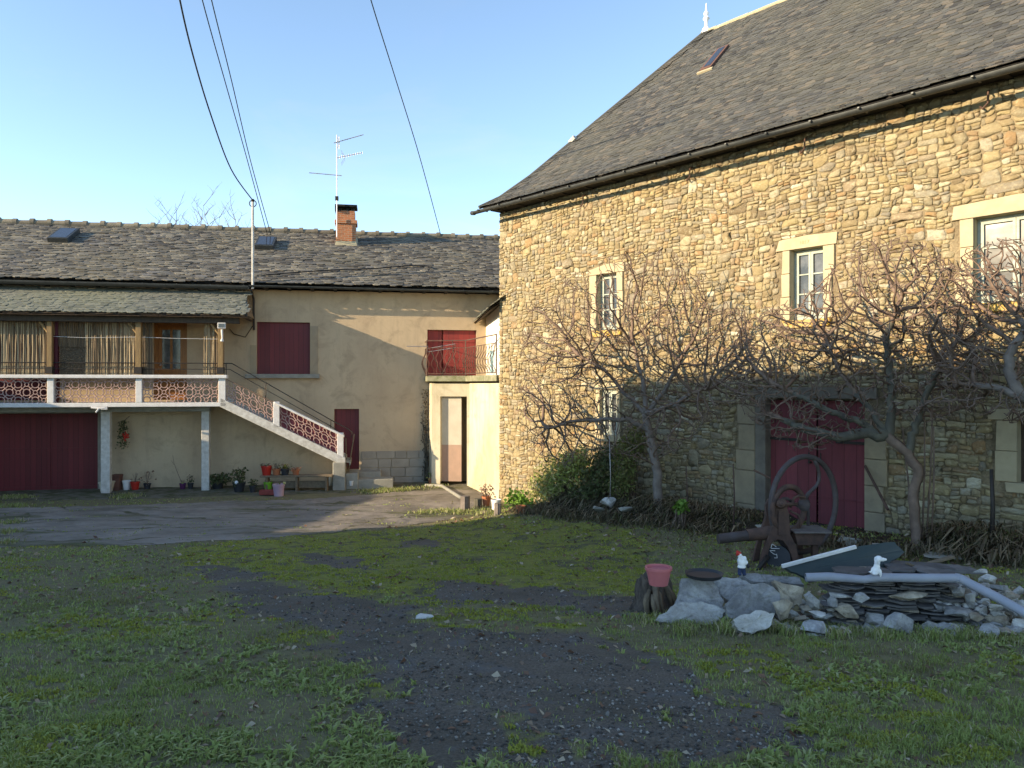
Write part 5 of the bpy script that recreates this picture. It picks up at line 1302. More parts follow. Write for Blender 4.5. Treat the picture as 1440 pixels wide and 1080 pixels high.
def tree(name,label,trunks,att,base,r0=.006,minr_of=None,group=None,seed=1,cut=.03,step=.09,kill=.13,infl=.9,up=.12,mt=None,mw=None,ex=2.3,split=None):
    P,par=grow(trunks,att,step,infl,kill,up,160,seed); P=P-np.array(base)
    rad,chains=treemesh(P,par,r0,ex)
    for i,(ti,f) in grow.mr.items():
        if minr_of and ti<len(minr_of): a_,b_=minr_of[ti]; rad[i]=a_+(b_-a_)*f
    t=thing(name,label,'tree',base,0,group); A=MB();C_=MB()
    for c in chains:
        big=[rad[i] for i in c]; 
        if c and len(c)>2 and rad[c[0]]>rad[c[1]]*1.3: big[0]=rad[c[1]]*1.05
        if big[min(1,len(big)-1)]>cut:
            k=next((j for j in range(len(big)) if big[j]<cut),len(big))
            A.tube([P[i] for i in c[:k+1]],big[:k+1],9,cap=True)
            if k<len(c)-1: C_.rnd=random.random(); C_.tube([P[i] for i in c[k:]],big[k:],4,cap=False)
        else: C_.rnd=random.random(); C_.tube([P[i] for i in c],big,4 if max(big)<.02 else 6,cap=False)
    A.build('trunk',mt or M['bark'],t,smooth='all'); C_.build('crown',mw or M['twig'],t,smooth='all'); return t
def bw(px,py,p): s_,z_=BF.pt(px,py,p); return np.array(BF.world(s_,p,z_))
def crown_pts(poly,n,p0,p1,seed,dens=None):
    rg=np.random.RandomState(seed); xs=[q[0] for q in poly];ys=[q[1] for q in poly]; out=[]
    while len(out)<n:
        x=rg.uniform(min(xs),max(xs));y=rg.uniform(min(ys),max(ys))
        if inpoly(np.array([x]),np.array([y]),poly)[0] and (dens is None or rg.rand()<dens(x,y)): out.append(bw(x,y,rg.uniform(p0,p1)))
    return out
cr1=[(728,500),(740,425),(790,390),(840,362),(900,345),(950,348),(1005,395),(1050,430),(1065,500),(1055,560),(1000,590),(955,640),(900,655),(850,640),(800,665),(745,645),(722,570)]
pth=lambda l:[bw(*q) for q in l]
b1=bw(927,704,1.2); b1[2]=g1(b1[0],b1[1])-.1
t1=[b1]+pth([(925,670,1.15),(918,635,1.1),(912,605,1.05),(908,582,1.05)])
tree('fig_tree','smaller bare fig tree with pale leaning trunk before the sunlit barn corner',[t1,t1[3:4]+pth([(885,590,1.3),(850,590,1.6),(810,592,1.7),(772,602,1.7)]),t1[4:5]+pth([(880,555,1.1),(850,520,1.2),(815,500,1.2)]),t1[4:5]+pth([(905,540,1.0),(890,480,1.0)]),t1[4:5]+pth([(935,550,.9),(960,500,.9)]),t1[4:5]+pth([(945,570,1.3),(990,545,1.4)])],
     crown_pts(cr1,3600,.25,2.2,3,lambda x,y:.35+.65*(y>430)),tuple(b1),.0058,[(.085,.065),(.05,.025),(.04,.025),(.05,.03),(.05,.03),(.05,.03)],'bare fig trees along the barn wall',5,cut=.035,step=.075,kill=.095,infl=.7,up=.1)
cr2=[(1020,505),(1040,450),(1100,425),(1150,395),(1190,345),(1250,325),(1320,345),(1370,400),(1395,480),(1390,560),(1330,600),(1260,590),(1190,625),(1120,640),(1060,600),(1025,560)]
b2=bw(1294,742,1.5); b2[2]=g1(b2[0],b2[1])-.1
t2=[b2]+pth([(1284,700,1.5),(1292,665,1.5),(1278,636,1.55),(1250,612,1.6)])
tree('fig_tree','large gnarled bare fig tree whose mossy limb crosses the red barn door',[t2,t2[4:5]+pth([(1215,609,1.7),(1180,615,1.8),(1140,606,1.8),(1105,592,1.8)]),t2[4:5]+pth([(1210,560,1.6),(1180,520,1.6),(1160,470,1.5)]),t2[4:5]+pth([(1255,550,1.5),(1245,480,1.5),(1262,430,1.4)]),t2[3:4]+pth([(1300,560,1.4),(1330,500,1.4)]),t2[4:5]+pth([(1150,570,1.9),(1090,540,1.9)])],
     crown_pts(cr2,5200,.3,2.4,8,lambda x,y:.4+.6*(y>430)),tuple(b2),.0058,[(.07,.07),(.085,.045),(.04,.025),(.06,.03),(.05,.03),(.05,.03)],'bare fig trees along the barn wall',9,cut=.035,mt=M['bark_dark'],step=.07,kill=.085,infl=.6,up=.1)
cr3=[(1290,440),(1330,365),(1390,335),(1480,330),(1600,400),(1600,590),(1440,600),(1360,585),(1300,520)]
b3=bw(1560,770,1.6); b3[2]=g1(b3[0],b3[1])-.1
t3=[b3]+pth([(1545,690,1.6),(1510,620,1.6),(1465,570,1.7)])
tree('fig_tree','bare fig tree by the big upper window with a curved pale limb',[t3,t3[3:4]+pth([(1432,550,1.8),(1418,520,1.8),(1425,485,1.8),(1450,455,1.7)]),t3[3:4]+pth([(1400,545,1.9),(1350,540,1.9)]),t3[2:3]+pth([(1520,520,1.6),(1500,440,1.6)])],
     crown_pts(cr3,3600,.3,2.3,18),tuple(b3),.0058,[(.11,.08),(.075,.04),(.05,.03),(.05,.03)],'bare fig trees along the barn wall',13,cut=.035,step=.07,kill=.085,infl=.6,up=.1)
# thin suckers and stakes near the second trunk
def shoot_thing(name,label,px,py0,py1,p,r,mat,cat,lean=0,group=None,n=1):
    b=bw(px,py0,p); b[2]=g1(b[0],b[1]); t=bw(px+lean,py1,p); mb=MB()
    mid=((t-b)*.5)+np.array([.02,.0,0]); mb.tube([(0,0,-.05),tuple(mid),tuple(t-b)],[r,r*.9,r*.7],6)
    return tag(mb.build(name,mat,smooth='all',loc=tuple(b)),label,cat,group)
shoot_thing('fence_rod','thin rusty fence rod on the bank midway between smaller fig tree and door',965,708,655,1.45,.011,M['rust'],'fence rod')
shoot_thing('fence_rod','thin rusty fence rod just beside the pale door quoins',1031,716,652,1.45,.012,M['rust'],'fence rod')
shoot_thing('fence_rod','thin pale rod rising from the concrete lump in the shrubs',857,700,612,1.5,.010,M['alu'],'fence rod')
shoot_thing('fence_post','stout dark iron post standing before the stone wall under the low hatch',1394,764,660,1.3,.028,M['darkmetal'],'fence post')
for i,(x,l,y1) in enumerate(((1283,-14,600),(1296,4,560),(1302,10,540),(1309,4,600))):
    shoot_thing('sucker_shoot','thin straight sucker shoot rising beside the larger fig trunk',x,744,y1,1.35,.012,M['twig'],'shoot',l,'sucker shoots at the foot of the larger fig')
# far tree beyond the ridge
ftb=(-12.2,33,-2.6); rg=random.Random(4); dt=thing('distant_tree','leafless tree whose twig tips show above the farmhouse ridge left of the mast','tree',ftb)
fo=Vector(ftb); mb=MB(); mb.tube([Vector((0,0,-.1)),Vector((.1,0,2.5)),Vector((0,0,4.5))],[.22,.17,.12],9); mb.build('trunk',M['bark'],dt,smooth='all')
mb=MB()
def tw(p,d,L,r,dep):
    pts=[p]; q=p.copy(); dd=d.copy()
    for i in range(6):
        dd=(dd+Vector((rg.gauss(0,.12),rg.gauss(0,.12),.06))).normalized(); q=q+dd*L/6; pts.append(q.copy())
        if dep>0 and i>=1 and rg.random()<.75:
            sd_=Vector((rg.choice((-1,1))*rg.uniform(.4,.9),rg.uniform(-.5,.5),rg.uniform(.5,.9))).normalized(); tw(q.copy(),sd_,L*rg.uniform(.3,.5),r*.55,dep-1)
    mb.tube(pts,[r*(1-.13*i) for i in range(7)],5,cap=False)
for px,py in ((205,322),(214,312),(228,298),(245,284),(254,310),(264,300),(276,292),(286,312),(296,306),(306,290),(318,316),(330,296),(338,306)):
    tip=wp(px,33,(540-py)/F*33)-fo; rt=Vector((tip.x*.35,rg.uniform(-.3,.3),4.0)); q=rt.lerp(Vector((tip.x,0,tip.z)),.62); q.x=tip.x*.9+rt.x*.1
    mb.tube([rt,rt.lerp(q,.5)+Vector((0,0,.2)),q],[.06,.045,.03],6,cap=False); tw(q,(tip-q).normalized(),(tip-q).length,.026,2)
mb.build('crown',M['bark'],dt,smooth='all')
# ------------------------------------------------------------------ shrubs
def leafcloud(blobs,n,size,seed,el=1.0,asp=.45,droop=0):
    """blobs: (px,py,p,rx_px,ry_px,rdepth); returns vertex/face arrays"""
    rg=np.random.RandomState(seed); V=[];Fc=[];R_=[]
    tot=sum(b[3]*b[4] for b in blobs); pts=[]
    for b in blobs:
        k=int(n*b[3]*b[4]/tot)
        for _ in range(k):
            v=rg.randn(3); v/=np.linalg.norm(v); v*=rg.rand()**.45*(1+.25*rg.randn()*.5); q=bw(b[0]+v[0]*b[3],b[1]+v[1]*b[4],max(.03,b[2]+v[2]*b[5])); q[2]=max(q[2],g1(q[0],q[1])+.01); pts.append(q)
    for q in pts:
        s_=size*(.5+rg.rand()); a=rg.randn(3); a[2]=a[2]*el-droop; a/=np.linalg.norm(a); c=np.cross(a,rg.randn(3)); c/=np.linalg.norm(c)
        a=a*s_; c=c*s_*asp; o=len(V); V+= [q,q+a*.5+c,q+a,q+a*.5-c]; Fc+=[(o,o+1,o+2),(o,o+2,o+3)]; r=rg.rand(); R_+=[r,r]
    return np.array(V),np.array(Fc),R_
def shrub(name,label,blobs,n,size,mat,seed,cat='shrub',stems=10,**k):
    b0=blobs[0]; base=bw(b0[0],b0[1]+b0[4],b0[2]); base[2]=g1(base[0],base[1])
    t=thing(name,label,cat,tuple(base)); V,Fc,R_=leafcloud(blobs,n,size,seed,**k); raw('foliage',V-base,Fc,mat,{'rnd':('FACE',R_)},3,parent=t)
    mb=MB(); rg=random.Random(seed)
    for i in range(stems):
        b=rg.choice(blobs); q=bw(b[0]+rg.uniform(-.8,.8)*b[3],b[1]-rg.uniform(0,.9)*b[4],b[2])-base; r0=(rg.uniform(-.2,.2),rg.uniform(-.1,.1),-.03)
        mb.tube([r0,tuple((np.array(r0)+q)*.5+np.array([0,0,.08])),tuple(q)],[.012,.009,.004],5)
    mb.build('stems',M['twig'],t,smooth='all'); return t
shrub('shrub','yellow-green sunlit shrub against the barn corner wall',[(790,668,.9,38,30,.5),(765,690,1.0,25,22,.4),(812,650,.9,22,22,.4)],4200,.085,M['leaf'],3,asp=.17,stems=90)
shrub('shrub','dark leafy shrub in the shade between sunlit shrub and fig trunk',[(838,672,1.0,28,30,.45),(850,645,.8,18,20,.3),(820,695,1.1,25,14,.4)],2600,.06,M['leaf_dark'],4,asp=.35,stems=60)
shrub('climbing_shrub','tall olive-green trailing shrub wrapped around the smaller fig trunk',[(880,650,1.0,18,40,.35),(895,620,.9,16,25,.3),(870,680,1.1,22,22,.4)],2900,.075,M['ivy'],5,asp=.18,stems=70,droop=.4)
shrub('green_plant','bright green leafy plant beside the red watering can',[(727,705,1.35,15,16,.25),(742,712,1.4,10,9,.2)],900,.07,M['leaf_bright'],6,cat='plant',asp=.4)
shrub('green_plant','small green plant on the bank edge before the wall rods',[(958,712,1.7,9,9,.15)],220,.06,M['leaf_bright'],7,cat='plant',asp=.5)
# dry stalks hanging over the bank, ivy mats
rg=np.random.RandomState(5); n=26000; s_=rg.uniform(2.3,15.5,n); d_=1.25+.28*rg.randn(n); dens=fbm(s_*1.7,d_*2,41,3); k=(dens>.47)&~((s_>7.5)&(s_<10.0)&(d_<1.5)); s_,d_=s_[k],d_[k]
n=len(s_); X=BF.a[0]+s_*BF.w[0]+d_*BF.n[0]; Z=BF.a[1]+s_*BF.w[1]+d_*BF.n[1]; z=gz(X,Z)
h=(.05+.20*rg.rand(n)**2)*(.6+.8*fbm(s_*1.1,s_*0,43,3)); dr=np.stack([BF.n[0]+.7*rg.randn(n),BF.n[1]+.7*rg.randn(n)],-1)
wd=.006+.005*rg.rand(n); ln=(.3+.9*rg.rand(n))[:,None]*h[:,None]
px_,py_=-dr[:,1]*wd/1.4,dr[:,0]*wd/1.4
B0=np.stack([X-px_,Z-py_,z-.01],-1);B1=np.stack([X+px_,Z+py_,z-.01],-1); Mm=np.stack([X+dr[:,0]*ln[:,0]*.4,Z+dr[:,1]*ln[:,0]*.4,z+h*.8],-1); off=np.stack([px_,py_,px_*0],-1)
Tt=np.stack([X+dr[:,0]*ln[:,0],Z+dr[:,1]*ln[:,0],z+h*(.9-.9*rg.rand(n))],-1); V=np.stack([B0,B1,Mm+off,Mm-off,Tt],1).reshape(-1,3); o=np.arange(n)*5
Fc=np.stack([np.stack([o,o+1,o+2],-1),np.stack([o,o+2,o+3],-1),np.stack([o+3,o+2,o+4],-1)],1).reshape(-1,3)
tag(raw('dry_weeds',V,Fc,M['straw'],{'rnd':('FACE',np.repeat(rg.rand(n),3))},3),kind='stuff')
# tufts of rough grass along the house foot, barn foot and round the heap
def tufts(pts,n,hh,sp,mat,name):
    rg=np.random.RandomState(len(pts)); P=np.array(pts)[rg.randint(0,len(pts),n)]; X=P[:,0]+rg.randn(n)*sp; Z=P[:,1]+rg.randn(n)*sp
    blades(X,Z,hh*(.4+rg.rand(n)),.004+.0008*Z,.3+.6*rg.rand(n),rg.rand(n),name,mat)
pts=[gpx(x,y) for x,y in [(900+i*9,872+6*math.sin(i)+i*.45) for i in range(62)]]+[gpx(960+i*16,882+4*math.cos(i)) for i in range(30)]
tufts(pts,5200,.055,.07,m_grass,'rough_grass')
pts=[gpx(x,y) for x,y in [(10,700),(20,712),(15,735),(5,750),(30,700),(0,765),(180,698),(170,699),(560,690),(610,684),(575,688),(625,720),(600,722),(650,722),(690,722),(685,716),(700,720),(660,720),(520,692),(540,690)]]
tufts(pts,4200,.07,.16,m_grass,'rough_grass')

# ------------------------------------------------------------------ rocks
_tex=bpy.data.textures.new('rock_lumps','CLOUDS'); _tex.noise_scale=.07; _tex.noise_depth=3
def roughen(o,st,lv=2,simple=True):
    m_=o.modifiers.new('subdivision','SUBSURF'); m_.subdivision_type='SIMPLE'; m_.levels=lv; m_.render_levels=lv
    d_=o.modifiers.new('lumps','DISPLACE'); d_.texture=_tex; d_.texture_coords='GLOBAL'; d_.strength=st; d_.mid_level=.5
def rockpts(rx,ry,rz,rg,n=13):
    out=[]
    for _ in range(n):
        v=Vector((rg.gauss(0,1),rg.gauss(0,1),rg.gauss(0,1))).normalized(); out.append((v.x*rx*rg.uniform(.8,1.1),v.y*ry*rg.uniform(.8,1.1),v.z*rz*rg.uniform(.75,1.1)))
    return out
def rock(px,py,wpx,hpx,Z,mat,label,rg,group=None,name='stone',dep=1.0,cat='stone'):
    if py+hpx/2>876 and name=='stone': Z=max(Z,gpx(px,py+hpx*.45)[1]-.03)
    X=(px-720)/F*Z; z=(540-py)/F*Z; rx=wpx/F*Z/2*1.08; rz=hpx/F*Z/2*1.1
    mb=MB(); mb.hull(rockpts(rx,rx*dep*rg.uniform(.6,.9),rz,rg,12)); o=mb.build(name,mat,bevel=.003,loc=(X,Z+.02,z)); roughen(o,rx*.10,2); return tag(o,label,cat,group)
def slab(pxpoly,Zb,c,th,mat,label,seed,name='stone_slab',cat='slab'):
    rg=random.Random(seed); yb=max(q[1] for q in pxpoly); zb=(540-yb)/F*Zb; pts=[]
    k=len(pxpoly)
    for i in range(k):
        a=pxpoly[i];b=pxpoly[(i+1)%k]
        for j in range(4):
            t=j/4; jj=0 if j==0 else 1.6; pts.append((a[0]+(b[0]-a[0])*t+rg.uniform(-jj,jj),a[1]+(b[1]-a[1])*t+rg.uniform(-jj,jj)))
    W=[]
    for x,y in pts:
        v=(540-y)/F; Z=(Zb-zb*c)/(1-v*c); W.append(Vector(((x-720)/F*Z,Z,v*Z)))
    ctr=sum(W,Vector())/len(W); nrm=Vector((0,-1,c)).normalized(); mb=MB(); n=len(W)
    top=[p-ctr for p in W]; inner=[p*.62+nrm*rg.uniform(.0,.018) for p in top]; cen=nrm*rg.uniform(.004,.02); bot=[p*1.02-nrm*th for p in top]
    vs=top+inner+[cen]+bot; fs=[]
    for i in range(n):
        j=(i+1)%n; fs+=[(i,j,n+j,n+i),(n+i,n+j,2*n),(2*n+1+i,2*n+1+j,j,i)]
    fs.append(tuple(2*n+1+i for i in range(n))[::-1]); mb.add(vs,fs)
    o=mb.build(name,mat,loc=tuple(ctr),smooth=25)
    if cat=='slab': roughen(o,.018,2)
    return tag(o,label,cat)
sg=M['stone_grey']
def hz(px,Z): return g1((px-720)/F*Z,Z)
slab([(958,814),(998,812),(1016,842),(1019,862),(985,868),(948,862)],6.55,.9,.06,sg,'tilted pale grey slab with a moss spot, next to the rotten stump',1)
slab([(922,872),(950,848),(985,846),(1021,858),(1016,868),(1000,878),(960,878)],gpx(970,881)[1],.9,.07,M['stone_pale'],'broad pale slab lying lowest in front of the stump',2)
slab([(1020,850),(1048,822),(1078,820),(1097,834),(1094,858),(1070,876),(1022,868)],6.35,.85,.08,sg,'large rounded grey slab in the middle of the slab group',3)
slab([(1030,872),(1062,858),(1090,862),(1082,882),(1058,891),(1038,886)],gpx(1058,895)[1],.6,.08,M['stone_pale'],'thick grey slab with curved lower edge resting on the grass',4)
slab([(1088,816),(1130,826),(1127,848),(1112,854),(1097,852),(1096,832)],6.5,.5,.07,M['stone_tan'],'upright grey-green slab beside the first loose stones',5)
slab([(998,812),(1040,812),(1056,822),(1026,846),(1015,838)],6.75,1.2,.06,sg,'cracked bluish slab tucked behind the two biggest slabs',6)
slab([(1040,806),(1125,812),(1130,822),(1060,818)],6.95,2.5,.07,sg,'flat slab bearing green moss below the rusty machine',7)
mb=MB(); 
# earth core of the heap
rg=random.Random(3); hp=[]
for i in range(60):
    px=rg.uniform(960,1460); Z=rg.uniform(6.35,7.4); hp.append(((px-720)/F*6.8,Z,g1((px-720)/F*6.8,Z)+rg.uniform(-.2,.02)))
mb.hull([tuple(Vector(p)-Vector((3.2,6.8,-2.1))) for p in hp]); tag(mb.build('earth_mound',M['soil'],loc=(3.2,6.8,-2.1)),kind='structure')
ST=[(1142,846,26,24,'p'),(1184,838,28,11,'p'),(1199,857,46,24,'t'),(1231,873,34,20,'p'),(1267,882,42,32,'g'),(1280,838,46,12,'t'),(1351,862,34,18,'g'),(1353,898,32,22,'p'),(1389,891,36,26,'g'),(1400,870,44,22,'t'),(1400,852,26,12,'p'),(1346,830,24,22,'g'),(1367,846,20,22,'g'),(1149,883,44,16,'g'),(1150,895,38,9,'p'),(1418,893,28,18,'t'),(1440,902,30,14,'t'),(1127,869,24,9,'t'),(1153,865,30,9,'p'),(1316,893,24,11,'t'),(1101,856,26,30,'t'),(1105,880,32,14,'p'),(1172,850,14,22,'g'),(1175,872,26,14,'t'),(1212,842,20,14,'g'),(1192,888,26,12,'t'),(1326,872,22,14,'t'),(1375,868,22,12,'t'),(1425,860,24,14,'g'),(1335,884,26,12,'g'),(1436,880,28,16,'p'),(1392,815,26,14,'p'),(1408,826,26,14,'g'),(1382,806,22,10,'p'),(1425,838,20,10,'t'),(1302,905,14,6,'t'),(1280,905,20,7,'p')]
nm={'p':'pale','t':'tan','g':'blue-grey'}; mm={'p':M['stone_pale'],'t':M['stone_tan'],'g':sg}; rg=random.Random(77)
for (x,y,w_,h_,k) in ST:
    w_*=1.15; h_*=1.12
    Z=6.0+ (905-y)*.006+rg.uniform(0,.08); rock(x,y,w_,h_,Z,mm[k],'broken %s schist stone in the loose rubble edging the slate stack'%nm[k],rg,'%s rubble stones round the slate stack'%nm[k])
for i in range(95):
    x=rg.choice((rg.uniform(1060,1240),rg.uniform(1060,1455))); y=(rg.uniform(842,898) if x<1215 or x>1330 else rg.uniform(878,902)); w_=rg.uniform(11,27); k=rg.choice('ptggt'); Z=6.1+(905-y)*.0075+rg.uniform(.0,.12)
    rock(x,y,w_,w_*rg.uniform(.35,.8),Z,mm[k],'broken %s schist stone in the loose rubble edging the slate stack'%nm[k],rg,'%s rubble stones round the slate stack'%nm[k])
for i in range(85):
    x=rg.uniform(1322,1470); y=rg.uniform(822,892)+max(0,(1352-x)*.4); w_=rg.uniform(13,31); k=rg.choice('pptgg'); Z=6.12+(900-y)*.0075
    rock(x,y,w_,w_*rg.uniform(.45,.85),Z,mm[k],'broken %s schist stone in the loose rubble edging the slate stack'%nm[k],rg,'%s rubble stones round the slate stack'%nm[k])
# stacked slates: every slate its own
zb=hz(1280,6.45)-.02; Xa=(1140-720)/F*6.6; Xb=(1352-720)/F*6.6; rg=random.Random(15); z=zb; cnt=0
while z<-1.60 and cnt<230:
    x=Xa+rg.uniform(0,.15)+(.10*(z-zb)/.45 if True else 0)
    while x<Xb-(.25*(z-zb)/.45):
        L=rg.uniform(.18,.36); th=rg.uniform(.010,.020); n=7; mb=MB(); pts=[]
        for k in range(n):
            a=2*PI*k/n+rg.uniform(-.25,.25); pts.append((math.cos(a)*L/2*rg.uniform(.85,1.1),math.sin(a)*.15*rg.uniform(.8,1.1)))
        tz=rg.uniform(-.06,.06); ty=rg.uniform(-.08,.10); mb.rnd=rg.random()
        mb.prism(pts,lambda a_,b_,t:(a_,b_,t+a_*tz+b_*ty),th)
        mt_=M['stone_tan'] if rg.random()<.12 else M['slate_dark']
        o=mb.build('slate',mt_,bevel=.002,loc=(x+L/2,6.52+rg.uniform(-.05,.06)+.25*(z-zb),z+rg.uniform(-.004,.006))); tag(o,'thin dark roofing slate in the long stack beneath the grey pipe','slate','roofing slates in the long stack'); cnt+=1; x+=L*.86
    z+=.0215
# ends of further slates at the back
for (x,y,w_,h_) in ((1290,797,90,5),(1330,800,60,4),(1250,803,60,4),(1265,795,50,3),(1350,803,50,4)):
    Z=7.1; mb=MB(); w2=w_/F*Z/2; mb.rnd=rg.random(); mb.prism([(-w2,-.12),(w2,-.1),(w2*.95,.12),(0,.14),(-w2*.9,.1)],lambda a_,b_,t:(a_,b_,t-a_*.04),.018)
    o=mb.build('slate',M['slate_dark'],bevel=.002,loc=((x-720)/F*Z,Z,(540-y)/F*Z)); tag(o,'long slate laid loosely on the back of the stack behind the grey pipe','slate','long slates on the back of the stack')
# grey pipe
pp=thing('drain_pipe','long bent grey plastic drain pipe lying on the slate stack','pipe',tuple(wp(1133,6.55,-1.65)))
def q3(px,py,Z): v=wp(px,Z,(540-py)/F*Z); return v-wp(1133,6.55,-1.65)
mb=MB(); A_=[q3(1133,812,6.52),q3(1165,811,6.5),q3(1190,813,6.48),q3(1215,815,6.46),q3(1236,812,6.44),q3(1300,813,6.4),q3(1348,813,6.36)]; mb.tube(A_,[.036,.036,.035,.032,.036,.037,.037],14,cap=False); mb.tube(A_,.032,14,cap=False)
mb.build('pipe_length',M['pvc'],pp,smooth='all')
mb=MB(); mb.tube([q3(1346,813,6.365),q3(1352,814.5,6.34),q3(1362,820,6.3),q3(1400,839,6.1),q3(1470,878,5.75),q3(1520,905,5.5)],.038,14,cap=True); mb.build('pipe_length',M['pvc'],pp,smooth='all')
mb=MB(); mb.tube([q3(1343,813,6.37),q3(1350,814,6.35)],.041,14); mb.build('pipe_collar',M['pvc'],pp,smooth='all')
# green sheet with white edge
gs=slab([(1103,797),(1203,769),(1258,762),(1272,776),(1240,802),(1140,818)],7.0,.55,.025,M['board_green'],'dark green sheet panel with a white edge propped behind the slabs',9,'sheet_panel','panel')
mb=MB(); 
def ws(px,py): 
    Zb=7.0; c=.55; zb_=(540-818)/F*Zb; v=(540-py)/F; Z=(Zb-zb_*c)/(1-v*c); return Vector(((px-720)/F*Z,Z-.01,v*Z))-gs.location
mb.bar(ws(1099,796),ws(1203,768.5),.03,.035); mb.build('white_edge',M['white'],gs,bevel=.006)
for i,(a,b,Z,l) in enumerate((((1255,806),(1340,783),7.3,'grey weathered plank sticking up behind the slate stack'),((1274,792),(1322,808),6.95,'thin tan lath crossing the plank behind the slate stack'))):
    p=wp(a[0],Z,(540-a[1])/F*Z); q=wp(b[0],Z+.15,(540-b[1])/F*(Z+.15)); mb=MB(); mb.bar((0,0,0),q-p,.055 if i==0 else .022,.02); tag(mb.build('plank',M['wood_old'],bevel=.003,loc=tuple(p)),l,'plank')
# remesh helper for figures
def remesh(o,v): 
    m=o.modifiers.new('remesh','REMESH'); m.mode='VOXEL'; m.voxel_size=v; m.use_smooth_shade=True
    s_=o.modifiers.new('smooth','SMOOTH'); s_.iterations=4; s_.factor=.5; return o
# white dog figurine
Z=6.42; p=wp(1234,Z,(540-809)/F*Z+.01); mb=MB(); k=Z/F
def bl(x,y,z,rx,ry,rz): mb.ball((x*k,y*k,z*k),(rx*k,ry*k,rz*k),12)
bl(-3,0,5,6.5,5,6); bl(-1,0,10,4.6,4.2,6); bl(-.5,0,16,4,4,5); bl(1.5,0,21.5,5.2,4.6,4.6); bl(7,0,20.5,4.4,3,2.8); bl(11,0,20.5,2.2,2,2); bl(-1.5,3.6,20,1.6,1.6,4); bl(-1.5,-3.6,20,1.6,1.6,4); bl(3,2.5,2,2,1.7,6); bl(3,-2.5,2,2,1.7,6); bl(-5,3.5,1.5,4.5,2,2.4); bl(-5,-3.5,1.5,4.5,2,2.4); bl(-10,0,3,3,1.2,1.2)
tag(remesh(mb.build('dog_figurine',M['white_ceramic'],loc=tuple(p)),.004),'small white dog figurine sitting on the grey drain pipe','figurine')
# garden gnome
Z=6.72; base=wp(1043,Z,(540-808)/F*Z); k=Z/F; gn=thing('garden_gnome','garden gnome in white shirt, dark blue trousers and red cap on the slabs','garden gnome',tuple(base))
mb=MB(); bl(0,0,17,6,4.5,7); bl(-.5,0,23,4.8,4,4); bl(4,-1,22,2.6,2.4,4.5); bl(6.5,-1,17,2.2,2.2,3.5); bl(-4.5,-2,20,2.4,2.4,4); bl(-3.5,-1,28,3.4,3.4,3.6); bl(-3,-4,27,1.1,1.2,1.1); bl(-3.4,-2.6,25,2.6,2,2.6); bl(0,0,11,6.4,4.6,3)
remesh(mb.build('body',M['white_ceramic'],gn),.0035)
mb=MB(); bl(-3,0,4,2.8,3,6); bl(3,0,4,2.8,3,6); bl(0,0,9,5.6,4.2,3.2); bl(-3.2,-2,1,2.8,4,1.8); bl(3.2,-2,1,2.8,4,1.8); remesh(mb.build('trousers',pmat('navy_paint',(.03,.05,.11),(.02,.035,.08)),gn),.0035)
mb=MB(); mb.lathe([(4.2*k,0),(3.8*k,1.4*k),(2.5*k,3.6*k),(1.1*k,5.6*k),(.2*k,6.4*k)],12,(-4*k,0,28.5*k),Matrix.Rotation(R(-28),3,'Y')); mb.build('cap',M['red_plastic'],gn,smooth='all')
mb=MB(); mb.ball((8.5*k,-2*k,13*k),(2.4*k,2*k,4.2*k),10); mb.build('lantern',M['black_plastic'],gn,smooth='all')
pts=[(wp(x,Z_)[0],Z_) for x,Z_ in ((962,6.1),(1020,6.15),(1024,6.3),(1096,6.2),(1110,6.1),(1180,6.0),(1240,6.0),(1310,6.0),(1360,6.05))]; tufts(pts,900,.09,.045,m_grass,'rough_grass')
# black saucer
Z=6.75; p=wp(990,Z,(540-812)/F*Z); mb=MB(); mb.lathe([(.12,0),(.15,.008),(.165,.034),(.168,.04),(.155,.036),(.14,.022),(.001,.02)],24,(0,0,0),Matrix.Rotation(R(1),3,'X')); tag(mb.build('plant_saucer',M['black_plastic'],smooth=40,loc=tuple(p)),'flat black plant saucer lying between pink pot and gnome','saucer')
# rotten stump
X0,Z0=gpx(922,862); st=thing('rotten_stump','dark rotten hollow tree stump carrying the pink pot','tree stump',(X0,Z0+.12,g1(X0,Z0)-.02)); rg=random.Random(6)
mb=MB(); n=26; lv=9; vs=[];fs=[]
for j in range(lv):
    v=j/(lv-1); 
    for i in range(n):
        a=2*PI*i/n; f=1+.25*math.sin(a*5+1.3)+.16*math.sin(a*9+j*.35)+rg.uniform(-.07,.07); r=(.15-.03*v+.05*(1-v)**3)*f; vs.append((r*math.cos(a)*1.0,r*math.sin(a)*.85,v*.30+(.04*math.sin(a*4)+.03*rg.random() if j==lv-1 else 0)))
for j in range(lv-1):
    for i in range(n): fs.append((j*n+i,j*n+(i+1)%n,(j+1)*n+(i+1)%n,(j+1)*n+i))
vs.append((0,0,.24)); fs+=[((lv-1)*n+i,(lv-1)*n+(i+1)%n,len(vs)-1) for i in range(n)]
mb.add(vs,fs); mb.build('trunk_base',pmat('rotten_wood',(.17,.135,.11),(.05,.038,.03),12,.95,.9,25,sc=(3,3,.7),bd=.02),st,smooth=50)
mb=MB()
for i in range(9):
    a=rg.uniform(0,6.28); r=rg.uniform(.15,.21); mb.tube([(r*.55*math.cos(a),r*.55*math.sin(a),rg.uniform(.14,.30)),(r*math.cos(a),r*math.sin(a),.12),(r*1.15*math.cos(a+.15),r*1.15*math.sin(a+.15),-.02)],[.03,.024,.015],7)
mb.build('roots',M['wood_old'],st,smooth='all')
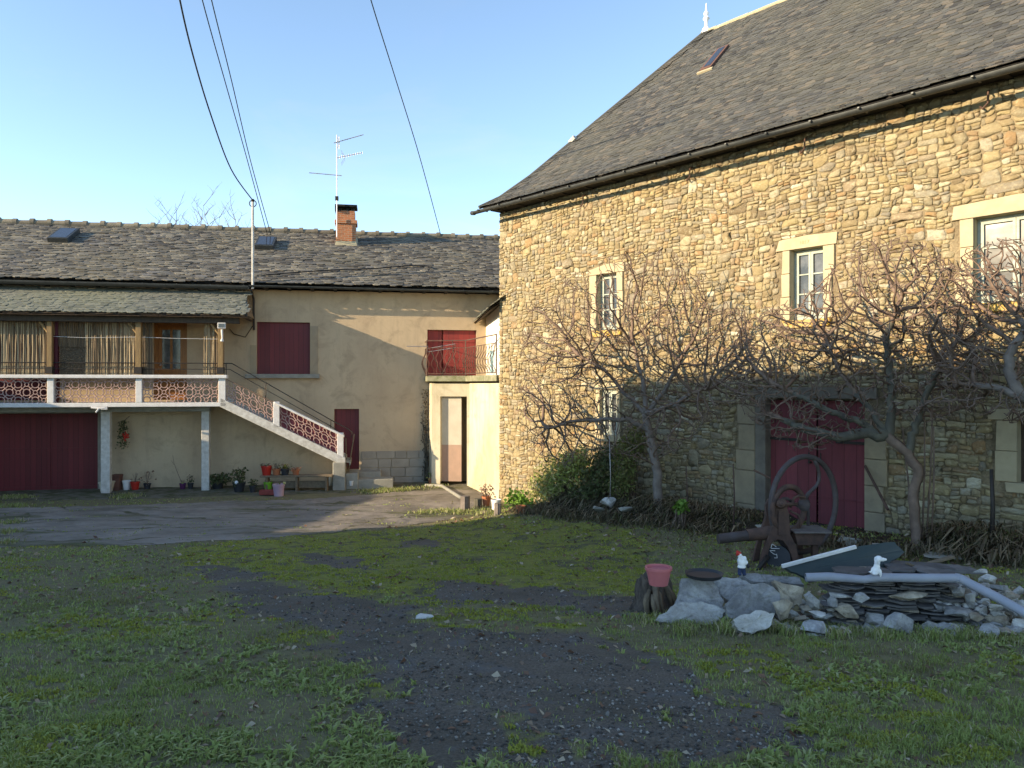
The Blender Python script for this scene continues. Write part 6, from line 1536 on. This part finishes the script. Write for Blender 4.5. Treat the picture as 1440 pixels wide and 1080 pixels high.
# ------------------------------------------------------------------ pots
def potmesh(r,h,mat,parent=None,name='pot',square=False,rim=True,loc=None,taper=.72):
    mb=MB(); n=4 if square else 22
    mb.lathe([(r*taper,0),(r*.97,h*.84),(r*1.06,h*.85),(r*1.06,h),(r*.93,h),(r*.9,h*.86),(.001,h*.85)] if rim else [(r*taper,0),(r,h),(r*.92,h),(r*.88,h*.85),(.001,h*.84)],n,(0,0,0),Matrix.Rotation(PI/4,3,'Z') if square else None)
    return mb.build(name,mat,parent,smooth=False if square else 40,loc=loc)
def pot(px,pyb,w_,h_,mat,label,plant=None,Z=None,z=None,name='flower_pot',square=False,taper=.72,cat='flower pot',seed=1,pm=None,ph=1.0,pn=60,lw=.3):
    if Z is None: X,Z=gpx(px,pyb); z=g1(X,Z)+(.02 if m_conc(np.array([X]),np.array([Z]))[0] else 0)
    else: X=(px-720)/F*Z; z=(540-pyb)/F*Z if z is None else z
    r=w_/F*Z/2/(1.0 if not square else .75); h=h_/F*Z
    if not plant:
        o=potmesh(r,h,mat,None,name,square,taper=taper,loc=(X,Z,z)); return tag(o,label,cat)
    t=thing(name,label,cat,(X,Z,z)); potmesh(r,h,mat,t,'pot',square,taper=taper)
    mb=MB(); rg=random.Random(seed)
    mb.lathe([(r*.85,0),(r*.8,.015),(.001,.02)],14,(0,0,h*.8)); mb.build('soil',M['soil'],t)
    mb=MB()
    for i in range(pn):
        a=rg.uniform(0,6.28); rr=rg.uniform(.1,1)*r*1.3*lw/.3; zz=h*.85+rg.uniform(0,1)*ph*h; L=rg.uniform(.3,.8)*r*1.0
        c=Vector((rr*math.cos(a),rr*math.sin(a),zz)); d1=Vector((rg.gauss(0,1),rg.gauss(0,1),rg.gauss(0,.7))).normalized()*L; d2=d1.cross(Vector((rg.gauss(0,1),rg.gauss(0,1),rg.gauss(0,1)))).normalized()*L*.35
        mb.rnd=rg.random(); mb.add([c,c+d1*.5+d2,c+d1,c+d1*.5-d2],[(0,1,2,3)])
    mb.build('leaves',pm or M['leaf'],t)
    mb=MB()
    for i in range(6): a=rg.uniform(0,6.28); mb.tube([(0,0,h*.8),(r*.4*math.cos(a),r*.4*math.sin(a),h+ph*h*.5),(r*.8*math.cos(a),r*.8*math.sin(a),h+ph*h*.9)],.004,4)
    mb.build('stems',M['twig'],t); return t
pot(150,691,16,14,M['cream_plastic'],'square cream planter at the foot of the first balcony pillar',square=True,taper=.75)
pot(165,689,11,22,pmat('brown_clay',(.20,.085,.06),(.14,.06,.045)),'tall narrow brown clay box behind the cream planter',square=True,taper=.95,name='clay_box',cat='planter')
pot(178,689,11,13,M['white_plastic'],'plain white pot between brown box and red pot')
pot(190,689,12,11,M['red_plastic'],'squat red pot with a dry stick in it',plant=True,pn=6,ph=1.2,seed=2,pm=M['straw'])
pot(207,688,10,8,M['black_plastic'],'small black pot with a spreading reddish plant',plant=True,pn=34,ph=2.2,seed=3,pm=M['dead_leaf'],lw=.6)
t=pot(257,687,9,8,M['purple_plastic'],'purple pot with one tall bare leaning stem',plant=True,pn=5,ph=.6,seed=4)
mb=MB(); k=19.6/F; mb.tube([(0,0,.1),(-7*k,0,22*k),(-13*k,0,38*k),(-15*k,0,50*k)],[.008,.007,.005,.004],5); mb.tube([(-13*k,0,36*k),(-17*k,0,42*k)],.004,4); mb.build('bare_stem',M['twig'],t)
pot(268,687,8,8,M['black_plastic'],'dark little pot with a grey-green tuft near the second pillar',plant=True,pn=50,ph=1.5,seed=5,pm=M['leaf_dark'])
pot(306,687,17,8,M['black_plastic'],'wide black trough with a dark bushy plant right of the second pillar',plant=True,pn=260,ph=1.6,seed=6,pm=M['leaf_dark'],lw=.45)
t=pot(336,691,17,13,M['black_plastic'],'black pot with dark plant and a white ball, left of the bench',plant=True,pn=160,ph=1.5,seed=7,pm=M['leaf_dark'])
mb=MB(); mb.ball((-.02,-.13,.25),.055,10); mb.build('ball',M['white_ceramic'],t,smooth='all')
pot(356,692,11,10,M['black_plastic'],'charcoal pot with pale rim beside the bench',plant=True,pn=80,ph=.9,seed=8,pm=M['leaf_dark'])
pot(926,822,36,25,M['pink_plastic'],'faded pink flower pot standing on the rotten stump',Z=6.5)
# bench with pots
bX,bZ=gpx(418,690); bz=g1(bX,bZ); kb_=bZ/F; bench=thing('old_bench','long low weathered wooden bench with flower pots under the stairs','bench',(bX,bZ,bz),R(4))
Lb=50*kb_; hb=22*kb_
mb=MB(); mb.box(-Lb,Lb,-.14,.16,hb-.05,hb); mb.build('seat',M['wood_old'],bench,bevel=.01)
for s_ in (-.82,.0,.82):
    mb=MB(); mb.box(s_*Lb-.03,s_*Lb+.03,-.11,.13,-.03,hb-.05); mb.build('leg',M['wood_old'],bench,bevel=.006)
mb=MB(); mb.box(-Lb*.8,Lb*.8,.02,.05,hb*.15,hb*.6); mb.build('back_board',M['wood_old'],bench,bevel=.006)
def on_bench(px,w_,h_,mat,label,**k): return pot(px,667,w_,h_,mat,label,Z=bZ-.0+ (px-418)*.0013,z=bz+hb,**k)
on_bench(375,15,13,M['red_plastic'],'large bright red pot at the end of the bench seat',plant=True,pn=20,ph=.3,seed=11,pm=M['straw'])
on_bench(389,12,9,M['terracotta'],'terracotta pot with one white flower on the bench seat',plant=True,pn=30,ph=.9,seed=12,pm=M['straw'])
on_bench(401,12,9,M['black_plastic'],'black pot with grey-green leaves on the bench seat',plant=True,pn=60,ph=.8,seed=13,pm=M['ivy'])
on_bench(416,10,7,M['terracotta'],'small orange pot with orange blooms on the bench seat',plant=True,pn=40,ph=.7,seed=14,pm=M['terracotta'])
bf=bZ-.5
pot(377,690,12,12,M['green_plastic'],'lime green pot in a red tray below the bench',plant=True,pn=20,ph=.2,seed=15)
mb=MB(); X,Z=gpx(377,696); mb.box(-.19,.19,-.1,.1,0,.02)
for s_ in (-1,1): mb.box(s_*.19-.008,s_*.19+.008,-.1,.1,.02,.12); mb.box(-.18,.18,s_*.1-.008,s_*.1+.008,.02,.12)
tag(mb.build('plant_tray',pmat('dull_red',(.33,.06,.05),(.25,.05,.04)),loc=(X,Z,g1(X,Z)+.02),bevel=.005),'dull red rectangular tray on the ground below the bench','tray')
pot(392,697,16,17,M['lilac_plastic'],'lilac and pink plastic tub in front of the bench',taper=.8,plant=True,pn=8,ph=.2,seed=16)
# at the foot of the stairs
pot(480,684,13,15,M['cream_plastic'],'cream tub with pale dry stalks at the foot of the stairs',plant=True,pn=150,ph=1.7,seed=17,pm=M['straw'],lw=.4,taper=.9)
pot(464,683,8,13,M['cream_plastic'],'narrow cream can leaning between bench end and stairs',taper=.9)
pot(494,683,6,7,M['white_plastic'],'tiny white cup on the lower doorstep',Z=20.6)
X,Z=gpx(487,686); tl=thing('garden_tools','two long wooden tool handles leaning beside the stair post','garden tool',(X,Z,g1(X,Z)+.2)); k=Z/F
for a,b in (((0,0),(-4,58)),((1,0),(8,64))):
    mb=MB(); mb.tube([(a[0]*k,0,0),(b[0]*k,.3,b[1]*k)],.016,6); mb.build('tool_handle',M['wood_old'],tl)
mb=MB(); mb.box(-.14,.14,-.03,.03,-.08,.03); mb.build('tool_head',M['rust'],tl)
# right of the steps / annex front
pot(608,681,12,9,M['terracotta'],'low terracotta bowl sprouting grass by the annex corner',plant=True,pn=50,ph=.9,seed=21,taper=.85)
def stump(px,py,w_,h_,label,seed,mat=None):
    X,Z=gpx(px,py); k=Z/F; mb=MB(); rg=random.Random(seed); n=16; r=w_*k/2; vs=[];fs=[]
    for j,(f,z) in enumerate(((1.15,0),(1.02,.3),(1,.9),(.97,1.0))):
        for i in range(n): a=2*PI*i/n; q=r*f*(1+.06*math.sin(a*7)+.05*math.sin(a*3+seed)); vs.append((q*math.cos(a),q*math.sin(a),z*h_*k))
    for j in range(3):
        for i in range(n): fs.append((j*n+i,j*n+(i+1)%n,(j+1)*n+(i+1)%n,(j+1)*n+i))
    fs.append(tuple(3*n+i for i in range(n))); mb.add(vs,fs)
    return tag(mb.build('wooden_log',mat or M['bark'],smooth=40,loc=(X,Z,g1(X,Z)-.01)),label,'log')
stump(654,718,13,21,'upright sawn log standing alone before the annex wall',1); stump(672,714,11,13,'shorter dark log next to the tall upright log',2,M['bark_dark']); stump(700,724,10,17,'pale upright log in front of the white bucket',3)
pot(684,713,12,14,M['terracotta'],'terracotta pot with dry orange plant between logs and bucket',plant=True,pn=120,ph=1.3,seed=22,pm=M['dead_leaf'],lw=.45)
pot(698,719,14,17,M['white_plastic'],'battered white bucket at the barn corner',name='bucket',cat='bucket',taper=.85)
pot(733,722,14,11,M['terracotta'],'orange clay pot beneath the bright green plant')
X,Z=gpx(715,706); k=Z/F; wc=thing('watering_can','red plastic watering can hung at the barn corner among plants','watering can',(X,Z,g1(X,Z)+.12)); mb=MB(); mb.lathe([(5.5*k,0),(6.5*k,2*k),(6*k,13*k),(5*k,15*k),(4*k,14*k)],16); mb.build('tank',M['red_plastic'],wc,smooth='all')
mb=MB(); mb.tube([(4*k,0,3*k),(10*k,0,10*k),(13*k,0,13*k)],[2*k,1.3*k,1*k],7); mb.build('spout',M['red_plastic'],wc,smooth='all')
mb=MB(); mb.tube([(-4*k,0,14*k),(-1*k,0,19*k),(4*k,0,17*k),(5*k,0,13*k)],.9*k,6); mb.build('handle',M['red_plastic'],wc,smooth='all')
# stone kerb running from the annex door to the logs
a=gp3(598,684);b=gp3(622,685);c=gp3(648,702); mb=MB(); o_=Vector(b)
mb.tube([Vector(a)-o_+Vector((0,0,.03)),Vector((0,0,.035)),Vector(c)-o_+Vector((0,0,.03))],.045,8); tag(mb.build('hose',M['concrete_slab'],smooth='all',loc=tuple(b)),'pale old hose lying on the ground from annex corner to upright log','hose')
# hanging basket under the balcony
s_,zz=HF.pt(174,610,.35); wx,wy,_=HF.world(s_,.35); hb_=thing('hanging_basket','dark trailing plant with red flowers hanging on the wall under the balcony','hanging plant',(wx,wy,zz),0); k=20.3/F
mb=MB(); rg=random.Random(5)
for i in range(240):
    v=rg.random(); c=Vector((rg.gauss(-1,3.3)*k*(1-.5*abs(v-.4)),rg.gauss(0,3)*k,(-20+38*v)*k)); L=rg.uniform(2,4)*k; d1=Vector((rg.gauss(0,1),rg.gauss(0,1),rg.gauss(0,1))).normalized()*L; d2=d1.cross(Vector((rg.gauss(0,1),rg.gauss(0,1),rg.gauss(0,1)))).normalized()*L*.35; mb.rnd=rg.random(); mb.add([c,c+d1*.5+d2,c+d1,c+d1*.5-d2],[(0,1,2,3)])
mb.build('leaves',M['leaf_dark'],hb_); mb=MB()
for i in range(26): mb.ball((rg.gauss(4,2)*k,-.08+rg.gauss(0,1)*k,rg.gauss(-3,3)*k),1.3*k,6)
mb.build('flowers',M['red_plastic'],hb_); mb=MB(); mb.tube([(0,0,-.05),(.02,0,.35),(.0,.3,.45)],.008,5); mb.build('hook',M['darkmetal'],hb_)
# concrete lumps on the bank
rg=random.Random(31)
for (x,y,w_,h_,d_,l) in ((857,707,26,16,1.55,'grey concrete lump under the pale rod in the shrubs'),(840,716,22,9,1.7,'low concrete fragment half buried in leaves'),(880,716,22,8,1.7,'flat concrete fragment at the foot of the smaller fig tree'),(1075,742,26,9,1.6,'long whitish stone lying at the corner of the door threshold'),(1200,762,40,16,1.6,'broad whitish stone lump right of the door threshold'),(1238,772,36,20,1.8,'moss-streaked concrete lump behind the green sheet'),(1330,782,60,9,1.75,'long low edging stone under the dry weeds')):
    s_,z_=BF.pt(x,y,d_); X,Y,_=BF.world(s_,d_); Z=Y; rock(x,y,w_,h_,Z,M['stone_pale'] if rg.random()<.4 else M['concrete_slab'],l,rg,None,'rock',1.0)
mb=MB(); a_,b_,c_,d_=bd; mb.box(a_-.1,b_+.1,-.62,.1,-2.9,c_+.02); tag(part('doorstep',mb,M['concrete_slab'],barn,-3.0,bevel=.015))
# ------------------------------------------------------------------ rusty hand-cranked machine
Z=9.7; gx0,gz0=(1100-720)/F*Z,g1((1100-720)/F*Z,Z); mc=thing('root_cutter','rusty cast iron hand-cranked farm machine with large flywheel','farm machine',(gx0,Z,gz0)); k=Z/F
def mp(px,py,d=0): s_=(Z+d)/Z; return Vector(((px-720)/F*Z*s_-gx0,d,(540-py)/F*Z*s_-gz0))
def ring(mb,cx,cy,rx,ry,tr,d,tilt=1,flat=1.0,n=40,seg=10):
    c=mp(cx,cy,d); yaw=math.acos(min(1,rx/ry)); pts=[]
    for i in range(n):
        a=2*PI*i/n; x=ry*k*math.cos(a); pts.append(c+Vector((x*math.cos(yaw),x*math.sin(yaw)*tilt,ry*k*math.sin(a))))
    mb.tube(pts,tr,seg,closed=True)
mb=MB(); ring(mb,1131,709,60,69,.036,.32,1,n=56); fw=mb.build('flywheel_rim',M['rim'],mc,smooth='all')
mb=MB(); c=mp(1131,709,.32); yaw=math.acos(60/69)
for j in range(3):
    a0=R(75)+j*2*PI/3; pts=[]
    for i in range(9):
        t=i/8; r=.06+(69*k-.06)*t; a=a0-1.1*math.sin(t*PI)*.5; x=r*math.cos(a); pts.append(c+Vector((x*math.cos(yaw),x*math.sin(yaw),r*math.sin(a))))
    mb.tube(pts,[.026]*2+[.022]*5+[.024]*2,8)
mb.tube([c+Vector((-.05,-.12,0)),c+Vector((.03,.08,0))],.075,14); mb.build('flywheel_spokes',M['rim'],mc,smooth='all')
mb=MB(); mb.tube([mp(1060,661,.32),mp(1082,672,.28)],.014,6); mb.build('crank_handle',M['rust'],mc)
mb=MB(); mb.tube([mp(1131,709,.45),mp(1098,709,-.15)],.024,8); mb.build('axle',M['rust'],mc,smooth='all')
mb=MB(); ring(mb,1109,716,28,32,.036,.12,1,n=40); ring(mb,1109,716,26,30,.022,.17,1,n=40); c=mp(1109,716,.12)
for j in range(4):
    a0=.5+j*PI/2; mb.tube([c+Vector((r*k*math.cos(a0+.6*math.sin(r/32*PI))*.9,0,r*k*math.sin(a0+.6*math.sin(r/32*PI)))) for r in (3,10,18,25,31)],.017,6)
mb.build('gear_wheel',M['rust'],mc,smooth='all')
mb=MB(); 
def pr(poly,d0,d1): mb.prism(poly,lambda x,y,t: mp(x,y,0)+Vector((0,t,0)),d1-d0)
# cast frame with arched legs
out=[(1090,712),(1106,712),(1110,722),(1112,752),(1120,768),(1127,800),(1119,800),(1113,784),(1108,770),(1101,761),(1094,759),(1087,762),(1082,772),(1079,786),(1077,803),(1067,803),(1072,780),(1080,756),(1086,738),(1086,720)]
mb.prism(out,lambda x,y,t: mp(x,y,0)+Vector((0,t,0)),.07); mb.build('frame',M['rust'],mc,bevel=.012)
mb=MB(); mb.prism([(x+4,y-4) for x,y in out],lambda x,y,t: mp(x,y,0)+Vector((0,.36+t,0)),.06); mb.build('frame',M['rust'],mc,bevel=.012)
mb=MB(); mb.ball(mp(1098,708,.0),(.085,.07,.065),12); mb.tube([mp(1098,708,-.12),mp(1098,708,.1)],.05,12); mb.box(*[v for v in (mp(1094,0,0).x,mp(1102,0,0).x,-.02,.0,mp(0,752,0).z,mp(0,718,0).z)]); mb.build('bearing',M['rust'],mc,smooth=40)
mb=MB(); mb.tube([mp(1094,784,.02),mp(1094,784,.34)],.15,20); dm=mb.build('drum',M['black_plastic'],mc,smooth=40)
mb=MB(); y_=-.0
def stroke(a,b): mb.bar(mp(a[0],a[1],.012)+Vector((0,-.0,0)),mp(b[0],b[1],.012),.012,.006)
for a,b in (((1085.5,765),(1084,771)),((1086,765),(1091.5,769)),((1084,771),(1096,771.5)),((1082.5,774),(1090,774.5)),((1083,775),(1088,779)),((1088,779),(1092,780)),((1092,779),(1093,784)),((1089,784.5),(1093,784.5))): stroke(a,b)
mb.build('painted_marks',M['white'],mc)
mb=MB(); mb.tube([mp(1010,758,.0),mp(1050,753,.05),mp(1052,752,.05)],[.062,.066,.07],14); mb.build('feed_pipe',M['rim'],mc,smooth=40)
mb=MB(); mb.tube([mp(1050,753,.05),mp(1088,748,.1)],[.075,.085],14); mb.build('pipe_socket',M['rust'],mc,smooth=40)
mb=MB(); p=mp(1116,748,.0);q=mp(1168,748,.0); mb.box(p.x,q.x,-.05,.42,p.z-.012,p.z+.012); mb.build('table_plate',pmat('pale_rust',(.22,.19,.17),(.14,.11,.10)),mc,bevel=.004)
mb=MB(); p2=mp(1158,766,0); mb.prism([(1118,750),(1162,750),(1155,767),(1122,767)],lambda x,y,t: mp(x,y,0)+Vector((0,t,0)),.34); mb.build('trough',M['rust'],mc,bevel=.01)
mb=MB(); p=mp(1146,766,.1); mb.box(p.x-.035,p.x+.035,.08,.15,-.05,p.z+.02); mb.build('support_leg',M['rust'],mc)
mb=MB(); p=mp(1125,775,.3); mb.box(p.x-.03,p.x+.03,.28,.34,-.05,p.z+.2); mb.build('support_leg',M['rust'],mc)
mb=MB(); mb.tube([mp(1062,806,-.1),mp(1072,792,-.05),mp(1080,782,0)],.03,7); mb.build('foot_lever',M['darkmetal'],mc,smooth='all')
# ------------------------------------------------------------------ cables in the sky
def cable(label,pts,r):
    o_=Vector(pts[0]); P=[Vector(p) for p in pts]; out=[]
    for i in range(len(P)-1):
        p0=P[max(i-1,0)];p1=P[i];p2=P[i+1];p3=P[min(i+2,len(P)-1)]
        for j in range(8):
            t=j/8; out.append(.5*((2*p1)+(-p0+p2)*t+(2*p0-5*p1+4*p2-p3)*t*t+(-p0+3*p1-3*p2+p3)*t**3))
    out.append(P[-1]); mb=MB(); mb.tube([p-o_ for p in out],r,5); tag(mb.build('overhead_cable',M['cable'],smooth='all',loc=tuple(o_)),label,'cable','overhead cables above the yard')
def wz(px,py,Z): return wp(px,Z,(540-py)/F*Z)
cable('thick black cable sagging steeply down to the top of the service mast',[mast_top+Vector((0,0,0)),wz(325,238,18.5),wz(296,160,16.2),wz(272,80,14.2),wz(253,0,12.6),wz(232,-120,10.5),wz(200,-330,8.0)],.016)
cable('thin cable running to the roof just past the mast, steeper of the parallel pair',[wz(376,330,24.5),wz(345,215,21),wz(318,120,18),wz(284,-2,15.2),wz(240,-180,12)],.012)
cable('thin cable reaching the roof slightly beyond the mast, the shallower of the parallel pair',[wz(381,330,24.5),wz(352,225,21),wz(326,115,18),wz(297,-2,15.2),wz(256,-180,12)],.012)
cable('single thin cable crossing the open sky between the aerial and the barn',[wz(620,331,25.5),wz(590,220,21.5),wz(556,110,18),wz(521,-2,15),wz(470,-180,12)],.012)

# dead vine in the corner between house and annex
rg=random.Random(66); base=Vector(HF.world(HF.pt(601,676,.12)[0],.12,-2.78)); vn=thing('dead_vine','dark dead vine climbing the dirty corner between house wall and annex','vine',tuple(base)); k=22/F
mb=MB()
for i in range(5):
    x=rg.uniform(-4,2); pts=[Vector((x*k,rg.uniform(-.02,.02),0))]; z=0
    while z<rg.uniform(90,135): z+=8; x+=rg.uniform(-2.2,2.2); x=max(-9,min(3,x)); pts.append(Vector((x*k,rg.uniform(-.04,.02),z*k)))
    mb.tube(pts,[.022*(1-.7*j/len(pts)) for j in range(len(pts))],5)
mb.build('stems',M['bark_dark'],vn,smooth='all'); mb=MB()
for i in range(420):
    z=rg.random()**.8*130; x=rg.gauss(-2,2.6); c=Vector((x*k,rg.uniform(-.08,.02),z*k)); L=rg.uniform(.03,.07); d1=Vector((rg.gauss(0,1),rg.gauss(0,.6),rg.gauss(0,1))).normalized()*L; d2=d1.cross(Vector((rg.gauss(0,1),rg.gauss(0,1),rg.gauss(0,1)))).normalized()*L*.35; mb.rnd=rg.random()
    mb.add([c,c+d1*.5+d2,c+d1,c+d1*.5-d2],[(0,1,2,3)])
mb.build('dry_leaves',leaf_mat('withered_leaf',[(.05,.04,.035),(.10,.08,.06),(.07,.07,.05)]),vn)
